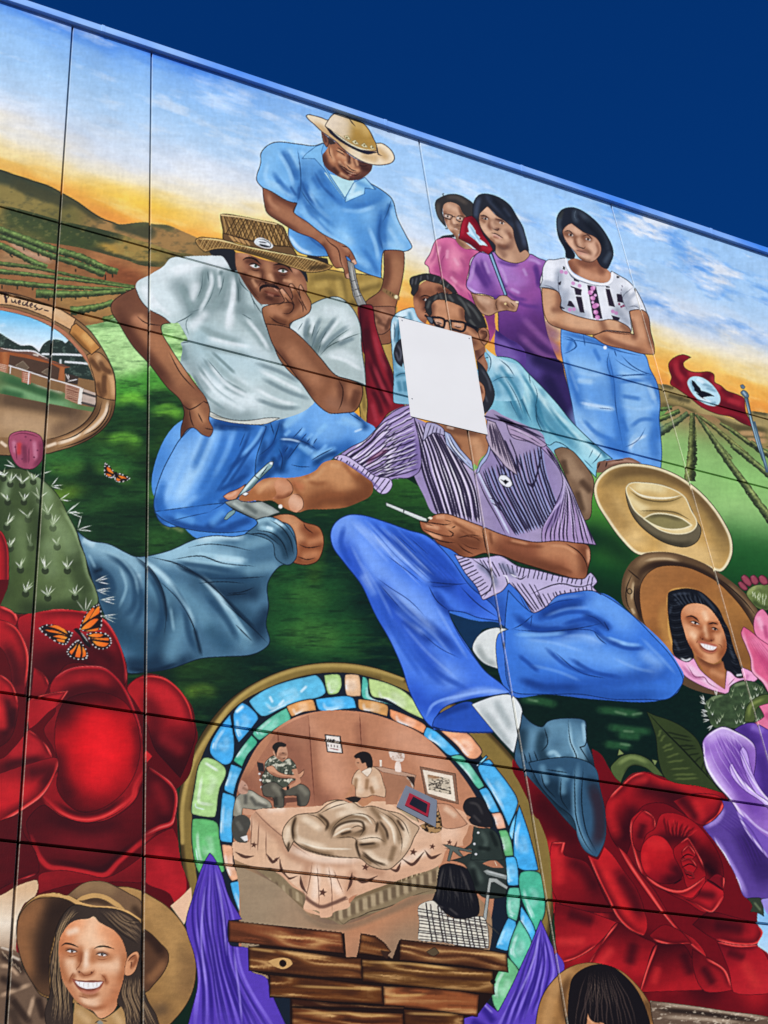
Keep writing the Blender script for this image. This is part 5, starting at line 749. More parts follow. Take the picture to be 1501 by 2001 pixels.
# jeans
tile(500, 1000, 3)
F('jeans', '1150,120 1250,320 1340,500 1500,420 1640,560 1800,500 2040,480 2200,600 2400,780 2480,900 2510,960 2470,1060 2400,1100 2000,1100 1700,1070 1500,1080 1430,960 1420,720 1480,680 1300,640 1200,620 1100,580 1000,420 900,250', '3f74d0')
B('6ba0ee', 60, .8, '1560,640 1800,640 2000,560;1600,880 1900,900 2300,960;2200,700 2380,860', 26); B('2a52a4', 40, .8, '1480,560 1640,700 1900,740 2100,720;1250,400 1400,560 1480,660;1500,1020 1800,1060 2300,1060 2450,1000', 18); B('1d3f84', 18, .8, '1600,700 1900,760 2160,720 2060,660;1020,430 1200,470 1400,520;1540,760 1900,730', 7); B('8fbcf6', 16, .7, '1560,740 1900,790 2250,860 2300,880;1700,560 2000,520;1620,900 1900,950', 7)
tile(1000, 1100, 3)
F('jeans', '-20,160 120,290 260,180 480,165 560,200 700,300 830,430 930,540 990,640 1005,690 980,740 920,795 780,800 600,800 400,770 200,770 0,750 -40,400', '4079d4')
B('75abf0', 44, .8, '80,480 300,520 560,560 760,640;400,200 560,260 700,380;60,440 250,430 420,420', 20); B('a0c8f8', 22, .6, '760,520 860,600 800,660;260,440 400,420 520,470', 10); B('2a57ac', 30, .8, '130,300 300,220 460,200;100,390 300,400 480,360 540,370;60,700 300,720 560,700 800,660 960,640', 13); B('1b3c82', 14, .85, '10,300 120,380 300,400 420,360;150,330 280,260 420,240;420,300 540,360 580,390;40,680 200,730 400,730', 6); B('234c98', 30, .8, '100,760 400,780 700,790 900,780', 12); B('8cc0f4', 8, .7, '490,420 620,470 760,490;560,440 680,480;20,420 200,420 320,410', 3); D('142c60', 2, '0,390 130,400 300,395 460,370 540,350;480,400 520,450 560,480;130,300 60,360 0,390;540,340 570,400;250,520 400,640 560,680'); O('112550', 2)
tile(500, 1000, 3)
F('jeans', '440,120 470,60 540,20 620,20 760,60 900,110 1000,140 1130,260 1260,440 1400,560 1440,640 1300,620 1220,590 1130,580 1150,640 1250,800 1340,930 1440,1010 1495,1060 1400,1075 1250,1100 1100,1150 1050,1220 1040,1280 1380,1270 1390,1295 1150,1290 1030,1260 990,1220 900,1050 860,920 790,760 700,600 620,430 520,300 450,200', '4777dc')
J = CUR
B('7fa8f2', 50, .85, '560,80 640,240 760,400 960,560 1100,760;800,640 1000,900 1200,1000;520,60 500,140', 22); B('2b52b8', 34, .85, '480,140 560,280 660,480 780,740;700,400 900,720 1100,1000;1000,200 1160,420 1340,580;900,1000 1000,1130 1300,1060', 15); B('1c3c90', 16, .8, '760,120 960,300 1160,480;720,420 860,560 1060,700 1200,840;1010,420 1180,430;1040,460 1150,600 1280,620;860,620 1040,780', 7); B('b8d2fa', 14, .45, '580,60 720,180 900,330;740,440 900,560 1060,720;620,360 700,500;820,560 1000,720;1080,1130 1300,1050 1480,1070;700,140 880,270 1020,420', 6)
ribs('27489c', 2.4, .55, '640,60 800,250 1000,420', '900,110 1100,300 1260,480', 7, 2, J, 41, 1.5); ribs('cfe0fc', 2, .3, '640,90 780,260 960,450', '850,110 1080,330', 5, 2, J, 42, 1.2)
D('12265c', 2, '1000,410 1180,425 1240,420;1010,430 1060,520 1130,580;1040,1280 1050,1220 1110,1150 1260,1100 1390,1075;1200,440 1300,540 1420,620'); O('12265c', 2.2)
F('hem', '1035,1255 1050,1210 1110,1165 1260,1115 1400,1290 1150,1285', '2c55b4'); B('1b3a86', 14, .8, '1060,1200 1180,1150 1260,1130', 5); O('12265c', 1.8); B('90b4f4', 6, .85, '1000,1200 1040,1130 1200,1080 1400,1050 1490,1062', 2, J)
F('shade', '1130,590 1290,640 1420,650 1480,690 1330,690 1290,780 1260,800 1180,680', '12304e'); 
F('sock', '1270,800 1310,720 1400,680 1480,690 1420,720 1420,920 1340,890 1290,840', 'd8dcd6'); B('9aa29e', 12, .75, '1300,780 1340,860 1410,900', 5); O('20303c', 1.6)
F('sock', '1265,1130 1400,1080 1500,1075 1540,1115 1562,1170 1540,1290 1512,1415 1440,1340 1330,1210', 'dfe4e0'); B('a4aeac', 14, .75, '1320,1150 1420,1280 1500,1400;1400,1100 1500,1280', 6); O('20303c', 1.6); tile(1000, 1100, 3)
F('boot', '20,1100 50,960 60,880 120,940 180,960 210,930 330,910 430,925 440,1040 480,1150 490,1250 520,1330 545,1500 540,1640 500,1720 420,1620 300,1490 200,1370 100,1260 20,1160', '35566e')
BT = CUR
B('6f9ab0', 34, .8, '230,960 200,1080 260,1130;300,960 330,1080;130,1010 90,1080;380,940 390,1060 380,1300', 14); B('1d3442', 20, .85, '190,980 170,1080 200,1180;320,1140 360,1240 340,1400;200,1300 300,1420 400,1600;60,1000 60,1080;430,1100 480,1200 520,1400 520,1600', 8); B('122430', 14, .85, '220,1160 320,1220 300,1260 200,1220;120,1240 220,1360 320,1480;400,1160 460,1180', 5); B('a4cad8', 8, .8, '210,1120 250,1110 290,1160;340,940 350,1060 380,1130 370,1300 380,1480;200,1180 280,1190 340,1220;230,1260 220,1300;420,930 430,1060', 3); B('87afc0', 16, .7, '400,1000 410,1140 420,1300 400,1480', 6)
D('0e1c26', 2.2, '330,915 345,1050 380,1140 360,1300 370,1500;430,930 430,1070 400,1080 470,1190;190,960 210,1060 170,1110;190,1130 330,1190 380,1150;200,1190 220,1220 300,1250;70,1110 90,1180;100,1110 120,1190;130,1100 160,1180;180,1180 160,1240'); O('0c1820', 2.2)
tile(900, 1500, 3)
F('boot', '400,-30 660,-60 790,0 820,120 850,260 850,420 800,525 730,490 690,420 660,300 560,210 470,110', '34566f')
B('1a3040', 24, .85, '480,60 560,160 650,260;760,60 820,240 820,420;560,100 640,200', 9); B('6c98ae', 12, .8, '480,0 500,80;600,60 600,140;690,-20 670,200 700,380 770,500;580,20 620,60', 5); B('35252e', 22, .8, '770,100 810,240 810,400 780,460', 8); D('0e1c26', 2.2, '670,0 670,150 680,300 730,440 790,520;720,0 710,200 740,380 800,500;470,20 490,100 560,180;590,60 590,180 640,260;630,30 560,20 500,10'); O('0c1820', 2.2)
# hem of the shirt over the jeans
tile(820, 1000, 3.95)
F('shirt_hem', '270,330 420,360 520,350 620,340 760,420 900,450 1100,500 1260,515 1320,470 1370,540 1340,580 1400,640 1340,610 1200,620 1060,650 980,730 880,780 780,640 690,550 640,610 560,650 490,680 440,580 350,470', 'c4b8d8'); SV = CUR
ribs(K, 2.4, .9, '270,360 360,330', '470,670 560,610', 11, .6, SV, 51, taper=6); ribs(K, 2, .9, '440,360 540,520', '760,420 760,470', 9, .8, SV, 52, taper=6); ribs(K, 2.2, .9, '760,420 740,500', '1360,500 1340,580', 16, .8, SV, 53, taper=6); ribs(K, 2.2, .9, '690,540 880,780', '900,560 980,730', 5, .8, SV, 54, taper=6); ribs(K, 2.2, .9, '900,640 960,740', '1380,560 1380,640', 14, .8, SV, 55, taper=6); B('6a7088', 12, .7, '450,400 560,500 600,580;640,420 720,480', 5, SV); D(K, 2.5, '400,360 540,470 560,560 490,670;700,470 780,520 830,490;850,640 960,590 1080,555 1240,580 1360,545;690,550 780,640 880,775;660,500 680,560 650,600', clip=SV); D('f0ecf8', 2.4, '640,490 670,500 690,560;700,480 760,510', clip=SV); O(K, 2)
# near hand with the slim white pen
tile(820, 1000, 3.95)
F('hand', '0,70 60,80 80,50 130,20 200,15 300,45 420,90 500,120 620,170 760,210 900,235 1060,225 1200,240 1300,260 1320,340 1300,440 1280,510 1200,515 1100,490 900,430 740,380 640,340 500,320 400,350 330,345 240,290 150,250 90,190 20,140', '9a5f40')
B('c58a62', 34, .8, '300,80 420,140 560,200;980,290 1150,320 1220,400;240,60 280,120', 14); B('6a3c26', 22, .8, '560,240 700,330 900,400 1150,480;280,180 360,230 480,250;120,220 250,280 340,330;1260,300 1280,440', 9); B('824c34', 30, .6, '620,230 800,300 900,330', 12); B('d9a27c', 8, .8, '120,40 200,40;40,100 160,130;60,160 180,210;1300,280 1310,400', 3)
D('2e160c', 2.2, '20,80 120,90 200,100 250,90;20,130 100,160 220,190 280,180;80,190 180,230 280,240;220,140 260,170 240,200;300,200 400,180 470,190;280,110 240,130;480,120 500,220 520,320;1120,240 1230,310 1280,380 1300,460;290,240 340,290 420,330'); O('24120a', 2.2)
fig('painted_white_pen'); tile(500, 600, 3); F('body', '762,1145 860,1185 1000,1240 1005,1258 960,1250 870,1210 765,1165', 'cdd6cc', 0); B('f4faf4', 2.5, .9, '775,1152 990,1240', 1); D('2a3430', 2.4, '868,1185 866,1208', clip=0); O('26302c', 1.6)
tile(820, 1000, 3.95); F('nail', '62,48 80,38 102,46 90,60', 'e8dcc4')
# reaching arm
fig('painted_reaching_arm')
tile(420, 780, 5)
F('arm', '700,770 860,750 980,700 1060,620 1150,595 1230,605 1350,680 1480,770 1540,820 1530,930 1400,1010 1260,1060 1080,1075 900,1080 820,1105 740,1090 640,1040 560,990 460,995 400,990 320,1000 230,985 245,950 330,900 430,810 480,780 600,765', 'a4683f')
B('c68e60', 50, .75, '800,860 980,820 1150,700;1100,800 1300,800;1200,680 1340,760', 22); B('6e3f24', 26, .8, '900,1070 1050,980 1250,970 1480,900;1340,1020 1480,940;1420,780 1500,850', 11); B('834e2e', 30, .6, '880,1050 1000,920 1100,900', 12); B('d6a078', 20, .7, '440,850 540,830 640,800;740,1000 800,1040', 8); B('b0583a', 16, .4, '780,830 830,860', 7)
F('', '580,820 620,780 700,780 760,850 755,920 700,960 620,980 560,970 600,930', 'bd7d58'); B('dca682', 22, .6, '620,830 700,870', 10); B('7a4428', 9, .7, '590,960 680,960 750,915', 4); D('2c160c', 2, '690,772 750,830 765,890 735,940 690,965')
F('', '720,1000 760,930 810,925 860,980 860,1060 800,1105 740,1080', 'c98f6c'); B('eabfa0', 20, .7, '760,980 820,1030', 9); D('2c160c', 2, '770,925 830,940 866,1000 855,1070 800,1106')
B('7a4428', 12, .7, '545,850 580,900 540,950;440,900 400,960', 5); D('2c160c', 1.8, '545,850 565,890 550,940 470,985;480,970 560,920;440,940 400,970;640,960 720,940 760,910;580,1040 620,1020 660,1040 660,1090')
F('nail', '265,930 290,905 330,920 300,945', 'efe8dc'); O('2c160c', 1.2); dots('e8e4d8', 4, '640,1048', clip=0)
F('finger', '80,950 130,915 220,880 300,830 280,880 230,960 200,975 130,985', 'c08462'); B('e0ac8c', 6, .8, '100,950 160,940 220,900', 2); O('2c160c', 1.7)
fig('painted_ballpoint_pen')
F('barrel', '210,970 290,860 390,745 480,660 535,615 570,610 565,650 520,700 430,790 360,870 260,930', '8aa8a8'); B('d6e8e6', 5, .85, '260,920 380,780 520,640', 2); B('4a6668', 5, .8, '300,910 440,780 540,680', 2); D('1c2c30', 2, '380,740 440,790;440,760 520,650', clip=0); dots('dce4e4', 3.4, '550,622', clip=0); O('182428', 1.7)
F('tip', '90,1170 130,1110 190,1080 200,1100 150,1150 110,1178', '7a9c9e'); O('182428', 1.4)
fig('painted_notepad')
F('pad', '95,1005 220,975 260,1000 360,1010 460,1000 560,1050 640,1105 560,1130 440,1180 400,1175 280,1120 180,1080', '8d958e', 0); B('bcc6bc', 10, .75, '380,1020 500,1080 580,1110;160,1020 280,1090', 4); B('5c6460', 8, .8, '280,1020 420,1120;120,1020 300,1130 420,1180', 3); D('20282a', 3, '100,1020 200,1080 300,1130 420,1185', clip=0); O('20282a', 1.7)
# blue sleeve and the fist holding the pad
fig('painted_blue_sleeve_arm')
tile(500, 1000, 3)
F('fist', '95,30 150,15 220,20 280,60 370,90 395,140 395,210 360,290 290,312 210,295 240,230 200,130', 'a5663f'); B('d09a70', 24, .8, '180,40 240,90 260,160', 10); B('774026', 20, .8, '290,100 340,140;280,200 370,190;260,280 340,270', 8); B('c98a60', 14, .7, '320,180 380,160;290,260 350,250', 6); D('2e160c', 2, '280,60 290,90 340,130;250,190 300,210 385,200;240,260 300,280 350,270'); O('24120a', 2.2)
tile(0, 1000, 3)
F('sleeve', '450,110 520,165 640,190 740,240 790,262 860,260 1000,225 1150,160 1260,140 1380,145 1500,110 1600,60 1700,80 1740,220 1720,290 1640,320 1570,420 1575,560 1560,660 1580,770 1500,830 1300,850 1180,860 1000,920 860,940 740,940 700,860 650,700 570,500 520,330', '4a7088')
SL = CUR
B('9fc6d4', 44, .8, '500,180 640,220 760,290 800,400;900,270 1080,200 1260,150;1000,260 1200,270 1400,280', 18); B('2a4a60', 40, .85, '560,400 640,520 700,760;700,700 860,760 980,880;900,480 980,640 900,800;1150,400 1350,420 1560,400;1300,500 1450,640 1560,720', 17); B('172f44', 26, .85, '740,880 900,920 1150,860;780,900 960,860;1300,480 1480,480;600,420 560,350;1500,720 1560,600', 11); B('c4e2ea', 12, .8, '820,280 960,380 1080,540 1140,660;800,360 820,460;480,160 560,200;1160,350 1300,520 1400,680 1470,760;1150,170 1300,150 1440,150;1250,270 1440,290', 5); B('6c98ac', 30, .7, '1000,420 1150,560 1260,720;1060,660 1000,840;1330,620 1440,760;880,420 960,520', 12); B('86b0c0', 20, .6, '1400,200 1560,160 1640,100;1460,340 1600,320', 8)
D('0e1e2c', 2.6, '790,262 880,330 950,450 975,600 965,720;880,265 1060,310 1200,400 1310,500 1400,600 1500,700;930,400 1050,520 1130,660 1170,800 1190,850;1010,280 1180,260 1300,300 1500,320;1200,390 1400,390 1560,380;1320,490 1450,480;1300,520 1480,680 1570,770;1480,760 1380,660', taper=1.2); O('0c1a26', 2.2)
tile(420, 780, 5)
F('cuff', '400,1180 500,1150 580,1160 680,1220 760,1320 800,1440 790,1560 720,1620 600,1560 560,1400 300,1310 420,1210', '43667c'); B('a8d0dc', 12, .8, '430,1190 520,1170;560,1200 660,1250;460,1250 560,1280', 4); B('d0ecf2', 6, .8, '600,1190 650,1230;500,1250 570,1270', 2); B('1f3a4c', 14, .85, '640,1260 720,1380 740,1520;560,1320 660,1420 700,1560', 5); D('0c1a26', 2.2, '540,1180 660,1260 740,1380 770,1520;400,1280 560,1310 660,1400 720,1560;300,1320 480,1320 640,1430'); O('0c1a26', 2)
# ------------------------------------------------------------------ prickly pear, left
fig('painted_cactus')
tile(0, 1000, 3)
F('pad', '-200,-100 40,-250 130,-250 280,-160 350,-80 400,20 450,120 470,190 500,260 520,360 560,450 575,530 500,600 220,600 0,590 -200,600', ('l', '-60,200 520,300', ['3a4a2a', '46582f', '5c6e42', '64784c']))
B('93a878', 8, .85, '360,-20 430,90 470,190 490,270 510,360 550,440 565,530', 3); B('2c3a20', 30, .7, '520,540 300,580 100,570;420,200 460,360 510,500;200,-200 220,0 200,200', 12); B('7f9468', 30, .6, '320,40 380,140 440,260;180,-160 260,-60;280,200 300,340', 12); N(.1, 20, 30); O('141c10', 2)
tile(0, 500, 3); B('8da279', 16, .7, '180,1260 240,1330 300,1420;60,1300 30,1400', 6); B('3c4c2c', 20, .7, '110,1270 110,1400;20,1440 60,1500', 8)
def areole(x, y, s=1.0, seed=0):
    r = np.random.RandomState(seed); dots('26301c', 6.5 * s, '%f,%f' % (x, y + 14 * s), .85, 0); dots('8a9a78', 3.6 * s, '%f,%f' % (x, y - 4 * s), .8, 0)
    for i in range(r.randint(4, 6)):
        a = -1.57 + r.uniform(-.95, .95); l = r.uniform(34, 72) * s
        D('eef2dc' if i % 3 else 'b8c4a0', 2.6, '%f,%f %f,%f' % (x, y, x + math.cos(a) * l, y + math.sin(a) * l), clip=0, taper=0.6, sm=0)
for i, (x, y) in enumerate(((60, 1325), (130, 1330), (195, 1310), (45, 1430), (140, 1430), (230, 1420), (20, 1290))): areole(x, y, 1, i)
tile(0, 1000, 3)
for i, (x, y) in enumerate(((40, 75), (165, 30), (310, 80), (60, 200), (180, 195), (335, 190), (120, 325), (265, 330), (395, 330), (150, 465), (280, 490), (440, 485), (280, 10))): areole(x, y, 1.1, 20 + i)
def spray(x, y, dirs, l=90):
    for a in dirs: D('f0f4e0', 2.8, '%f,%f %f,%f' % (x, y, x + math.cos(a) * l, y + math.sin(a) * l), clip=0, taper=.6, sm=0)
for x, y, d in ((560, 405, (-.2, .25, -.45)), (565, 460, (.1, .4, -.15)), (590, 515, (0, .3, -.2)), (600, 610, (-.1, .2, .5)), (455, 105, (-1.3, -.3, .1)), (500, 590, (-2.2, -1.5, -1.1)), (400, 0, (-.7, .1, .4))): spray(x, y, d)
tile(0, 500, 3)
for x, y, d in ((300, 1350, (-.9, -.1, .3)), (350, 1430, (-.6, .1)), (240, 1280, (-1.2, -.3)), (90, 1240, (-2.4, -2.9)), (390, 1510, (-.8, -.2)), (40, 1290, (3.4, -2.6))): spray(x, y, d, 70)
F('prickly_pear', '50,1090 60,1050 110,1028 190,1032 240,1060 255,1120 250,1190 200,1245 160,1250 110,1235 70,1180', 'a44f68'); B('d08aa0', 8, .7, '80,1080 90,1160;200,1080 210,1200', 3); B('c83a3c', 9, .8, '115,1090 110,1170', 4); B('6f2c44', 10, .75, '240,1080 240,1180 200,1240;140,1100 150,1220', 4); D('6a2840', 1.8, '60,1060 120,1040 190,1050 240,1070;90,1100 100,1200;170,1120 170,1220', clip=1); dots('7a3450', 1.8, '90,1120 180,1080 220,1140 150,1060 130,1190 200,1180', clip=0); O('3a1424', 1.8)
# ------------------------------------------------------------------ red roses, left
fig('painted_left_roses')
tile(0, 1000, 3)
F('outer_petals', '-300,100 0,120 40,180 50,300 30,480 0,560 100,600 220,590 340,570 440,580 540,590 620,640 680,720 720,830 745,930 730,1030 860,950 960,970 1050,1050 1120,1130 1150,1260 1160,1330 1110,1430 1050,1520 1035,1680 1040,1860 1062,2060 1110,2200 1090,2260 1010,2310 900,2500 -300,2500', '6c1018')
def pt(pts, **k): petal(pts, **k)
petal('0,110 40,180 52,300 30,480 0,500 -120,460 -120,120', 'a81c22', w=10)
petal('100,620 220,590 340,572 460,582 580,610 660,690 710,800 745,920 735,1030 640,1060 500,960 330,960 280,880 200,880 160,760', '961821', sh='220,760 330,840 500,860 640,900;260,700 420,720', lt='300,600 460,600 600,650 680,780 730,920', w=20)
petal('-100,560 0,552 80,590 105,640 60,690 -100,640', 'ac1c24', w=10)
petal('-100,640 40,640 110,720 165,800 170,900 190,1000 180,1080 120,1080 80,900 40,740 -100,700', 'b01e26', sh='100,840 120,960', w=12, lt='60,680 140,800 170,920')
petal('-100,740 40,760 90,900 110,1080 130,1240 60,1380 -100,1420', '8e1620', sh='0,860 60,960;20,1200 80,1180', lt='0,1000 40,1140 30,1300;-20,1360 80,1340', w=16)
petal('190,900 260,950 290,1030 260,1080 180,1110', '9c1a22', w=9)
petal('170,1110 260,1060 400,1050 340,1120 310,1180 220,1240 160,1280', 'b01e26', w=9, lt='240,1090 370,1065')
petal('740,1040 780,990 850,955 950,965 1040,1030 1100,1110 1130,1190 1150,1290 1140,1400 1100,1560 1000,1640 850,1500 820,1300', '9a1820', sh='900,1300 1000,1400 1050,1500;840,1180 880,1300', lt='800,1010 900,990 1000,1050 1090,1160;880,1080 960,1140', w=22)
petal('290,1040 360,960 460,910 560,905 640,930 700,1000 760,1100 800,1200 830,1300 840,1500 810,1640 780,1700 700,1760 560,1790 420,1760 320,1690 260,1620 240,1560 320,1480 310,1250 290,1140', 'b61c22', sh='420,1100 600,1090 720,1160;320,1200 340,1400;480,1060 560,1040', lt='600,1320 580,1460 540,1560;440,930 360,1000;560,1250 640,1400', w=30)
B('e02426', 60, .55, '600,1300 590,1500', 30); B('3a0910', 40, .7, '330,1180 420,1110 560,1090 700,1120;310,1240 330,1440', 18)
D('d83a3a', 4, '270,1620 330,1690 430,1760 560,1790 700,1755 790,1690 840,1560', clip=0)
petal('840,1390 890,1440 850,1480', 'b41e26', w=4)
petal('-100,1420 60,1390 200,1280 290,1380 340,1450 300,1560 240,1660 120,1720 -100,1840', 'a01a22', sh='40,1500 160,1440 240,1420;0,1660 120,1600', lt='20,1420 140,1360 200,1300;-20,1780 140,1700 250,1620 330,1500', w=18)
tile(0, 1500, 3)
petal('870,10 960,60 1030,120 1040,220 1020,320 960,380 880,410 840,500 760,540 700,600 620,640 500,620 360,600 280,590 220,520 190,440 160,330 180,260 250,170 330,250 430,300 560,310 700,280 800,160 850,60', '6a1019', sh='300,340 500,380 700,360;300,500 500,540 640,560;880,200 940,260', lt='960,80 1010,160 1020,290 940,370 850,400', w=24)
D('c83034', 7, '255,170 330,250 430,300 540,310 680,280 780,180 850,60', clip=0, taper=3); D('cc3034', 6, '190,460 250,560 300,590 400,610 520,625 620,635 720,560 850,430 960,380 1030,310', clip=0, taper=3)
petal('0,300 130,240 160,330 190,440 220,520 220,640 100,680 -100,760 -100,380', '5c0e16', lt='0,720 120,680 220,630', w=18)
petal('850,520 1000,530 1060,600 1110,700 1060,770 1010,810 960,780 850,720', 'a01a22', w=12, lt='960,600 1060,700')
petal('230,600 420,620 620,640 840,620 860,720 700,700 560,660 420,700 390,740 220,740', '7c141c', w=10, edge=0)
# ------------------------------------------------------------------ background behind the lower left figure
fig('painted_pale_ground')
F('cloth', '1120,700 1130,800 1080,920 1000,810 1060,760', 'efc4a0', 0); F('haze', '-200,780 0,750 110,690 215,660 225,690 200,760 140,800 100,960 100,1100 180,1250 250,1330 280,1600 -200,1600', ('l', '60,720 60,1100', ['d8b48c', 'f0e0c8', 'a08468']))
F('cart', '-200,1050 60,1060 110,1090 130,1160 190,1260 270,1340 280,1600 -200,1600', '6e5744'); B('c8a888', 8, .8, '0,1340 100,1300 180,1270;0,1160 60,1170 110,1220;160,1480 200,1340', 3); B('2e2018', 14, .85, '20,1240 100,1280;60,1340 130,1440 180,1500;0,1100 80,1140 140,1200;220,1340 260,1480', 5); ribs('d0b898', 2, .6, '0,1060 20,1100', '120,1180 140,1220', 6, 1); B('efe2cc', 5, .7, '0,1050 60,1070;60,1100 120,1130', 2); B('3a2c22', 20, .8, '60,1400 120,1560', 8)
# ------------------------------------------------------------------ smiling woman, lower left
fig('painted_smiling_woman')
tile(20, 1690, 4.842)
F('hat', '60,620 80,480 140,380 220,310 330,275 450,270 540,290 620,220 700,170 790,152 900,160 1000,200 1120,210 1240,245 1340,300 1480,390 1620,540 1720,740 1760,950 1740,1150 1680,1300 1560,1460 1440,1560 1300,1560 1250,1400 300,1240 200,1100 120,940 75,780', '9a7444')
HT = CUR
B('b98f58', 60, .75, '1400,420 1540,640 1600,900 1560,1200;1100,240 1300,330', 26); B('7a5a38', 40, .6, '1680,800 1700,1000 1640,1260;1300,1400 1450,1400', 18); B('6a5238', 20, .7, '1300,1420 1440,1360', 8); N(.1, 20, 14); O('1d140c', 2.2)
F('hat_underside', '62,640 90,480 160,380 260,320 380,310 480,310 560,330 620,370 540,420 450,560 400,760 370,900 380,1250 300,1220 200,1100 120,940 75,780', '5c402a'); B('9a6840', 36, .75, '110,560 120,760 180,950;240,400 180,500', 16); B('2a1c14', 40, .85, '460,360 420,480 380,640 340,860 340,1100;560,360 480,420', 16); O('1a110a', 1.8)
F('hat_underside', '1255,600 1330,650 1420,740 1490,820 1500,900 1450,1020 1360,1130 1290,1200 1240,1200', '5a3c28'); B('2a1a12', 20, .8, '1270,640 1360,720 1440,840', 8); B('9a6a44', 16, .7, '1300,1100 1400,1000 1460,920', 7); O('1a110a', 1.8)
F('hat_crown', '540,290 620,220 700,170 790,152 900,160 1000,205 1120,270 1240,350 1240,520 1100,440 900,420 760,400 640,330', '765a40'); B('a08058', 26, .6, '660,230 800,190 940,220', 11); B('3c2a1c', 14, .8, '680,330 820,330 960,370;1180,420 1240,500', 5); O('1d140c', 1.8)
D('c49a60', 9, '620,340 700,310 800,290 900,310 1000,370 1080,420', clip=0, taper=3); D('d0a468', 8, '230,310 330,278 450,285 560,315 660,370 800,405 960,415 1100,450 1240,520', clip=0, taper=3)
F('hair', '600,380 760,400 1000,420 1150,480 1240,560 1240,720 1230,850 1250,1100 1300,1280 1380,1420 1420,1560 1070,1560 1060,1400 1010,1280 1060,1100 600,1250 620,1560 360,1560 330,1400 380,1200 380,900 420,740 440,600 520,450', '3a2e26')
HR = CUR
ribs('8a7154', 2.6, .7, '560,430 440,640 400,900 400,1200 370,1500', '620,420 480,620 470,900 540,1200 600,1500', 9, 4, HR, 61, taper=1.5); ribs('76604a', 2.6, .7, '860,440 1020,560 1140,680 1230,760', '1000,430 1160,520 1240,620', 8, 4, HR, 62, taper=1.5); ribs('8a7052', 2.6, .65, '1080,1080 1060,1250 1080,1400 1120,1540', '1230,1060 1240,1250 1330,1400 1400,1540', 10, 4, HR, 63, taper=1.5); ribs('a48862', 1.6, .6, '600,410 460,620 420,1000', '650,440 500,600', 5, 3, HR, 64); ribs('1c1410', 2.4, .7, '540,460 430,760 390,1300', '600,470 480,760 560,1400', 6, 4, HR, 65); O('17100c', 1.8)
F('shirt', '610,1300 700,1350 780,1400 860,1460 950,1420 1050,1340 1080,1400 1090,1570 600,1570', 'b08a58'); B('d8b484', 14, .6, '660,1400 740,1480;1000,1430 1050,1500', 6); D('4a3620', 2, '840,1470 800,1500;860,1470 920,1480', clip=0); F('', '820,1490 850,1470 880,1500 860,1540', '8a8a80')
F('face', '470,700 500,640 560,560 640,520 740,510 790,490 840,540 900,575 980,620 1050,700 1090,800 1105,900 1085,1000 1060,1120 1010,1280 1000,1350 900,1440 850,1450 780,1380 700,1350 630,1290 560,1200 500,1100 470,950', 'd99a70')
B('f4c9a4', 40, .75, '760,640 800,760;540,940 580,1000;960,930 1020,960;720,1280 800,1300;720,860 720,960', 18); B('e07848', 26, .45, '540,620 600,560;960,680 1020,740;1060,960 1040,1100', 12); B('b06a44', 22, .7, '500,1040 560,1160 640,1270;1060,1060 980,1240 880,1330 760,1350;680,820 660,940;800,850 790,930;480,760 480,920', 9); B('8f5232', 12, .7, '700,1180 800,1200 860,1170;620,980 680,1040 780,1030;900,1400 980,1330', 5); B('fbe0c4', 14, .7, '790,560 790,660;720,900 725,960;900,960 960,990', 6)
D('2a1812', 3.4, '480,770 520,742 580,750 650,780;790,795 830,775 900,772 985,795', clip=1, taper=1.2); D('3a1e16', 2.2, '520,810 570,795 630,830;820,845 870,830 930,855;510,825 580,830;830,860 880,865'); B('f4ece4', 4, .9, '555,812 600,820;840,848 890,852', 1.2); dots('2c1a14', 3, '580,812 865,848'); D('7c4428', 2, '660,840 665,930 630,990 650,1020;700,1040 760,1030 800,1010 790,980;580,1060 620,1110;880,1100 910,1060;500,960 480,1080'); D('a5623e', 2.4, '540,850 600,870 650,850;820,900 900,910 960,890', 0.8)
F('mouth', '600,1080 680,1100 760,1110 840,1105 890,1100 850,1190 780,1215 700,1200 640,1150', '8a4a38'); F('teeth', '620,1100 700,1112 790,1118 868,1112 830,1165 760,1172 690,1165 640,1140', 'fbf8f2'); D('c8b8ac', 1, '665,1105 670,1160;710,1110 712,1168;755,1112 755,1172;800,1112 796,1170;835,1112 825,1165', clip=0); B('c07858', 6, .8, '650,1170 720,1215 800,1215 850,1190', 2.5, 0); O('6a3222', 1.5)
F('ear', '1090,940 1110,880 1160,830 1200,820 1220,850 1210,920 1170,1020 1120,1050 1085,1040', 'd8996e'); B('8a4e30', 8, .8, '1130,900 1180,870 1190,900 1140,980', 3); D('5a2e1c', 1.8, '1110,920 1150,870 1195,850;1130,930 1150,920 1140,990'); O('2e180f', 1.6)
# ------------------------------------------------------------------ purple drapery and boards
fig('painted_left_drapery')
tile(0, 1500, 3)
F('cloth', '1190,570 1230,500 1250,520 1300,620 1340,750 1420,890 1340,900 1350,1040 1460,1060 1470,1190 1560,1230 1600,1340 1720,1600 1080,1600 1120,1440 1160,1260 1140,1100 1090,920 1130,760', '5a40b0')
ribs('8f78e0', (2, 8), .75, '1215,560 1150,800 1150,1200 1120,1520', '1270,560 1380,860 1440,1200 1660,1560', 8, 3, seed=71, taper=3, soft=2); ribs('2c1c78', (2, 8), .85, '1210,560 1120,800 1180,1200 1180,1540', '1262,560 1360,860 1400,1200 1600,1560', 9, 3, seed=72, taper=3, soft=2); B('b4a4f2', 4, .6, '1260,600 1300,800 1330,1100;1200,700 1180,1000 1210,1300;1370,1080 1400,1300 1420,1500', 1.5); O('1a1040', 1.8)
fig('painted_right_drapery')
tile(900, 1500, 3)
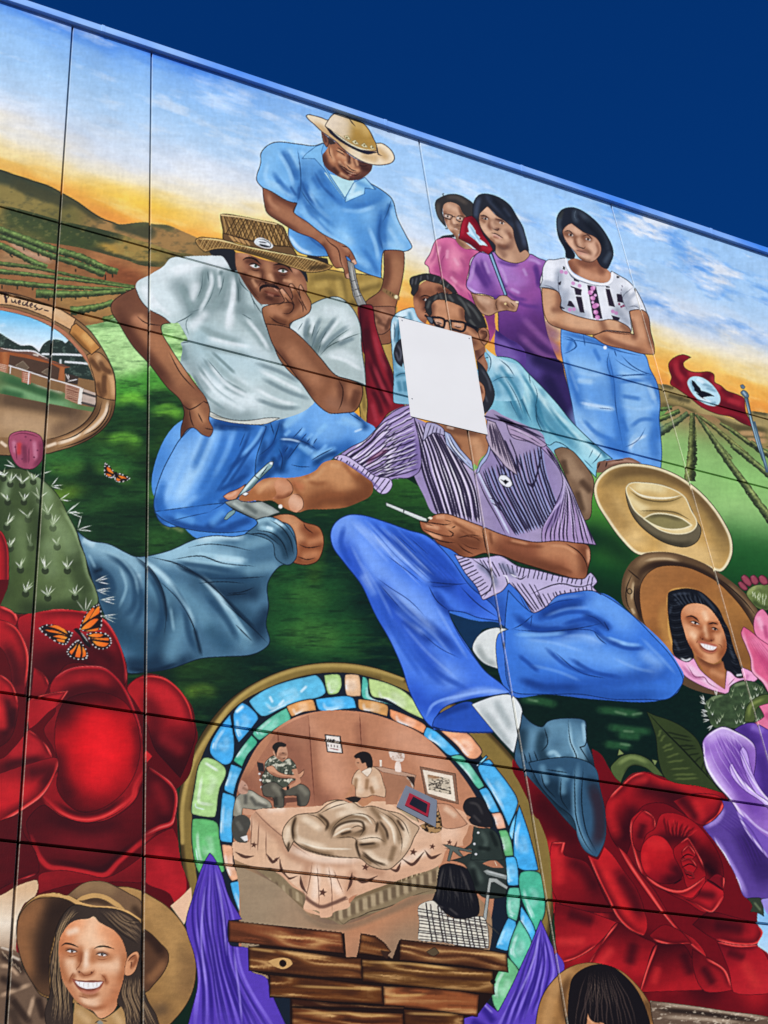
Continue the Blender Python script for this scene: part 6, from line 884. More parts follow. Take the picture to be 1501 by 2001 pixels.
F('cloth', '470,890 500,960 540,1050 610,1160 560,1300 560,1600 0,1600 0,1450 100,1440 110,1340 220,1430 300,1280 360,1150 420,1020', '5e44b6')
ribs('9a86e8', (2, 7), .75, '455,930 300,1320 180,1560', '500,960 560,1150 520,1400', 6, 3, seed=73, taper=3, soft=2); ribs('2e1e7c', (2, 7), .85, '460,930 360,1200 220,1560', '490,960 540,1120 500,1400', 6, 3, seed=74, taper=3, soft=2); B('2c1c78', 14, .8, '60,1480 160,1540;130,1400 200,1500', 6); B('b8aaf4', 4, .6, '470,940 420,1150 330,1360;120,1370 190,1440', 1.5); O('1a1040', 1.8)
fig('painted_board_sign')
BD = [0]
def board(pts, c, seed):
    F('board', pts, c, 0)
    if CUR is None: return
    x0, y0, k, q = CUR; h, w = k.shape
    a, b = q[0], q[1]; sl = (b[1] - a[1]) / (b[0] - a[0] + 1e-6)
    yy = np.arange(h)[:, None] - sl * np.arange(w)[None, :]
    n1 = vnoise(w, 400, 90, 9, 4, seed); n2 = vnoise(w, 400, 140, 26, 2, seed + 5)
    iy = np.clip((yy + 150).astype(int), 0, 399); ix = np.broadcast_to(np.arange(w), (h, w))
    g = n1[iy, ix]; g2 = n2[iy, ix]
    t = .5 + .36 * np.sin((yy * .15 + g2 * 15 + g * 3)); t = np.clip(t + g * .75, 0, 1)
    s = C[y0:y0+h, x0:x0+w]
    dk, md, lt = hx('3a1e10'), hx(c), hx('d8ac70')
    col = np.where(t[..., None] < .5, dk + (md - dk) * (t[..., None] * 2), md + (lt - md) * (np.clip(t[..., None] * 2 - 1, 0, 1) ** 2.2))
    s += (col - s) * (k * .9)[..., None]
    E('1c0d07', 6, .6, 3); O('140a06', 2)
tile(400, 1500, 3)
F('back', '270,1050 820,970 830,1110 890,1110 920,980 1100,1120 1140,1010 1500,1050 1760,1100 1700,1250 1690,1330 1600,1450 1520,1470 1520,1600 500,1600 500,1350 380,1350 370,1220 260,1190', '20120c', 0)
board('140,895 805,965 820,1090 600,1070 140,1020', '7c4326', 81); board('915,970 1000,985 1060,1030 1095,1080 1060,1110 900,1090', '7a4a26', 82); F('', '1030,1070 1100,1080 1070,1120 1045,1105', '3a2418', 0)
board('1145,1005 1600,1060 1770,1090 1780,1200 1500,1160 1140,1130', '6e4426', 83); board('255,1045 600,1080 830,1115 920,1115 925,1240 700,1230 260,1190', '6c4020', 84); board('920,1120 1200,1140 1500,1170 1690,1190 1700,1330 1400,1300 925,1255', '6a4420', 85)
board('380,1215 700,1240 1040,1280 1050,1390 700,1370 380,1340', '643818', 86); board('1045,1280 1300,1290 1500,1310 1610,1330 1600,1460 1300,1420 1050,1395', '8c4e2a', 87); board('505,1350 800,1385 1170,1400 1170,1420 510,1400', '3c1e10', 88); board('510,1405 800,1420 1165,1440 1170,1600 510,1600', '6a3a1c', 89); board('1165,1415 1400,1430 1520,1450 1520,1600 1175,1600', '5c3618', 90)
F('knot', '370,1135 440,1115 500,1125 515,1150 470,1180 420,1170', 'd0a468'); dots('1c0d08', 7, '458,1147', clip=0); F('knot', '1300,1080 1350,1055 1375,1085 1340,1105', '5a4a34'); O('2a1a10', 1.2); B('d8b06c', 5, .6, '260,1060 420,1080;930,1140 1200,1150 1480,1185;520,1280 760,1290 1030,1300;1060,1340 1300,1330;520,1440 800,1440 1150,1460;1180,1440 1480,1450', 2, 0); dots('120a08', 5, '1690,1255', clip=0)
# ------------------------------------------------------------------ dark haired woman, lower right
fig('painted_fringed_woman')
tile(900, 1500, 3)
F('hat', '450,1440 480,1340 540,1250 620,1180 720,1145 830,1150 940,1190 1040,1280 1110,1380 1160,1480 1220,1620 440,1620', '9c7040'); B('c49660', 24, .7, '560,1270 520,1400 500,1540;620,1200 560,1280', 10); B('5e4024', 14, .8, '640,1220 600,1340 620,1500;1080,1360 1140,1500', 6); N(.08, 20, 20); O('1d140c', 2.2)
F('hair', '640,1300 660,1230 720,1180 800,1155 880,1165 960,1220 1030,1300 1080,1400 1110,1500 1120,1620 640,1620 630,1480', '171213'); ribs('5c4a42', 2, .55, '740,1200 680,1400 650,1580', '900,1190 1000,1360 1060,1580', 14, 3, seed=95, taper=1.3); ribs('8a7664', 1.4, .4, '760,1240 740,1400', '880,1220 940,1420', 8, 3, seed=96, taper=1.3); O('0c0909', 1.8)
F('face', '745,1440 760,1470 790,1490 840,1500 850,1620 690,1620 740,1500', 'c48a60'); B('e8b48c', 6, .6, '750,1460 780,1500', 3); D('1a0e0c', 2.5, '745,1440 770,1480 820,1500', clip=0)
# ------------------------------------------------------------------ rope, right
fig('painted_rope')
F('rope', '1110,1380 1200,1385 1300,1395 1420,1410 1600,1440 1860,1480 1860,1620 1200,1620 1150,1500', '5c4a3c'); B('b4a08a', 7, .8, '1120,1390 1250,1395 1400,1410 1600,1440 1800,1470;1160,1470 1300,1475 1450,1490 1650,1510', 3); B('241a14', 10, .85, '1140,1440 1300,1450 1500,1460 1700,1500', 4); N(.7, 8, 4, 5, 'd8c8b0', .12, .26); O('1c140e', 1.6)
tile(1200, 1300, 2.854); F('rope', '200,1870 330,1885 480,1905 640,1930 860,1960 950,1990 950,2100 260,2100', '665242'); B('b8a48c', 7, .8, '220,1885 420,1905 640,1935 860,1970;270,1960 450,1970 700,1990', 3); B('241a14', 8, .85, '240,1920 480,1940 800,1985', 3); N(.7, 8, 4, 6, 'd8c8b0', .1, .26); O('1c140e', 1.5)
# ------------------------------------------------------------------ right-hand flowers and cactus
fig('painted_patch_of_sky')
F('patch', '830,1300 900,1300 900,1660 850,1600 800,1560 830,1490 800,1440', ('l', '850,1380 850,1640', ['8cc4f0', 'c8e6f8']))
fig('painted_small_cactus')
tile(1200, 1060, 4.99)
F('pad', '1290,500 1330,440 1420,410 1560,430 1620,560 1500,660 1400,640 1340,580', '6c7c44'); B('a4b070', 8, .7, '1310,500 1350,450 1430,425', 3); B('3c4a26', 8, .8, '1350,560 1420,620 1500,640', 3); N(.2, 8); O('20280f', 1.6); ribs('dce4c0', 1.6, .8, '1340,470 1340,520', '1500,500 1480,640', 6, 2)
for q in ('1210,395 1235,380 1280,410 1305,455 1280,470 1230,440', '1240,340 1270,315 1310,340 1345,400 1325,430 1270,400', '1330,335 1365,318 1400,350 1410,390 1380,415 1340,390', '1410,340 1440,318 1490,350 1500,400 1460,415 1420,385'): F('prickly_pear', q, '9c4a58'); B('d898a4', 3, .8, ' '.join(q.split()[:2]), 1.5); E('5a2030', 4, .7, 2); O('34101c', 1.4)
tile(1000, 1100, 3)
F('pad', '1130,830 1180,780 1270,760 1290,720 1340,695 1430,700 1500,760 1520,900 1400,960 1300,970 1180,960 1150,900', '3a4c30'); N(.3, 9, 7, 5); B('8a9c70', 6, .7, '1160,800 1240,770;1300,720 1380,700', 2); O('141c10', 1.5)
r_ = np.random.RandomState(5)
for i in range(46):
    x, y = r_.uniform(1150, 1480), r_.uniform(720, 950)
    if x < 1280 and y < 790: continue
    D('e4ecd0' if i % 2 else '9cac84', 1.8, '%f,%f %f,%f %f,%f' % (x - 14, y - 28, x, y, x + 12, y - 30), clip=0, taper=.6, sm=0)
for a in ((1140, 830, 3.5), (1150, 870, 3.0), (1160, 920, 2.8), (1180, 950, 2.2), (1130, 810, 4.0), (1200, 780, 4.4), (1150, 900, 3.3)): spray(a[0], a[1], (a[2], a[2] + .4), 42)
fig('painted_curling_stem'); F('stem', '1365,930 1375,850 1420,795 1500,770 1560,790 1500,830 1440,850 1420,930', '4c5a2c'); B('8a9850', 6, .7, '1390,900 1400,840 1480,795', 3); O('141c0c', 1.6)
fig('painted_pink_flower')
F('petal', '1420,340 1440,290 1470,270 1520,330 1560,380 1600,520 1500,480 1430,420', 'e884a6'); B('f8bcd0', 10, .7, '1440,310 1480,400', 4); B('b04470', 8, .7, '1480,360 1500,450', 3); O('5a1c38', 1.6)
F('petal', '1345,410 1360,375 1400,400 1460,450 1560,520 1640,700 1640,850 1520,780 1470,700 1410,640 1400,560 1370,480', 'dc6488'); B('f8b4c8', 8, .85, '1355,400 1370,480 1400,560 1415,640 1480,700 1530,770', 3); B('b03c68', 24, .65, '1440,520 1540,620 1600,760', 10); B('f09ab8', 20, .6, '1400,440 1480,500 1560,580', 8); O('5a1c38', 1.6)
F('petal', '1450,840 1560,820 1650,900 1640,1080 1520,1000 1420,940 1480,900', 'e07898'); B('b84470', 12, .7, '1480,880 1560,940', 5); B('f8bcd0', 5, .7, '1430,940 1520,1000', 2); O('5a1c38', 1.6)
fig('painted_purple_flower')
tile(1200, 1300, 2.854)
F('petal', '670,360 720,330 780,322 860,360 960,420 960,1000 860,1000 780,700 760,440', '6a46a4'); B('3c2470', 24, .7, '800,470 840,600 850,760;720,360 780,420', 10); B('9a7cd0', 12, .6, '760,340 840,370', 5); O('24123c', 1.6)
F('petal', '495,900 560,860 610,790 600,750 660,760 720,880 800,980 960,1160 960,1300 860,1300 730,1295 690,1200 640,1100 590,1020', '5d4392'); B('b8a0e4', 10, .75, '510,900 580,860 610,800;560,960 640,1090 700,1200 740,1290', 4); B('34205c', 34, .7, '700,900 780,1080 840,1220;760,1000 860,1140', 14); O('1e1038', 1.6)
F('petal', '495,430 510,400 560,360 610,343 680,370 750,410 785,450 790,540 780,640 820,740 960,860 960,1120 860,1080 800,1000 720,880 680,800 640,740 560,650 510,560 500,490', '9c72c4'); B('d8bcf0', 22, .8, '510,420 600,370 680,400 760,450;510,500 530,580 600,670 680,760', 9); B('6a3f9c', 30, .7, '640,500 660,620 740,740 840,860;700,470 720,560', 13); B('efe0fa', 6, .85, '498,430 500,500 520,570 570,650 640,740 690,800 760,930 850,1070;510,400 600,348 680,372 760,420 785,460', 2); O('2c1648', 1.6)
F('petal', '705,470 720,455 740,480 760,560 800,660 860,740 960,800 960,900 840,780 760,660 720,560', 'c4a2ea'); B('f0e4fc', 4, .8, '715,470 740,560 800,680 900,790', 1.5); O('3a2060', 1.3)
F('petal', '645,560 660,545 680,590 740,660 800,720 860,760 960,860 960,900 820,760 720,690 660,620', 'd0b2f0'); B('f4eafc', 4, .8, '655,560 700,640 800,720 900,810', 1.5); O('3a2060', 1.3)
F('petal', '680,810 740,860 860,960 960,1000 960,1160 860,1075 780,990 720,900', '7a58b4'); B('d8c4f2', 4, .8, '700,800 800,900 900,960', 1.5, 0); B('e8dcf8', 4, .8, '690,820 740,920 860,1070', 1.5)
fig('painted_dark_leaf'); F('blade', '740,1300 820,1300 835,1400 800,1380 760,1375 770,1340', '333c2c'); B('7a8864', 4, .7, '780,1320 820,1370', 2); O('10140c', 1.5); F('blade', '820,1310 860,1300 900,1330 900,1440 850,1380', 'a48cd8', a=.9)
# ------------------------------------------------------------------ butterflies
fig('painted_large_butterfly')
tile(0, 1000, 3)
def wing(out, cells, dark='1c1214', c='f08a28'):
    F('wing', out, dark)
    k = CUR
    if k is None: return
    q = k[3]; r = np.random.RandomState(len(q)); ce = q.mean(0)
    for t in q[::3]:
        p = ce + (t - ce) * .93; B('f4efe6', r.uniform(2, 3.4), .9, np.array([p, p + .4]), 0.0, k, 0, sm=0)
    for s in cells.split(';'):
        F('', s, ('l', s.split()[0] + ' ' + s.split()[len(s.split()) // 2], ['f89030', 'ee6420'])); O('1c1214', 1.1)
wing('465,690 480,640 510,590 550,550 580,538 595,580 600,640 590,690 560,700 510,705', '480,660 510,600 545,560 560,580 510,640;470,695 500,660 560,625 580,630 530,680;490,700 530,690 580,680 575,695 530,702;560,570 580,550 585,590 545,620 520,635')
wing('430,710 380,690 330,665 270,660 225,680 240,700 290,740 350,775 390,780 410,750', '400,720 340,690 280,670 330,665 380,690;400,730 350,715 290,705 260,690 320,695;390,745 340,740 310,730 350,722 395,735;380,765 340,760 330,745 380,752')
wing('505,715 560,705 620,712 650,740 655,770 630,800 580,808 540,780', '515,725 560,712 610,720 590,735 540,735;525,740 580,740 640,740 640,755 580,752;540,755 590,762 640,770 620,790 570,785')
wing('460,750 490,780 515,830 510,860 460,868 410,850 390,820 410,790 440,760', '455,765 430,800 405,820 420,840 445,800;465,770 450,810 440,850 470,855 475,810;480,785 485,830 480,855 505,845 500,810')
F('body', '430,690 450,680 480,710 510,740 535,790 530,800 500,780 470,730', '181214'); D('d8d0c8', 1.4, '470,700 500,740 520,770', clip=0); D('141012', 1.6, '440,690 430,665;450,685 448,660', clip=0)
fig('painted_small_butterfly')
tile(0, 500, 3)
wing('675,1285 640,1230 615,1210 612,1230 612,1280 640,1300 665,1300', '670,1280 640,1240 625,1235 630,1260;660,1290 630,1275 620,1280 640,1295')
wing('685,1275 720,1280 765,1305 750,1315 700,1328 680,1320 670,1300', '690,1285 720,1290 745,1305 710,1305;685,1300 710,1312 695,1322 680,1312')
F('body', '670,1270 685,1265 690,1290 675,1300', '181214')
# ------------------------------------------------------------------ second pass: folds, half-tones, drawn lines
def part_mask(figure, names):
    """clip to everything already painted under these names of a figure"""
    global CUR
    ids = [i for i, p in enumerate(PIECES) if p and p[0] == figure and p[1] in names]
    m = np.isin(LB, ids); ys, xs = np.where(m)
    if not len(xs): CUR = None; return
    x0, x1, y0, y1 = xs.min(), xs.max() + 1, ys.min(), ys.max() + 1
    CUR = (x0, y0, m[y0:y1, x0:x1].astype(np.float32), None)
# white tee
part_mask('painted_man_in_woven_hat', ('shirt',))
tile(0, 500, 3)
B('93a8a6', 12, .7, '1210,90 1195,180 1150,290;1260,90 1240,200 1180,320;1330,100 1300,210 1240,330;1060,170 1090,240 1130,320;1180,420 1260,470 1400,520;1200,560 1330,700 1480,800', 5)
B('6a8080', 6, .75, '1215,85 1200,170 1160,270;1385,90 1390,150 1410,200;1190,600 1300,720 1440,800;1160,640 1250,770 1400,880;1130,690 1200,810 1320,900;1240,560 1380,690', 2); B('eef6f5', 8, .75, '1240,110 1215,230 1170,330;1370,200 1345,330 1330,430;1220,630 1340,760 1470,830;1180,690 1290,820 1430,900;870,200 920,280 1000,350;980,90 1080,60 1200,50', 3); B('dcebea', 22, .6, '900,150 960,230 1040,320;1250,500 1360,540;1260,820 1400,880', 9); D('4a6062', 1.3, '1190,100 1180,190 1150,260;1270,110 1240,230 1190,320;1110,350 1090,400 1110,470;1210,600 1320,730;1450,170 1480,250 1500,320')
tile(370, 400, 5)
B('8fa3a2', 12, .7, '170,640 190,740 150,860 60,980;240,640 260,760 220,900;330,680 320,820 250,1000;400,720 390,880 330,1040;520,980 640,1080 700,1200;480,1100 620,1240 760,1420;120,1200 300,1280 520,1340;100,1380 380,1430 600,1480', 5); B('edf5f4', 7, .75, '210,650 220,770 170,900;290,680 300,820;430,740 420,900 400,1060;560,1120 680,1260 780,1420;180,1300 380,1350 600,1390', 3); D('455a5c', 1.3, '180,640 190,760;340,690 320,800 280,900;476,760 482,960;505,1060 620,1130;1290,1180 1220,1320 1190,1420;1400,1190 1300,1320 1250,1480;1110,1150 1060,1230')
tile(500, 600, 3); B('72868a', 8, .75, '470,60 410,140 360,220;540,110 450,180 380,260;580,180 480,220;310,60 290,150 310,240;380,60 350,140 340,230;0,330 120,370 260,440;40,420 200,500 320,540;0,540 160,590 260,590', 3); B('eef6f4', 7, .75, '500,60 430,150 380,220;570,140 480,200;430,290 520,310 620,370;340,80 320,160;20,370 160,440 280,500;0,480 140,550 240,570', 3); D('3f5456', 1.3, '560,120 460,190 390,260;420,130 370,220;350,90 325,190;520,420 600,445')
# blue shirt
part_mask('painted_standing_man', ('shirt',))
tile(500, 150, 3)
B('3a73b4', 9, .75, '170,430 220,520 250,610;100,560 160,640 230,690;290,600 310,700 380,800 460,880;330,580 380,660;400,600 450,700 510,750;270,680 300,760 360,850 460,950;740,780 720,880 730,990;770,800 750,900 760,1000;560,760 640,750 740,710;240,790 320,900 430,1000 560,1080;620,1000 680,1080 720,1160', 4); B('a5d4f6', 8, .7, '130,440 190,540 220,640;70,500 60,600 150,650;310,660 360,760 440,840;500,780 600,790 700,760;790,770 830,860 880,960;780,880 840,990;320,820 420,920 540,1000;260,440 320,480;660,880 700,980 720,1080', 3); B('2b5a96', 5, .75, '262,600 300,690 350,760;255,640 250,720;735,820 722,930 742,1010;345,560 390,640 470,720;200,640 240,700;280,900 360,980 470,1040', 2); B('4d8cca', 30, .55, '540,780 600,900 640,1040;380,760 460,840;580,640 700,700', 13)
# sitting man's jeans
part_mask('painted_man_in_woven_hat', ('jeans',))
tile(0, 500, 3)
B('2d68b2', 14, .7, '1240,980 1200,1100 1130,1260;1330,1000 1300,1120 1220,1300 1150,1420;1420,1000 1380,1140 1300,1300;960,1320 940,1420 960,1520;1100,1480 1220,1430 1330,1380', 6); B('9ecdf4', 10, .3, '1280,990 1220,1130 1150,1290;1380,1010 1330,1150 1250,1300;1100,1140 1020,1300 970,1450;1040,1260 990,1400;1160,1400 1060,1480', 4); B('17427e', 6, .75, '1250,960 1350,985 1470,990;1470,1020 1420,1140 1340,1280 1270,1380;1480,1120 1400,1250 1330,1350', 2.5); D('173a6c', 1.4, '1260,990 1360,1000 1470,1010;1440,1030 1400,1130;1230,1500 1330,1440 1420,1360;980,1560 1100,1530 1240,1500')
tile(420, 780, 5)
B('16407c', 9, .8, '520,250 440,380 300,540 120,700;600,380 540,480 440,600;640,560 600,640;700,440 660,560;760,470 700,580;20,900 180,820 340,720;60,1000 150,960', 4); B('86bdee', 7, .75, '480,260 400,400 260,560;880,280 820,360;960,330 900,400;1060,280 960,400 940,460;740,300 680,360;1180,220 1320,250;1100,440 1000,540;880,460 960,520', 3); D('102c58', 1.6, '760,380 820,320 860,270;840,400 900,330;900,420 930,380;960,440 1000,380;620,470 660,580 640,720;740,640 840,660 940,660;680,520 720,460;1300,130 1440,220')
B('d6ecfa', 4, .7, '640,390 740,395 840,420;1440,290 1360,320', 1.5)
# striped man's jeans
part_mask('painted_man_in_striped_shirt', ('jeans',))
tile(500, 1000, 3)
B('234aa8', 10, .7, '520,80 500,180 560,320;680,60 820,200 980,340;760,70 900,190 1080,340;840,100 980,210 1140,360;900,120 1060,240 1200,400;700,420 820,560 960,680;760,460 940,640 1120,800;720,520 840,760 980,980;800,640 940,860 1100,1020;900,760 1060,940 1240,1040', 4); B('aecbfa', 6, .3, '560,60 640,140 780,300;640,50 780,180 920,320;720,80 860,200 1020,360;620,300 720,460 800,620;740,440 900,600 1060,740 1160,860;860,660 1000,820 1180,980;560,200 620,320 700,480;1060,560 1140,700 1240,860', 2.5); D('183070', 1.3, '700,380 780,440 900,520 1000,620;720,420 860,580;960,700 1080,800 1200,860;820,130 960,260;900,150 1020,260;760,250 880,340 980,420;1020,430 1060,440 1180,430;1140,640 1240,800 1340,930')
B('3b6ad0', 40, .5, '820,700 960,940 1080,1090;620,440 760,700', 18)
tile(1000, 1100, 3)
B('1f4696', 8, .75, '30,330 140,390 300,380;160,300 280,240 420,220;200,330 330,290 470,290;300,360 420,330 520,330;480,380 540,440 640,480;560,460 680,500 780,500;200,500 320,600 480,660;340,560 480,640 640,670;40,540 160,640', 3); B('a8cdf8', 6, .3, '150,280 270,210 420,190;200,310 320,270 450,260;300,430 440,430 540,480;560,440 660,470 760,480;90,450 250,470 420,520;600,560 740,620 840,640;760,440 880,560 960,650;120,600 280,640 400,690', 2.5); D('142e6a', 1.4, '140,300 260,230 400,210;430,300 500,330 560,390;540,345 570,390 550,400;260,400 420,390 480,400 540,450;40,180 100,280 130,300;120,300 110,380')
# big blue sleeve
part_mask('painted_blue_sleeve_arm', ('sleeve',))
tile(0, 1000, 3)
B('20405a', 12, .75, '560,330 640,380 660,460 600,500;620,240 740,330 790,450 780,560 720,620;700,280 800,400 830,540 780,680;860,340 930,470 950,620 900,760;1000,420 1080,560 1110,720 1160,840;1200,480 1320,620 1400,760;1020,300 1200,320 1400,360;1080,340 1260,380 1480,400', 5); B('b4dae4', 6, .45, '580,220 700,270 790,380 810,480;860,290 980,400 1080,540 1140,640;520,250 560,330;1130,240 1290,260 1450,280;1060,280 1220,300 1400,320;1230,440 1360,590 1460,740;1000,560 1020,700;700,320 740,440 700,560', 2.5); B('0e2234', 7, .8, '560,350 590,340;800,270 900,370 960,500 980,640;1040,320 1190,390 1300,480;1310,500 1410,600 1500,690;1140,680 1180,840;760,920 900,930 1040,890', 3); D('0a1826', 1.6, '900,270 1020,300 1100,340 1200,390;1100,210 1220,190 1340,200 1480,230;1150,420 1300,410 1440,420;1320,480 1420,470 1500,440;560,350 580,345')
B('24485f', 30, .6, '640,640 760,760 860,860;1240,700 1320,780', 14)
# cyan sleeve, girl's jeans, purple shirt
part_mask('painted_man_in_glasses', ('shirt',))
tile(1000, 750, 3); B('3f829c', 6, .75, '-100,-60 -20,40 40,180;-60,-100 30,40 90,200;60,-60 130,60 180,200;200,100 290,230 400,340;150,120 200,240 300,330', 2.5); B('d2f2f4', 6, .45, '-80,-90 0,30 60,150;100,-20 190,90 280,200;0,-120 80,20 110,120;330,250 430,350 520,420', 2.5); D('1e4c62', 1.3, '120,-20 150,60 140,150 180,260;-40,-40 30,80 70,190;480,380 450,440;420,440 480,500')
part_mask('painted_girl_with_folded_arms', ('jeans',))
tile(1000, 300, 3); B('3a72bc', 8, .7, '320,1200 360,1340 400,1480;560,1200 590,1320 605,1450;620,1340 720,1330 820,1320;640,1420 760,1440;350,1100 330,1150;480,1140 520,1220;420,1560 500,1640 600,1680;700,1600 760,1560 840,1560;640,1540 680,1640', 3); B('b6daf8', 6, .3, '340,1260 390,1400;380,1280 480,1300 560,1290;620,1280 700,1300 800,1330;420,1440 520,1480 600,1490;650,1480 760,1500 840,1480;820,1360 850,1480;380,1540 460,1640 540,1720', 2.5); D('224a80', 1.2, '300,1090 360,1100 375,1130 340,1160;575,1150 560,1230 590,1330;615,1340 640,1310 700,1300 830,1300;600,1200 640,1230 760,1290;500,1490 600,1500;650,1730 740,1680 790,1600')
part_mask('painted_girl_in_purple', ('shirt',))
tile(830, 360, 6); B('5a357e', 7, .7, '600,900 640,1020 740,1200;660,880 700,1020 780,1180;860,900 980,940 1100,950;1300,940 1320,1080 1340,1200;940,1240 1060,1330 1200,1360;1040,1360 1180,1420 1340,1440;880,1100 960,1220', 3); B('c8a4d8', 6, .65, '580,920 560,1040 520,1160;880,960 940,1080 960,1180;1150,980 1200,1080;1220,880 1300,900 1360,940;1000,1220 1120,1280;700,900 760,1060', 2.5)
part_mask('painted_girl_in_pink', ('shirt',)); B('b05582', 6, .7, '220,780 200,900 200,1020;300,1020 400,1080 460,1160;420,860 470,960 480,1080;140,700 120,820 70,920;360,1180 450,1260', 2.5); B('f4b0c6', 6, .65, '270,760 260,880;340,860 400,960;180,720 150,840;300,1080 380,1160', 2.5)
# fists, arms: veins and half-tones
part_mask('painted_reaching_arm', ('arm',))
tile(420, 780, 5); B('8a5230', 8, .6, '760,820 800,900 860,960;880,740 960,820 1100,820;1250,620 1330,720 1420,800;940,1000 1100,940 1300,930', 4); B('dca878', 8, .55, '860,800 980,760 1080,660;1120,640 1230,660;560,800 480,850 420,920', 4)
part_mask('painted_man_in_striped_shirt', ('hand',))
tile(820, 1000, 3.95); B('74432a', 6, .7, '250,70 330,120 440,180;300,130 400,190 500,220;160,180 260,220 340,280;540,150 560,260;660,230 800,260 960,270;1060,420 1180,470', 3); B('d8a076', 5, .65, '280,60 380,100 480,140;200,110 260,130;1000,260 1120,270 1220,330;700,220 840,250', 2.5); D('38190e', 1.2, '350,190 430,200 480,240;320,240 400,280 480,290;190,60 250,80;40,90 110,110')
# stripes again over the bare parts of the shirt
part_mask('painted_man_in_striped_shirt', ('shirt',))
tile(760, 760, 5)
ribs(K, (2.4, 3), .85, '1010,240 1120,330 1250,420', '1100,270 1400,420 1560,500', 5, 1.2, 1, 118)
part_mask('painted_man_in_striped_shirt', ('sleeve',))
tile(760, 760, 5); ribs(K, (2.2, 3), .85, '-40,320 90,240 230,160', '-100,880 110,850 300,790', 14, 2.2, 1, 121, taper=4); ribs('f0e8f6', (1.6, 2.4), .7, '-30,340 90,270 230,190', '-80,860 110,820 290,760', 11, 2.2, 1, 122, taper=4)

part_mask('painted_curly_haired_man', ('shirt',))
tile(760, 520, 6)
B('e2f4f8', 8, .8, '70,640 75,800 90,1000;110,600 190,560;50,700 50,860', 3); B('4f8098', 9, .75, '110,660 100,860 110,1050;140,640 150,760;90,700 85,900;60,1040 70,1200 120,1260', 4); B('7fb4ca', 40, .7, '120,1300 180,1400 230,1560;60,1340 90,1500', 16); B('3f7890', 8, .7, '70,1290 140,1270 210,1260;110,1340 140,1480;180,1340 200,1480', 3); D('1f3c4c', 1.3, '60,640 70,780 60,900;120,680 108,860 120,1030;70,1300 140,1262 210,1256;100,590 160,600 220,590', clip=1)
# ------------------------------------------------------------------ third pass: roses and bed, worked up petal by petal
def fig_mask(figure, names=None):
    part_mask(figure, names or {p[1] for p in PIECES if p and p[0] == figure}); return CUR
def pet(pts, g, rim=None, dark=None, lite=None, w=7, name='petal', rc='dc3834'):
    """petal: graded fill, deep shade, glow, and a turned lip along part of its edge"""
    if F(name, pts, g, clip=PM) is None: return
    k = CUR
    for s in (dark or ()): B('2e060c', s[0], s[1] if len(s) > 2 else .75, s[-1], s[0] * .5)
    for s in (lite or ()): B(s[1], s[0], .7, s[-1], s[0] * .5)
    N(.05, 20, 9, len(pts))
    if rim:
        B('3a070d', w * 2.6, .6, rim, w * 1.1); B(rc, w * .9, .92, rim, w * .2, taper=6); B('f47a70', w * .3, .6, rim, .8, taper=4)
    D('1c0408', 2.0, CUR[3], .75, k, 0, True, 0)
PM = fig_mask('painted_left_roses')
tile(0, 1180, 2.115)
F('outer_petals', '-100,-100 900,-100 900,1400 -100,1400', '56090f', 0, clip=PM)
pet('-100,-10 0,0 60,30 75,65 60,95 -100,70', 'a01820', '0,10 60,40 72,70')
pet('75,60 150,30 250,20 330,25 430,60 490,150 520,250 525,320 505,350 440,300 380,255 280,250 210,330 130,350 100,200', ('l', '300,20 260,330', ['b01c22', '941820', '5c0d14', '3a070c']), '150,32 250,22 340,28 430,65 490,150 522,250 522,330', [(30, .7, '180,240 260,220 400,240'), (26, .7, '300,150 420,200 480,260')], [(26, 'b82226', '200,80 300,70 380,100')], 10, rc='c4262a')
pet('-100,60 0,65 60,90 105,160 120,220 110,330 100,380 60,370 40,260 0,180 -100,150', ('l', '0,80 80,380', ['b41e24', 'a01a20', '74121a']), '20,70 70,100 110,180 118,240 108,340', [(24, .7, '20,170 60,260 70,360')], None, 9)
pet('-100,270 0,290 50,330 75,400 70,480 40,560 0,590 -100,600', ('l', '0,300 40,570', ['a01a20', 'c02026', '8a141a', '4a0a10']), '0,290 50,330 76,410', [(22, .8, '20,380 40,470 10,560'), (16, .8, '60,420 50,520')], [(18, 'd42a2c', '0,420 10,500')], 6)
pet('140,260 180,290 203,330 195,360 160,400 130,400', ('l', '150,270 160,400', ['a41a20', '6a1016']), '150,262 185,292 204,335', None, None, 5)
pet('525,350 560,310 610,295 680,305 740,350 780,410 800,480 810,530 780,640 745,720 690,660 640,600 600,480 560,410', ('l', '600,300 700,700', ['a81c22', 'b01e22', '8e161c', '4a0a10', '380609']), '570,302 620,294 690,310 745,355 785,420 805,500', [(40, .7, '620,560 660,640 720,690'), (30, .5, '620,400 640,480')], [(34, 'c0242a', '640,350 720,400 750,460'), (22, '8a1a20', '680,560 740,600')], 9)
pet('205,350 230,300 290,265 370,255 430,262 490,310 530,370 560,440 582,510 595,600 598,690 560,760 550,800 490,850 420,885 360,898 290,885 230,850 175,795 200,740 240,680 220,600 180,520 230,440', ('l', '380,255 380,900', ['a81c22', '8a161c', '6e1016', '8a141a', '8a141a']), '230,305 290,266 370,256 440,266 500,318 545,400 575,480 590,560', [(34, .75, '240,420 320,360 430,350 520,400')], [(26, 'b62026', '300,300 380,290 460,320')], 12, rc='b8222a')
pet('225,560 235,470 270,400 340,370 430,365 510,400 560,470 580,560 575,650 540,740 480,810 400,855 330,860 270,820 235,760 240,680', ('r', '420,590 640,800', ['e4181f', 'd4171d', 'b0141a', '7a0e14', '40070c']), None, [(46, .7, '240,500 290,400 400,372 500,400'), (30, .6, '240,600 250,720 300,820'), (22, .5, '560,480 578,600 560,700')], [(50, 'e81e24', '410,500 430,620 400,720')], 6)
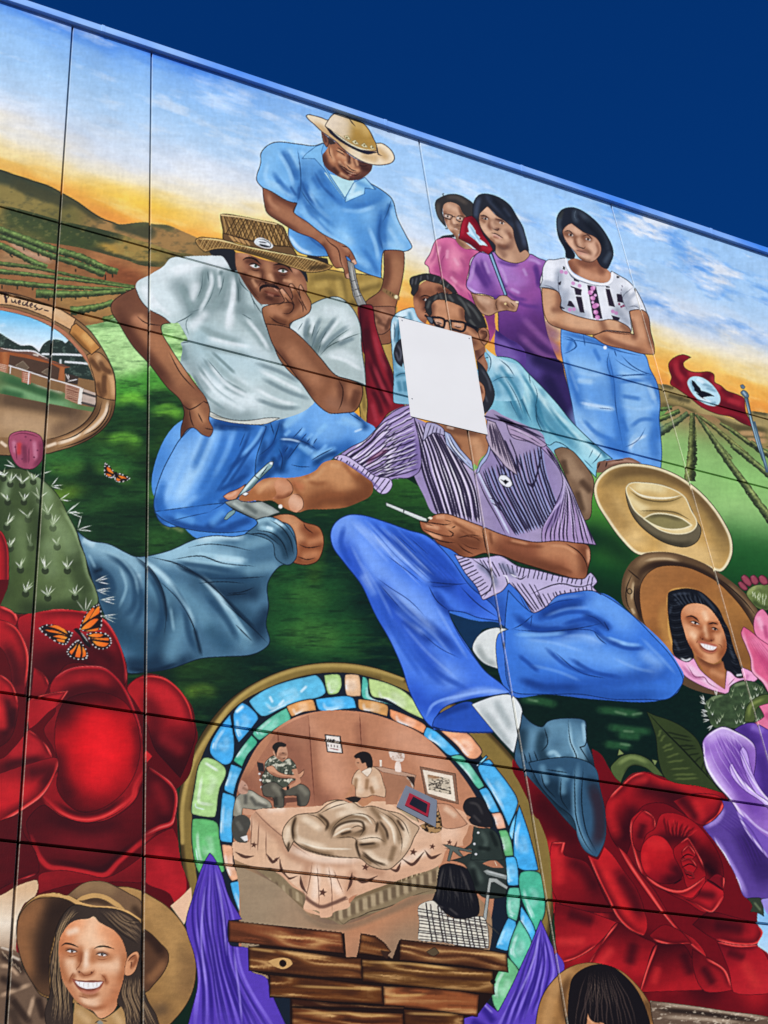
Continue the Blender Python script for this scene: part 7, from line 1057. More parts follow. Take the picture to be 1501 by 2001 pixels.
B('c62a2c', 11, .92, '178,798 230,852 290,884 360,897 430,882 500,842 552,796 562,755 597,690', 3, CUR and PM, 5); B('ee5a50', 3, .5, '230,850 300,884 370,892 440,874 520,822', 1, PM); B('2a050a', 9, .7, '230,820 300,860 370,868 440,850 510,800', 4, PM)
D('1c0408', 1.6, '178,800 230,856 290,890 360,904 430,889 505,848 555,800', .8, PM)
pet('600,600 630,630 605,660', 'c42428', None, None, None, 3)
pet('615,670 660,700 710,740 735,790 725,880 715,915 660,940 600,970 540,1010 480,1070 440,1120 350,1105 250,1090 190,1080 150,1020 120,960 110,900 180,830 260,880 360,905 460,885 550,820 590,740', ('l', '300,850 420,1110', ['4a090f', '5e0c13', '52090f', '3c070c']), '620,676 680,715 728,770 728,860 712,905 660,925 600,955', [(30, .7, '640,760 690,800 680,880'), (30, .6, '200,880 360,930 500,900')], [(36, '70121a', '240,980 360,1000 480,980'), (26, '8a181e', '650,760 690,840')], 11, rc='c0262a')
B('c0262a', 10, .9, '130,960 160,1040 200,1085 260,1095 350,1108 435,1120 490,1065 560,1005 640,945', 3, PM, 5); B('2a050a', 10, .6, '200,1060 300,1075 420,1095 480,1050 560,985', 4, PM)
pet('120,400 200,370 285,358 240,420 200,450 150,500 120,520', ('l', '130,400 260,370', ['a01a20', 'c0242a']), '130,395 200,370 280,360 235,430', None, None, 4)
pet('-100,600 0,640 60,590 120,520 170,560 205,600 220,640 120,670 0,710 -100,740', ('l', '60,560 60,700', ['a41c22', '8a161c', '5a0c12']), '120,520 175,560 215,630', [(18, .7, '0,680 100,650 180,640')], [(22, 'b82228', '60,610 150,600')], 5)
pet('-100,740 0,700 120,660 235,635 243,660 230,700 180,790 100,850 0,910 -100,950', ('l', '60,680 100,880', ['8a161c', 'a81a20', 'c01e24', '7a1218']), '0,905 100,845 178,785 232,700 240,650', [(26, .7, '100,700 200,690 180,760')], [(30, 'c42226', '20,760 80,780'), ], 10)
pet('-100,960 80,870 100,950 150,1030 160,1110 60,1150 -100,1230', '50090f', '0,1195 60,1155 150,1118', None, None, 7, rc='b42228')
pet('590,1010 640,960 715,925 745,1000 760,1080 770,1190 720,1240 700,1200 600,1150', ('l', '620,960 720,1220', ['7a1218', 'a41a22', 'b41e26']), None, None, [(30, 'c0222a', '660,1040 720,1160')], 6)
pet('160,1120 250,1100 350,1115 440,1130 600,1030 600,1150 480,1150 300,1160 160,1200', ('l', '300,1110 320,1190', ['8a161c', '6a1016']), None)
# right rose
PM = fig_mask('painted_right_rose')
tile(1050, 1480, 2.111)
F('outer_petals', '-100,-100 1100,-100 1100,1100 -100,1100', '6c0d14', 0, clip=PM)
B('b41c22', 46, .75, '70,380 80,480 100,560;80,640 110,760 160,820;330,860 260,780;560,900 480,850 440,960;900,800 860,900 900,980', 20, PM); B('3a070c', 50, .85, '30,200 100,280 140,330;120,440 220,450 260,520;160,600 280,640;300,720 420,780 500,800;400,760 380,860 420,960;560,800 640,900 700,960', 22, PM); B('c8282a', 14, .7, '110,590 200,640 300,660;150,830 260,740 340,680;240,850 330,760 400,700;420,940 450,800;520,950 500,830;600,900 560,830', 6, PM); B('24050a', 9, .7, '120,620 240,640;200,800 320,700;380,900 400,760;480,940 480,820', 4, PM)
B('d03030', 20, .6, '60,360 70,420;100,700 150,740;280,800 330,770', 9, PM); D('200409', 2, '710,840 770,880 800,940;600,830 650,900', .8, PM)
pet('60,350 120,350 110,400 200,430 230,470 280,580 320,640 240,640 80,590', ('l', '80,380 260,620', ['b81e24', '8a141a', '5a0c12']), '62,352 110,350 100,395', [(26, .7, '130,420 200,470 250,560')], [(20, 'cc2a2c', '80,400 90,500')], 5)
pet('75,600 240,645 330,680 240,780 160,830 100,850 70,740', ('l', '100,620 180,820', ['6a0e14', '9a181e', 'b42026']), '100,845 165,825 245,775', [(22, .7, '120,640 240,680')], [(16, 'd03432', '100,760 180,760')], 5)
pet('330,680 430,740 490,770 460,860 420,970 200,870 250,790', ('l', '360,700 330,940', ['4a090f', '8a141a', 'b01c22', '7a1016']), '330,685 250,785 205,865', [(20, .7, '400,760 380,860')], [(16, 'd03432', '300,800 260,850')], 5)
pet('490,770 600,770 640,830 700,960 420,970 450,870', ('l', '520,780 560,950', ['3c070c', '7a1016', 'a81a20']), '492,775 455,870 425,965', [(20, .7, '600,800 640,900')], [(14, 'c82c2c', '500,860 480,940')], 5)
pet('640,790 720,835 780,880 805,960 690,965 640,860', ('l', '660,810 760,950', ['5a0c12', '8e161c', 'a81c22']), '700,832 770,875 800,945', [(16, .7, '680,860 730,940')], None, 6)
pet('740,760 910,775 960,850 980,970 810,970 790,880', ('l', '780,770 900,960', ['74101a', 'a81a22', 'b8242a']), '745,762 830,778 910,775', [(16, .6, '780,800 860,830')], [(20, 'c4302e', '860,860 900,930')], 5)
pet('280,210 300,160 350,110 400,70 440,60 520,90 640,110 770,150 780,185 740,240 690,280 640,260 590,225 520,190 440,200 400,260 390,340 370,400 330,370 300,320', ('l', '440,60 480,300', ['b41c20', '9a161c', '6a0e14', '4a090f']), '300,165 350,112 400,72 440,62', [(34, .75, '420,120 520,150 580,200'), (24, .7, '390,230 360,320'), (24, .7, '560,130 640,200')], [(20, 'c82426', '330,150 300,230 330,330'), (18, 'c42426', '470,80 600,120 760,160'), (20, 'b01c22', '630,190 700,190 740,220'), (14, 'd03030', '390,90 440,90')], 8)
pet('600,225 560,180 640,150 760,165 775,190 740,245 690,280 640,265', ('l', '620,160 700,270', ['8a141a', 'b41e22', '74101a']), '770,180 745,240 695,278', [(18, .7, '600,180 650,240')], [(16, 'c42628', '660,190 680,240')], 6)
pet('205,400 250,420 275,365 310,400 360,470 410,540 440,620 455,700 440,735 380,710 330,660 290,580 250,500', ('l', '260,400 420,700', ['c02024', 'a81a20', '98161c', 'b41e22']), '215,410 255,510 295,590 340,670 400,722 445,735', [(24, .7, '330,470 390,560 430,660')], [(20, 'd02a2a', '260,440 320,560 390,680')], 8)
pet('330,365 370,400 420,470 480,540 540,640 590,710 650,750 690,800 700,828 640,780 580,720 520,650 450,560 380,460', ('l', '340,370 680,820', ['c42226', 'b41c22', 'c42428']), '335,370 400,470 470,570 540,670 610,750 695,822', [(10, .6, '390,420 470,520 540,620')], None, 7)
pet('460,735 520,690 590,715 640,770 570,770 500,765', '7a1016', '470,750 560,772 630,768', None, None, 5)
pet('640,690 700,640 820,660 910,690 935,720 915,765 840,775 740,755', ('l', '700,650 860,770', ['50090f', '7a1018', 'a01a20']), '915,695 930,725 910,765 830,772 740,752', [(24, .7, '720,690 860,710')], None, 8)
pet('385,260 400,240 440,215 480,245 490,280 510,235 560,228 640,260 700,320 750,400 770,480 760,560 740,620 690,640 620,600 540,560 470,510 430,480 400,400', ('l', '420,230 700,620', ['a81a20', '8a1218', '6a0c12', '9a181e']), '388,262 384,330 402,400 432,480', [(26, .75, '520,340 580,330 640,340'), (26, .75, '680,400 730,440 740,500'), (20, .7, '420,300 410,400')], [(14, 'c82628', '400,270 400,380 440,470'), (22, 'b01a20', '520,250 620,280 690,340')], 8)
ribs('4a080e', 4, .6, '510,240 530,330', '660,290 600,330', 7, 1.5, PM, 3, 1.2, 1.5); ribs('d42e2e', 3, .5, '520,240 545,320', '670,300 620,330', 6, 1.5, PM, 4, 1.2, 1.5)
pet('395,270 440,218 480,245 488,290 450,320 430,390 405,380 390,320', ('l', '440,220 420,380', ['b01c22', '6a0e14']), '440,218 482,248 487,290', [(14, .7, '440,270 420,340')], None, 4)
pet('425,400 440,350 480,320 520,330 560,380 590,450 600,490 560,520 490,515 440,470', ('r', '490,370 620,520', ['c82024', 'b0181e', '84101a', '4a080e']), None, [(20, .7, '560,440 590,490 520,512')], [(20, 'd42a2c', '470,350 520,360'), (14, 'd02628', '440,410 450,460')], 5)
pet('560,380 590,350 620,330 660,390 690,450 695,500 660,550 620,540 600,480', ('l', '590,350 660,540', ['a0161c', '7a0e14', 'a81a20']), '590,352 622,332 662,395 692,460', [(12, .7, '610,420 640,480')], None, 5)
for q in ('595,390 625,360 655,400 640,420 605,415', '590,425 630,415 660,450 640,480 605,460', '605,465 640,475 650,500 625,500'): pet(q, 'a4181e', ' '.join(q.split()[:3]), None, None, 3.5)
D('1c0408', 2.4, '590,420 620,400 650,410;595,455 630,440 660,455;610,480 640,490;600,500 560,525', 1, PM); B('1a0306', 16, .8, '700,450 720,470', 8, PM)
pet('440,480 520,530 600,545 690,490 695,510 660,560 640,580 560,560 480,530', ('l', '450,490 680,560', ['c42226', 'b81e24']), '440,485 520,540 600,552 690,495', None, None, 6)
pet('470,520 560,565 640,585 700,510 765,545 770,580 740,625 720,640 640,600', ('l', '520,540 740,620', ['8a121a', 'a81a20', 'b82026']), '480,530 560,580 640,605 720,638 765,575', [(16, .7, '660,560 720,570')], None, 7)
pet('700,510 740,480 775,500 765,550', '74101a', '770,490 770,545', None, None, 4); D('160306', 2.6, '695,500 730,520 768,548', 1, PM)
# bed
PM = fig_mask('painted_room_scene', ('bedspread', 'blanket', 'bed_skirt', 'floor', 'pillow'))
tile(540, 1540, 2.975)
F('floor', '-300,420 0,560 100,650 250,780 400,790 600,720 940,560 1000,600 1000,1100 -300,1100', ('l', '0,560 700,900', ['a08a6e', 'a5876a', 'b98462', 'a08064']), clip=PM); B('c8875e', 50, .5, '500,780 700,720 800,700', 24); B('7c6a54', 14, .6, '100,660 250,790 420,800 620,730 920,600', 6)
F('bed_skirt', '-120,470 0,490 110,590 200,660 330,700 420,660 620,590 950,450 950,600 780,630 640,700 450,760 380,795 330,770 110,650 0,560', '8d7a5c', clip=PM); SK = CUR
for i, x in enumerate(np.linspace(-80, 320, 11)): y = 500 + (x + 80) * .5; B('cdb894' if i % 2 else '5c4a38', 6, .55, '%f,%f %f,%f' % (x, y, x + 6, y + 62), 2, SK)
for i, x in enumerate(np.linspace(350, 940, 26)): y = 700 - (x - 350) * .40; B('cdb894' if i % 2 else '5c4a38', 6 + (i * 7 % 5), .55, '%f,%f %f,%f' % (x, y, x + 4, y + 78), 2.4, SK)
D('2c2218', 1.6, '340,735 390,790 430,765 460,755 500,740 540,720 620,700 680,680 740,660 800,625 920,590', .8, SK)
F('bedspread', '-260,60 -200,40 0,110 120,108 300,80 600,60 830,200 950,200 960,300 950,440 780,510 560,590 420,640 400,640 430,670 425,690 330,725 320,745 255,750 250,720 160,700 170,620 100,560 0,470 -120,460 -280,380 -300,200', ('l', '0,100 300,700', ['dcb292', 'e2b894', 'e8c2a2', 'dcae8c']), clip=PM); SP = CUR
B('b88a6c', 16, .7, '-200,80 -80,200 60,320 200,400;0,300 100,400 200,430 480,440;500,460 640,500;160,560 180,460;420,600 440,500', 7); B('f6dcc4', 14, .75, '-60,120 60,115;240,440 230,560 220,660;300,460 340,560 380,620;60,340 240,410 480,420;700,440 900,360', 6); D('7a5442', 1.5, '-180,70 -60,200 100,330 200,400;210,430 190,560 170,640;235,430 245,560 250,720;300,440 320,560 325,730;330,470 390,610;-140,150 -150,360;-100,190 -110,380;-60,240 -60,420')
B('6a4a3c', 7, .9, '165,630 200,660 260,690 330,670 400,640', 2.4, SP, 0); D('5a3c30', 6, '20,410 30,470 70,525 125,510;140,510 150,570 180,615;410,600 430,560 440,490;445,510 500,545 590,510;660,470 700,480 725,430;730,410 790,445 860,370;862,360 900,405 960,380;-60,380 -20,430 20,400;-240,370 -180,400 -130,395', 1, SP, 1.2)
for x, y, r in ((270, 607, 9), (518, 460, 8), (797, 372, 8), (908, 340, 6.5), (-130, 330, 7), (0, 415, 5)): star(x, y, r)
F('blanket', '35,270 50,220 110,160 170,148 240,140 300,95 370,72 450,85 490,110 560,105 640,130 720,150 790,200 830,230 800,290 780,340 740,400 700,440 660,470 600,470 540,450 490,410 430,405 330,400 230,380 150,350 100,310 70,370 50,330', 'c6a787', clip=PM); BK = CUR
B('f0dabc', 13, .8, '110,190 110,280 180,320 300,350;150,170 200,200 260,240;300,110 380,95 460,115;350,160 430,140 520,150;330,260 380,210 460,190 540,210;480,310 560,290 610,300;520,360 590,420 660,440;620,160 690,230 710,320;740,200 760,280 730,360;70,240 60,300', 5)
B('80664a', 10, .8, '240,160 290,200 310,240;310,280 330,220 400,180 480,165 560,200;350,285 420,270 500,260 520,220;110,170 100,250 110,300;140,330 230,370 340,390;580,200 620,260 630,330;640,150 700,220 720,330;560,120 600,170;470,320 520,340 600,330;490,390 560,440;690,330 660,430', 4); B('403020', 5, .85, '245,150 300,205 285,250;320,290 345,230 420,195 500,200 510,240 460,260;370,270 440,250;590,195 580,260;600,190 640,250 650,300;700,180 745,250;470,300 465,330 490,410;480,330 580,320;500,370 560,420 640,450;50,330 65,370 75,310;100,300 95,230 115,165', 1.8); D('2c2014', 1.4, '110,165 95,240 100,300 160,345 260,380 460,408;170,148 240,170 300,235;250,150 330,110 420,85;310,300 330,230 400,170 500,150 570,190 580,270;330,290 460,295 465,310 485,410;470,300 590,290 640,320;475,330 560,325;490,380 560,430 620,465;580,120 680,190 730,300 720,400;640,130 740,200 780,290;420,240 480,220 510,240 480,290', .9, BK); B('f2e4ca', 3.5, .8, '130,310 240,345 440,355;330,280 400,240 440,235;440,150 520,165 560,210;600,150 670,230 690,330', 1.2, BK)
D('2c2014', 1.5, CUR[3], .85, PM, 0, True, 0)

for f_ in ('painted_left_roses', 'painted_right_rose'):
    m_ = fig_mask(f_); a_ = C[m_[1]:m_[1] + m_[2].shape[0], m_[0]:m_[0] + m_[2].shape[1]]
    a_ += (np.clip(a_ ** np.array([.86, .97, .97]) * np.array([1.05, 1.02, 1.02]), 0, 1) - a_) * m_[2][..., None]
# veins and ruffles of the lilac flower
part_mask('painted_purple_flower', {'petal'}); tile(1200, 1300, 2.854)
ribs('5c3690', 2.2, .5, '560,380 620,520 740,720', '700,400 740,520 800,640', 7, 2, 1, 7, .8, 1.3); ribs('4a2c80', 2.4, .5, '560,880 660,960 760,1180', '640,800 760,900 860,1080', 7, 2, 1, 8, .8, 1.3); ribs('d9c2f2', 1.6, .5, '520,440 560,560 660,700', '640,360 720,420 770,520', 6, 2, 1, 9, .6, 1.2); B('f4ecfc', 3, .8, '497,430 503,470 498,500 512,540 520,570 545,610 570,650 600,690 640,740;560,960 590,1020 615,1050 640,1100 660,1150 690,1200 715,1260', 1)
part_mask('painted_pink_flower', {'petal'}); tile(1000, 1100, 3); ribs('b84a74', 2, .45, '1370,420 1440,560 1520,700', '1440,440 1540,560 1600,700', 6, 2, 1, 10, .8, 1.3)
# round the cactus pad
part_mask('painted_cactus', {'pad'}); tile(0, 1000, 3); B('2a381e', 40, .5, '-60,0 -40,300 -20,560;100,560 300,590 520,570', 18); B('92a877', 34, .4, '240,-100 300,60 340,240;120,60 140,260', 16); B('3c4c2a', 14, .5, '200,-180 190,0 180,200 170,420', 6)
# ------------------------------------------------------------------ faces, worked up
def sh_(c, w, a, p): B(c, w, a, p, w * .5)
# smiling woman
PM = fig_mask('painted_smiling_woman', ('face', 'mouth', 'teeth'))
tile(20, 1690, 4.842)
F('face', '440,480 1120,480 1120,1460 440,1460', ('l', '480,900 1100,960', ['c98a62', 'dca47c', 'e2ac84', 'd89a70', 'bd7a52']), 0, clip=PM); FC = CUR
sh_('f2c8a2', 40, .7, '700,600 800,620 860,680;760,640 780,760'); sh_('e08a58', 34, .5, '560,600 640,560;900,620 1000,700;520,680 500,760'); sh_('f4cca8', 26, .75, '540,900 600,930 620,980;880,930 960,960 1010,950;700,1290 780,1310'); sh_('f8dcc0', 12, .8, '715,820 720,900 712,970;560,640 620,620')
sh_('a8663e', 14, .7, '500,800 560,850 640,850;800,880 880,890 960,870;660,800 655,880 650,960;790,820 780,900;1080,860 1070,1000 1040,1130;480,880 490,1000 540,1120'); sh_('8e4e2c', 9, .7, '640,1010 680,1040 740,1040 800,1010;600,1050 570,1100;890,1060 910,1110;660,1220 760,1240 840,1215;620,1280 700,1340 800,1360 920,1330;670,840 660,900'); sh_('b87048', 18, .6, '880,1330 960,1280 1020,1180;560,1180 620,1260;480,760 500,860')
D('24140f', 3.6, '482,770 520,745 580,752 650,782;792,795 830,776 900,772 985,796', clip=FC, taper=1.4); sh_('5a3020', 5, .6, '520,800 580,796 640,820;815,835 870,826 935,850')
for ex, ey in ((582, 816), (868, 848)):
    F('', '%f,%f %f,%f %f,%f %f,%f' % (ex - 44, ey + 2, ex, ey - 12, ex + 46, ey + 10, ex, ey + 14), 'e8dccf'); dots('3a2418', 2.6, '%f,%f' % (ex + 2, ey), clip=0); dots('140c0a', 1.4, '%f,%f' % (ex + 2, ey - 1), clip=0); dots('ffffff', .7, '%f,%f' % (ex + 6, ey - 4), clip=0)
    D('1e100c', 2.2, '%f,%f %f,%f %f,%f %f,%f' % (ex - 62, ey + 2, ex - 20, ey - 14, ex + 24, ey - 8, ex + 60, ey + 16), clip=FC); D('8a5036', 1.4, '%f,%f %f,%f %f,%f' % (ex - 50, ey + 12, ex, ey + 22, ex + 50, ey + 20), clip=FC); D('8a4e30', 1.5, '%f,%f %f,%f %f,%f' % (ex - 50, ey + 40, ex, ey + 50, ex + 60, ey + 36), .8, FC)
D('7c4226', 1.7, '668,830 672,900 650,960 628,985 640,1015;640,1000 680,1025 700,1045 760,1035 790,1010 800,985;600,1020 570,1070 560,1110;850,1030 900,1075 905,1120;640,1240 740,1262', .85, FC); dots('5a2c1c', 2, '652,1012 770,1018', .8, clip=0); sh_('f6d4b4', 7, .8, '700,985 730,1000')
CUR = FC
F('mouth', '580,1072 640,1090 720,1095 800,1092 892,1100 862,1160 800,1212 730,1222 660,1190 610,1130', '9c5640', clip=PM); F('teeth', '612,1098 680,1108 760,1112 872,1108 840,1152 780,1172 700,1168 645,1140', 'fbf8f2', clip=PM)
for x, y0, y1 in ((655, 1104, 1146), (695, 1108, 1166), (738, 1110, 1170), (782, 1110, 1170), (820, 1109, 1160), (848, 1108, 1145)): D('b8a69a', 1, '%f,%f %f,%f' % (x, y0, x + 3, y1), .8, clip=0)
B('cf8a6c', 5, .8, '660,1185 730,1212 800,1205 855,1165', 2, PM); D('5e2a1c', 1.8, '580,1070 620,1092 720,1100 820,1098 892,1100;600,1110 645,1150 700,1176 780,1180 845,1155', .9, PM)
# waves of her hair
part_mask('painted_smiling_woman', ('hair',)); HR = CUR
for i in range(11):
    x = 395 + i * 19; D('a68a64' if i % 3 else '1c1410', 1.8, '%f,%f %f,%f %f,%f %f,%f %f,%f %f,%f' % (520 + i * 8, 440, 440 + i * 6, 660, 420 + i * 9, 900, 390 + i * 16, 1120, 420 + i * 13, 1320, 370 + i * 20, 1520), .65, HR)
for i in range(12): D('a08462' if i % 3 else '1c1410', 1.8, '%f,%f %f,%f %f,%f %f,%f' % (1085 + i * 12, 1060, 1050 + i * 17, 1220, 1095 + i * 19, 1370, 1080 + i * 28, 1540), .65, HR)
for i in range(9): D('8f7556' if i % 2 else '1c1410', 1.8, '%f,%f %f,%f %f,%f %f,%f' % (840 + i * 22, 440, 930 + i * 24, 530, 1040 + i * 20, 640 - i * 14, 1235, 760 - i * 30), .65, HR)
# portrait in the oval frame
PM = fig_mask('painted_oval_portrait', ('face', 'teeth'))
tile(1200, 1060, 4.99)
F('face', '640,580 1110,580 1110,1200 640,1200', ('l', '680,800 1090,980', ['c07a50', 'd8966a', 'd48f62', 'a8683e']), 0, clip=PM); FC = CUR
sh_('efb488', 24, .75, '740,640 840,640 900,680;720,840 770,880;980,900 1040,950;900,1100 960,1130'); sh_('f6cca4', 9, .8, '890,830 900,900;880,690 900,740;760,890 790,920'); sh_('94522f', 12, .75, '930,820 940,880 950,930;740,770 800,800 840,830;720,960 780,1050 880,1140;1080,920 1075,1040 1030,1120;860,900 840,940;1000,860 960,850'); sh_('7a3e22', 7, .7, '850,925 910,960 970,950;830,990 880,1050 950,1070 1010,1040;700,740 760,730 820,760;930,790 1000,790')
D('1e0f0b', 3, '700,727 755,718 800,742 832,778;918,797 970,785 1012,800', clip=FC, taper=1.4)
for q, (ix, iy) in (('742,772 790,776 838,802 790,798', (792, 786)), ('950,836 985,838 1012,856 975,852', (985, 845))): F('', q, 'e6d6c6', 0); dots('160c0a', 2.2, '%f,%f' % (ix, iy), clip=0)
D('1a0c08', 2, '735,776 780,768 842,802;942,834 985,832 1018,858', clip=FC); D('7e4426', 1.4, '740,805 790,815 830,812;950,870 990,872;838,905 845,935 880,940;900,960 940,962 975,945 972,925;820,950 800,985;1010,985 1045,1010 1050,1040', .85, FC); dots('54261a', 1.6, '862,942 948,955', .8, clip=0)
F('teeth', '838,980 900,985 1005,1018 975,1046 925,1048 870,1022', 'f8f3ee', clip=PM); D('c4b0a4', .9, '880,990 884,1020;910,996 910,1036;940,1004 938,1044;968,1012 964,1042', .8, clip=0); B('b4604c', 4.5, .85, '812,970 860,975 930,990 1015,1014', 1.6, PM); B('c4705a', 4.5, .85, '850,1020 910,1060 970,1062 1005,1036', 1.6, PM); D('4c1e14', 1.4, '815,968 850,1015 910,1055 975,1058 1015,1015', .8, PM)
part_mask('painted_oval_portrait', ('hair',)); HR = CUR
for i in range(13):
    t = i / 12.; D('4c545e' if i % 2 else '000000', 1.6, '%f,%f %f,%f %f,%f' % (540 + 330 * t, 500 - 60 * math.sin(3.1 * t) + 50 * t, 600 + 260 * t, 540 + 30 * t, 660 + 260 * t, 620 + 20 * t), .6, HR)
for i in range(16): D('3c444e' if i % 2 else '000000', 1.5, '%f,%f %f,%f %f,%f' % (525 + i * 2, 560 + i * 36, 570 + i * 3, 580 + i * 36, 660 + i * 6, 560 + i * 36), .6, HR)
for i in range(14): D('3c444e' if i % 2 else '000000', 1.5, '%f,%f %f,%f %f,%f' % (1000 + i * 12, 640 + i * 46, 1040 + i * 13, 680 + i * 46, 1120 + i * 10, 680 + i * 46), .6, HR)
# man in the woven hat
PM = fig_mask('painted_man_in_woven_hat', ('face', 'eyes'))
tile(370, 400, 5); CUR = PM
sh_('8a5a42', 16, .9, '590,600 640,596 690,606;870,648 920,642 960,656'); sh_('5c3524', 9, .8, '540,550 620,552 700,590;830,606 910,606 990,640;600,640 680,650;880,690 950,690;715,650 712,720;850,680 845,740'); sh_('b8845f', 14, .7, '760,610 778,680 800,740;600,670 660,690;960,720 1040,760 1090,830;480,560 500,640'); sh_('d4a07a', 6, .7, '788,690 812,738;620,740 650,790;930,740 990,750')
for q, (ix, iy), ln in (('592,594 640,584 690,608 645,618', (648, 598), '575,592 625,574 692,606'), ('868,646 912,634 960,654 915,664', (915, 646), '858,640 910,624 975,652')):
    F('', q, 'e6e6dc'); dots('4a6a58', 2.6, '%f,%f' % (ix, iy), clip=0); dots('120c0a', 1.3, '%f,%f' % (ix, iy), clip=0); D('140b08', 2.6, ln, clip=0)
CUR = PM
D('140b08', 3.6, '522,545 560,520 630,528 702,585;818,590 890,578 965,606 1012,668', .9, PM, 1.6); D('3a1d12', 1.5, '600,630 650,645 700,632;870,680 920,692 970,676;700,745 730,760 790,775 860,772 884,752;676,800 700,760;560,760 620,850 690,930', .85, PM); dots('2a130c', 1.8, '745,765 850,772', .8, clip=0); sh_('6a3826', 6, .7, '740,850 800,868 880,880'); sh_('a8705a', 4, .8, '760,872 830,892'); sh_('42241a', 6, .7, '740,900 820,930')
# girls and standing man: a few accents
for figure, t, acc, lit in (('painted_girl_with_folded_arms', (1050, 390, 6), '460,440 450,500 470,540;320,400 360,430;540,440 560,480;690,500 720,600 680,680;480,680 560,718', '420,340 520,400;480,470 500,530;620,540 660,620;400,500 430,560;540,655 590,670'), ('painted_girl_in_purple', (830, 360, 6), '770,420 760,500 790,530;660,410 700,440;980,560 1020,640;860,700 960,740;760,620 830,700', '720,300 800,370;790,450 810,510;900,560 950,620;700,500 740,560;850,660 900,680'), ('painted_girl_in_pink', (830, 360, 6), '310,400 310,460;420,300 450,380;300,520 360,600;250,420 270,480', '290,260 370,300;340,420 350,460;280,460 310,520')):
    part_mask(figure, ('face',)); tile(*t); sh_('7a4e38', 6, .6, acc); sh_('e6bc9c', 8, .6, lit)
part_mask('painted_standing_man', ('head',)); tile(580, 200, 6.823); sh_('d9a67e', 6, .7, '450,620 470,720 510,800;560,700 640,740;720,770 750,850;600,950 680,1000'); sh_('3a2019', 7, .7, '690,720 700,800;560,820 620,900 700,960;850,860 960,900;480,860 560,960')
# ------------------------------------------------------------------ brushwork: crisp edges, dry-brush grain, a little more depth
def blur(a, r):
    k = np.exp(-.5 * (np.arange(-3 * r, 3 * r + 1) / r) ** 2); k /= k.sum(); n = len(k) // 2
    for ax in (0, 1):
        p = np.pad(a, [(n, n) if i == ax else (0, 0) for i in range(3)], mode='edge'); o = np.zeros_like(a)
        for i, w in enumerate(k): o += w * (p[i:i + a.shape[0]] if ax == 0 else p[:, i:i + a.shape[1]])
        a = o
    return a.astype(np.float32)
C += .5 * (C - blur(C, 2)); np.clip(C, 0, 1, out=C)
_g = vnoise(BW, BH, 26, 5, 3, 301) * .6 + vnoise(BW, BH, 5, 16, 3, 302) * .5 + vnoise(BW, BH, 4, 4, 2, 303) * .5
_p = vnoise(BW, BH, 70, 70, 3, 304)
C *= (1 + _g * .12 + _p * .06)[..., None]; np.clip(C, 0, 1, out=C)
_s = C * C * (3 - 2 * C); C += .04 * (_s - C)
_l = C.mean(-1, keepdims=True); C += .03 * (C - _l); np.clip(C, 0, 1, out=C)
# ------------------------------------------------------------------ build helpers
COL = sc.collection
def mat_nodes(name):
    m = bpy.data.materials.new(name); m.use_nodes = True; n = m.node_tree
    return m, n, n.nodes['Principled BSDF'], lambda t: n.nodes.new(t)
def paint_material(name, gain):
    """wall paint: colours come with the mesh, tone and sheen are procedural"""
    m, n, b, new = mat_nodes(name)
    at = new('ShaderNodeAttribute'); at.attribute_name = 'paint'
    tc = new('ShaderNodeTexCoord')
    nz = new('ShaderNodeTexNoise'); nz.inputs['Scale'].default_value = 2.2; nz.inputs['Detail'].default_value = 6
    rm = new('ShaderNodeMapRange'); rm.inputs['From Min'].default_value = .3; rm.inputs['From Max'].default_value = .7; rm.inputs['To Min'].default_value = .93 * gain; rm.inputs['To Max'].default_value = 1.03 * gain
    mx = new('ShaderNodeVectorMath'); mx.operation = 'SCALE'
    n.links.new(tc.outputs['Object'], nz.inputs['Vector']); n.links.new(nz.outputs['Fac'], rm.inputs['Value'])
    mp = new('ShaderNodeMapping'); mp.inputs['Scale'].default_value = (7, 1, .22); n.links.new(tc.outputs['Object'], mp.inputs[0])
    ru = new('ShaderNodeTexNoise'); ru.inputs['Scale'].default_value = 1.6; ru.inputs['Detail'].default_value = 5; n.links.new(mp.outputs[0], ru.inputs['Vector'])
    r2 = new('ShaderNodeMapRange'); r2.inputs['From Min'].default_value = .35; r2.inputs['From Max'].default_value = .62; r2.inputs['To Min'].default_value = .965; r2.inputs['To Max'].default_value = 1.0; n.links.new(ru.outputs['Fac'], r2.inputs['Value'])
    ml = new('ShaderNodeMath'); ml.operation = 'MULTIPLY'; n.links.new(rm.outputs[0], ml.inputs[0]); n.links.new(r2.outputs[0], ml.inputs[1])
    n.links.new(at.outputs['Color'], mx.inputs[0]); n.links.new(ml.outputs[0], mx.inputs['Scale']); n.links.new(mx.outputs[0], b.inputs['Base Color'])
    b.inputs['Roughness'].default_value = .5; b.inputs['Specular IOR Level'].default_value = .14
    fine = new('ShaderNodeTexNoise'); fine.inputs['Scale'].default_value = 160; fine.inputs['Detail'].default_value = 4
    bp = new('ShaderNodeBump'); bp.inputs['Strength'].default_value = .3; bp.inputs['Distance'].default_value = .002
    n.links.new(tc.outputs['Object'], fine.inputs['Vector']); n.links.new(fine.outputs['Fac'], bp.inputs['Height']); big = new('ShaderNodeTexNoise'); big.inputs['Scale'].default_value = .8; big.inputs['Detail'].default_value = 2; n.links.new(tc.outputs['Object'], big.inputs['Vector'])
    b2 = new('ShaderNodeBump'); b2.inputs['Strength'].default_value = .35; b2.inputs['Distance'].default_value = .05; n.links.new(big.outputs['Fac'], b2.inputs['Height']); n.links.new(b2.outputs[0], bp.inputs['Normal'])
    n.links.new(bp.outputs[0], b.inputs['Normal'])
    return m
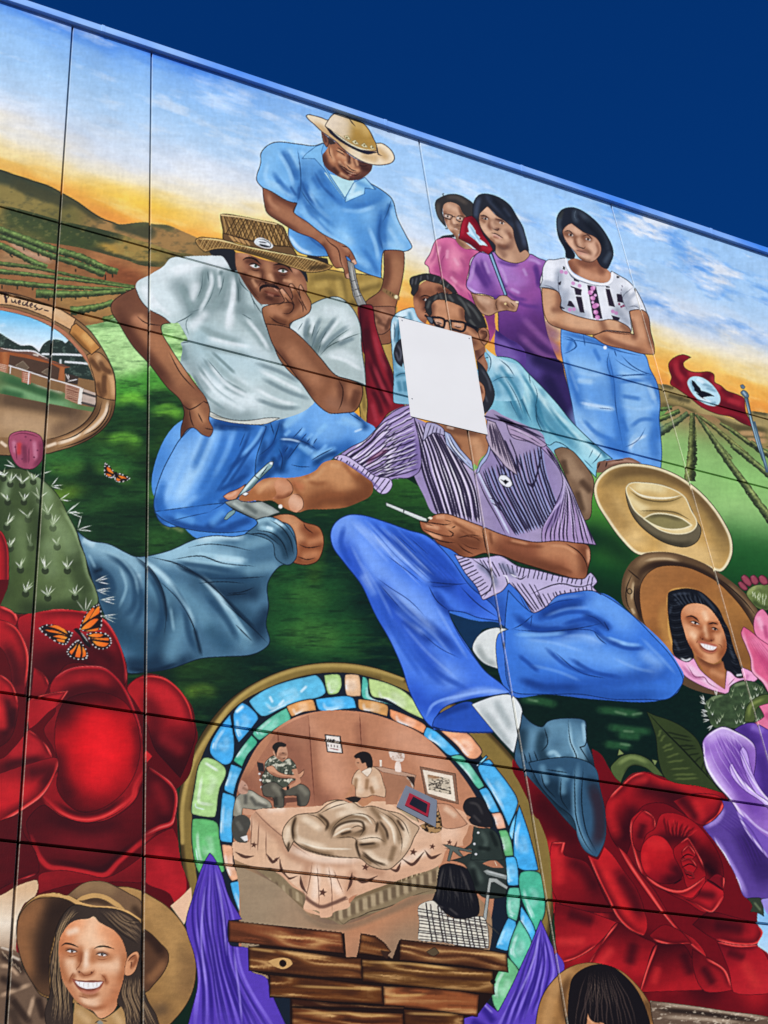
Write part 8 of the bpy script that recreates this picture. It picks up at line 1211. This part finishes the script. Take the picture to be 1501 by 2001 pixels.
def plain(name, c, rough=.6, spec=.4, vary=.12, scale=6.0, metal=0.0):
    m, n, b, new = mat_nodes(name)
    nz = new('ShaderNodeTexNoise'); nz.inputs['Scale'].default_value = scale; nz.inputs['Detail'].default_value = 5
    tc = new('ShaderNodeTexCoord'); n.links.new(tc.outputs['Object'], nz.inputs['Vector'])
    r = new('ShaderNodeValToRGB'); r.color_ramp.elements[0].position = .3; r.color_ramp.elements[1].position = .7
    r.color_ramp.elements[0].color = (*[x * (1 - vary) for x in c], 1); r.color_ramp.elements[1].color = (*[min(1, x * (1 + vary)) for x in c], 1)
    n.links.new(nz.outputs['Fac'], r.inputs[0]); n.links.new(r.outputs[0], b.inputs['Base Color'])
    b.inputs['Roughness'].default_value = rough; b.inputs['Specular IOR Level'].default_value = spec; b.inputs['Metallic'].default_value = metal
    return m
def lin(c):
    c = np.clip(c, 0, 1); return np.where(c <= .04045, c / 12.92, ((c + .055) / 1.055) ** 2.4)
def mesh_obj(name, V, Fq, colors, mat, parent):
    me = bpy.data.meshes.new(name); nv, nf = len(V), len(Fq); k = Fq.shape[1]
    me.vertices.add(nv); me.vertices.foreach_set('co', np.ascontiguousarray(V, np.float32).ravel())
    me.loops.add(nf * k); me.loops.foreach_set('vertex_index', np.ascontiguousarray(Fq, np.int32).ravel())
    me.polygons.add(nf); me.polygons.foreach_set('loop_start', np.arange(0, nf * k, k, dtype=np.int32)); me.polygons.foreach_set('loop_total', np.full(nf, k, np.int32))
    me.update(calc_edges=True); me.shade_flat()
    if colors is not None:
        a = me.attributes.new('paint', 'FLOAT_COLOR', 'POINT')
        a.data.foreach_set('color', np.concatenate([colors, np.ones((nv, 1))], 1).astype(np.float32).ravel())
    me.materials.append(mat)
    o = bpy.data.objects.new(name, me); COL.objects.link(o); o.parent = parent
    return o
def empty(name, parent=None, loc=(0, 0, 0)):
    o = bpy.data.objects.new(name, None); COL.objects.link(o); o.parent = parent; o.location = loc; o.empty_display_size = .2; return o
def box_obj(name, lo, hi, mat, parent, bev=0.0):
    import bmesh
    bm = bmesh.new(); bmesh.ops.create_cube(bm, size=1)
    for v in bm.verts: v.co = [lo[i] + (v.co[i] + .5) * (hi[i] - lo[i]) for i in range(3)]
    if bev: bmesh.ops.bevel(bm, geom=bm.edges[:], offset=bev, segments=2, affect='EDGES', profile=.5)
    me = bpy.data.meshes.new(name); bm.to_mesh(me); bm.free(); me.materials.append(mat)
    o = bpy.data.objects.new(name, me); COL.objects.link(o); o.parent = parent; return o
# ------------------------------------------------------------------ ground and wall
WALL_Y = DIST
box_obj('ground', (-300, -300, -.3), (300, 300, 0), plain('asphalt', (.06, .06, .062), .9, .3, .25, 3.0), None)['kind'] = 'structure'
GAIN = .84
PAINT = paint_material('mural_paint', GAIN)
wall = empty('mural_wall', None, (4.0, WALL_Y, 0)); wall['label'] = 'panelled building wall covered by a bright painted mural under blue coping'; wall['category'] = 'mural wall'; wall['kind'] = 'thing'
inv = Matrix.Translation((-4.0, -WALL_Y, 0))
ORG = np.array([4.0, WALL_Y, 0.0])
JU = [-.7, 1.337, 1.911, 4.058, 5.821, 8.3, 10.8]
JV = [9.136, 7.055, 6.322, 3.692, 2.946, .55, -1.25]
JW, JD, CH = .0185, .017, .0026
STEP = 1.62
def px_scale(u, v):
    x0, y0 = wall_to_board(np.array(u), np.array(v)); x1, y1 = wall_to_board(np.array(u + .01), np.array(v)); x2, y2 = wall_to_board(np.array(u), np.array(v - .01))
    inside = -MG < x0 < 1501 + MG and -MG < y0 < 2001 + MG
    return math.hypot(x1 - x0, y1 - y0) / .01, math.hypot(x2 - x0, y2 - y0) / .01, inside
def march(a, b, other, axis):
    """grid lines from a to b, as dense as the painting needs there"""
    out = [a]; x = a
    while x < b - 1e-6:
        best = 1e9
        for o in other:
            s = px_scale(x, o) if axis == 0 else px_scale(o, x)
            best = min(best, STEP / s[axis] * (1.0 if s[2] else 9.0))
        x = x + best; out.append(x)
    n = len(out) - 1
    g = np.array(out); g = a + (g - a) * (b - a) / (g[-1] - a)
    return g
def board_sample(u, v):
    x, y = wall_to_board(u, v); x = np.clip(x + MG - .5, 0, BW - 1.001); y = np.clip(y + MG - .5, 0, BH - 1.001)
    xi, yi = x.astype(int), y.astype(int); fx, fy = (x - xi)[..., None], (y - yi)[..., None]
    return (C[yi, xi] * (1 - fx) + C[yi, xi+1] * fx) * (1 - fy) + (C[yi+1, xi] * (1 - fx) + C[yi+1, xi+1] * fx) * fy
def board_label(u, v):
    x, y = wall_to_board(u, v); ok = (x > -MG) & (x < 1501 + MG - 1) & (y > -MG) & (y < 2001 + MG - 1)
    xi = np.clip(x + MG, 0, BW - 1).astype(int); yi = np.clip(y + MG, 0, BH - 1).astype(int)
    return np.where(ok, LB[yi, xi], 0)
pieces = {}                                          # label -> list of (verts, quads, colours)
def add(k, V, Q, Cc):
    pieces.setdefault(k, []).append((V, Q, Cc))
for ci in range(len(JU) - 1):
    for ri in range(len(JV) - 1):
        u0, u1 = JU[ci] + JW / 2, JU[ci + 1] - JW / 2; v1, v0 = JV[ri] - (JW / 2 if ri else 0), JV[ri + 1] + JW / 2
        us = march(u0, u1, (v0, (v0 + v1) / 2, v1), 0); vs = march(v0, v1, (u0, (u0 + u1) / 2, u1), 1)
        U, V = np.meshgrid(us, vs); nu, nv = len(us), len(vs)
        col = lin(board_sample(U, V)).reshape(-1, 3)
        col = col * (1 + .05 * (np.random.RandomState(40 + ci * 7 + ri).rand() - .5))
        P3 = np.stack([U, np.zeros_like(U), V + EYE], -1).reshape(-1, 3) - (ORG[0], 0, 0)
        idx = np.arange(nu * nv).reshape(nv, nu)
        Q = np.stack([idx[:-1, :-1], idx[:-1, 1:], idx[1:, 1:], idx[1:, :-1]], -1).reshape(-1, 4)
        lab = board_label((U[:-1, :-1] + U[1:, 1:]) / 2, (V[:-1, :-1] + V[1:, 1:]) / 2).reshape(-1)
        for k in np.unique(lab):
            q = Q[lab == k]
            if k == 0: continue
            un, ivs = np.unique(q, return_inverse=True)
            add(int(k), P3[un], ivs.reshape(-1, 4), col[un])
        # the panel itself: bare paint plus the returns into the joints, with a small arris
        q = Q[lab == 0]
        rim = np.concatenate([idx[0, :], idx[1:, -1], idx[-1, -2::-1], idx[-2:0:-1, 0]])
        un, ivs = np.unique(q, return_inverse=True) if len(q) else (np.zeros(0, int), np.zeros((0, 4), int))
        base = len(un); R3 = P3[rim]; nr = len(rim)
        out = np.zeros((nr, 3)); ru, rv = rim % nu, rim // nu
        out[ru == 0, 0] = -CH; out[ru == nu - 1, 0] = CH; out[rv == 0, 2] = -CH; out[rv == nv - 1, 2] = CH if ri else 0
        mid = R3 + out + (0, CH, 0); back = R3 + out + (0, JD, 0)
        cream_mix = np.where(((ru == 0) | (ru == nu - 1))[:, None], .34, .04) * (.55 + .9 * np.random.RandomState(ci * 9 + ri).rand(nr, 1))  # arris mixed towards cream, mostly on vertical edges, by a random amount
        edge = col[rim] * (1 - cream_mix) + np.array([.80, .74, .60]) * cream_mix
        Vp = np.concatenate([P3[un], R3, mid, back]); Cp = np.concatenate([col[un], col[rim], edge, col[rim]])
        a = np.arange(nr); b = (a + 1) % nr
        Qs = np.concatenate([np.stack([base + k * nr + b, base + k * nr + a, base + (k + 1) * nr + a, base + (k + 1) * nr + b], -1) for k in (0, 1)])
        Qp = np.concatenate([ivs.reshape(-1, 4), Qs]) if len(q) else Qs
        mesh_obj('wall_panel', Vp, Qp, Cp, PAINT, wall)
# groove floors in the mural's colours, darkened so the grooves' shade is painted in
JM = paint_material('shaded_joint_floor', .34); JM.node_tree.nodes['Principled BSDF'].inputs['Roughness'].default_value = .9
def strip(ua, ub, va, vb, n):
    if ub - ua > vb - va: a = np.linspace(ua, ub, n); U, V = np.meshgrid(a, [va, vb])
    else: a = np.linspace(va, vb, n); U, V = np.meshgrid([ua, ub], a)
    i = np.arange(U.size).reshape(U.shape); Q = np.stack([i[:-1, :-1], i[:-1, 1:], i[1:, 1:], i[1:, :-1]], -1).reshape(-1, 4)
    mesh_obj('shaded_joint_floor', np.stack([U, np.full_like(U, JD), V + EYE], -1).reshape(-1, 3) - (ORG[0], 0, 0), Q, lin(board_sample(U, V)).reshape(-1, 3), JM, wall)
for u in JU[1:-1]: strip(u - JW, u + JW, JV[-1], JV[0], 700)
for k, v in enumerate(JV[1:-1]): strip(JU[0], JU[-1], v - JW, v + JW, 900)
box_obj('wall_core', (JU[0] - ORG[0] - .02, JD + .003, 0), (JU[-1] - ORG[0] + .02, 6.0, JV[0] + EYE - .01), plain('stucco', (.32, .30, .27), .9, .2), wall)
box_obj('plinth', (JU[0] - ORG[0], -.03, 0), (JU[-1] - ORG[0], JD, JV[-1] + EYE + .004), plain('concrete', (.25, .24, .23), .9, .2), wall)
# painted figures
LABELS = {}
LABELS = {
 'painted_hillside': 'painted brown and green hills with vine rows at the left edge',
 'painted_valley': 'painted right-hand valley with vine rows fanning out below the flag',
 'painted_field': 'painted dark green lawn behind the sitting men',
 'painted_standing_man': 'painted man standing in light blue shirt and cream hat, looking down',
 'painted_furled_flag': 'painted furled dark red flag on a grey staff held downwards',
 'painted_girl_in_pink': 'painted girl with glasses in pink shirt at the back',
 'painted_girl_in_purple': 'painted dark-haired girl in purple shirt holding a pennant stick',
 'painted_red_pennant': 'painted small red pennant with pale eagle on a thin stick',
 'painted_girl_with_folded_arms': 'painted girl with folded arms in white patterned blouse and jeans',
 'painted_flag_on_pole': 'painted waving dark red flag with black eagle in a pale disc',
 'painted_curly_haired_man': 'painted man with curly dark hair, half hidden behind the glasses wearer',
 'painted_man_in_glasses': 'painted man in black glasses and pale blue shirt above the white sheet',
 'painted_cowboy_hat': 'painted large tan cowboy hat seen from above at the right',
 'painted_man_in_woven_hat': 'painted heavy man in woven straw hat resting chin on his hand',
 'painted_oval_house_frame': 'painted oval wooden frame showing a brown house, cut by left edge',
 'painted_oval_portrait': 'painted oval frame with smiling black-haired woman in pink collar',
 'painted_stained_glass_window': 'painted round stained-glass window ring of blue, green and orange panes',
 'painted_room_scene': 'painted bedroom with visitors around a bed inside the glass ring',
 'painted_right_rose': 'painted big red rose at the lower right beside the boot',
 'painted_leaf': 'painted dark green veined leaf above the right-hand rose',
 'painted_thorny_stem': 'painted green thorny stem curling over the right-hand rose',
 'painted_man_in_striped_shirt': 'painted seated man in purple striped shirt and blue jeans, face covered',
 'painted_white_pen': 'painted slim white pen in the striped man\'s lowered hand',
 'painted_reaching_arm': 'painted bare forearm reaching left to write on a notepad',
 'painted_ballpoint_pen': 'painted silver ballpoint pen writing on the notepad',
 'painted_notepad': 'painted grey notepad held between two hands',
 'painted_blue_sleeve_arm': 'painted big blue sleeve and fist coming in from the left',
 'painted_cactus': 'painted prickly pear pad with white spines at the left edge',
 'painted_left_roses': 'painted cluster of large red roses at the lower left',
 'painted_pale_ground': 'painted pale ground with cart behind the smiling woman',
 'painted_smiling_woman': 'painted smiling long-haired woman in wide brown hat, lower left corner',
 'painted_left_drapery': 'painted purple pleated drapery left of the wooden boards',
 'painted_right_drapery': 'painted purple pleated drapery right of the wooden boards',
 'painted_board_sign': 'painted stack of brown wooden boards below the round window',
 'painted_fringed_woman': 'painted black-fringed head in tan hat at the bottom edge',
 'painted_rope': 'painted thick brown rope at the bottom right corner',
 'painted_patch_of_sky': 'painted small patch of light blue sky at the right edge',
 'painted_small_cactus': 'painted spiny cactus with small red fruits by the right edge',
 'painted_curling_stem': 'painted curled green stem over the right-hand cactus',
 'painted_pink_flower': 'painted pink flower petals at the right edge',
 'painted_purple_flower': 'painted lilac and purple flower at the right edge',
 'painted_dark_leaf': 'painted small dark leaf under the purple flower',
 'painted_large_butterfly': 'painted large orange monarch butterfly on the left roses',
 'painted_small_butterfly': 'painted small orange butterfly over the grass near the oval frame',
}
figs = {}
for k, (f, nme) in [(i, p) for i, p in enumerate(PIECES) if p]:
    if k not in pieces: continue
    parts = pieces[k]
    if sum(len(q) for _, q, _ in parts) < 8: continue
    if f not in figs:
        figs[f] = empty(f, wall); figs[f]['label'] = LABELS[f]
    off = 0; Vs, Qs, Cs = [], [], []
    for V, Q, Cc in parts: Vs.append(V); Qs.append(Q + off); Cs.append(Cc); off += len(V)
    mesh_obj(nme.replace('_figure', ''), np.concatenate(Vs), np.concatenate(Qs), np.concatenate(Cs), PAINT, figs[f])
# ------------------------------------------------------------------ coping
CM, n, b, new = mat_nodes('coping_paint')
tc = new('ShaderNodeTexCoord'); mp = new('ShaderNodeMapping'); mp.inputs['Scale'].default_value = (.9, .9, .9); nz = new('ShaderNodeTexNoise'); nz.inputs['Scale'].default_value = 1.1; nz.inputs['Detail'].default_value = 4
rp = new('ShaderNodeValToRGB'); rp.color_ramp.elements[0].position = .40; rp.color_ramp.elements[1].position = .66
rp.color_ramp.elements[0].color = (.06, .24, .78, 1); rp.color_ramp.elements[1].color = (.34, .55, .86, 1)
n.links.new(tc.outputs['Object'], mp.inputs[0]); n.links.new(mp.outputs[0], nz.inputs['Vector']); n.links.new(nz.outputs['Fac'], rp.inputs[0]); n.links.new(rp.outputs[0], b.inputs['Base Color']); b.inputs['Roughness'].default_value = .35
seams = [JU[0] - .03] + [float(board_to_wall(float(x), float(y))[0]) for x, y in ((200, 52), (750.6, 241), (1017, 331), (1387, 455))] + [9.4, JU[-1] + .03]
zt = JV[0] + EYE
for i, (a, c) in enumerate(zip(seams[:-1], seams[1:])):
    d = .0015 * (i % 2)
    box_obj('coping', (a - ORG[0] + .002, -.030 - d, zt + .001), (c - ORG[0] - .002, .32, zt + .074 + d), CM, wall, .004)
for s in seams[1:-1]:
    box_obj('coping_joint_cover', (s - ORG[0] - .012, -.033, zt), (s - ORG[0] + .012, .321, zt + .0765), CM, wall, .001)
# ------------------------------------------------------------------ white sheet pinned over a face
def on_wall(x, y): u, v = board_to_wall(float(x), float(y)); return np.array([u, WALL_Y, v + EYE])
def sheet(name, corners, thick, gap, bow, mat, parent, org, nx=14, ny=18):
    c = [on_wall(*q) - org for q in corners]; V = []
    for j in range(ny + 1):
        for i in range(nx + 1):
            s, t = i / nx, j / ny
            p = c[0] * (1 - s) * (1 - t) + c[1] * s * (1 - t) + c[2] * s * t + c[3] * (1 - s) * t
            p[1] -= gap + bow * (math.sin(s * math.pi) * .6 + .4) * math.sin(t * math.pi) + bow * .25 * math.sin(3 * s + 2 * t)
            V.append(p)
    V = np.array(V); n = len(V); idx = np.arange(n).reshape(ny + 1, nx + 1)
    Q = np.stack([idx[1:, :-1], idx[1:, 1:], idx[:-1, 1:], idx[:-1, :-1]], -1).reshape(-1, 4)
    rim = np.concatenate([idx[0, :], idx[1:, -1], idx[-1, -2::-1], idx[-2:0:-1, 0]]); m = np.roll(rim, -1)
    V2 = V + (0, thick, 0)
    S = np.stack([rim, m, m + n, rim + n], -1)
    return mesh_obj(name, np.concatenate([V, V2]), np.concatenate([Q, Q[:, ::-1] + n, S]), None, mat, parent)
PAPER = plain('white_card', (.70, .695, .68), .6, .3, .03, 2.0)
sh_c = [(778, 620), (920.5, 657.5), (953, 850), (802, 814)]
o0 = on_wall(877, 831)
sh = empty('white_sheet', None, o0); sh['label'] = 'blank white rectangular sheet pinned over the face of the striped-shirt man'; sh['category'] = 'sheet'
sheet('card', sh_c, .0012, .004, .0016, PAPER, sh, o0)
PIN = plain('pin_metal', (.25, .25, .26), .35, .5, .1, 8, 1.0)
import bmesh
for x, y in ((785, 627), (916, 662), (804.5, 780), (946, 814)):
    p = on_wall(x, y) - o0
    bm = bmesh.new(); bmesh.ops.create_cone(bm, cap_ends=True, segments=10, radius1=.0042, radius2=.0034, depth=.006)
    me = bpy.data.meshes.new('pin'); bm.to_mesh(me); bm.free(); me.materials.append(PIN)
    o = bpy.data.objects.new('pin', me); COL.objects.link(o); o.parent = sh; o.rotation_euler = (math.pi / 2, 0, 0); o.location = (p[0], p[1] - .0045, p[2])
# ------------------------------------------------------------------ taped picture on the window scene
def T5(x, y): return (720 + x / 5.0, 1400 + y / 5.0)
o1 = on_wall(*T5(470, 1060))
pc = empty('taped_picture', None, o1); pc['label'] = 'tilted grey card with a small red-framed black picture above the painted bed'; pc['category'] = 'picture'
sheet('card', [T5(365, 675), T5(668, 820), T5(655, 1085), T5(272, 885)], .002, .003, .0005, plain('grey_tape', (.16, .18, .22), .45, .5, .12, 9.0), pc, o1, 6, 6)
sheet('frame', [T5(398, 752), T5(598, 852), T5(576, 985), T5(352, 872)], .003, .0065, 0, plain('red_frame', (.32, .015, .025), .3, .5, .25, 20.0), pc, o1, 2, 2)
sheet('picture', [T5(432, 788), T5(570, 862), T5(556, 950), T5(392, 862)], .001, .0078, 0, plain('black_print', (.012, .012, .014), .3, .5, .3, 12.0), pc, o1, 2, 2)
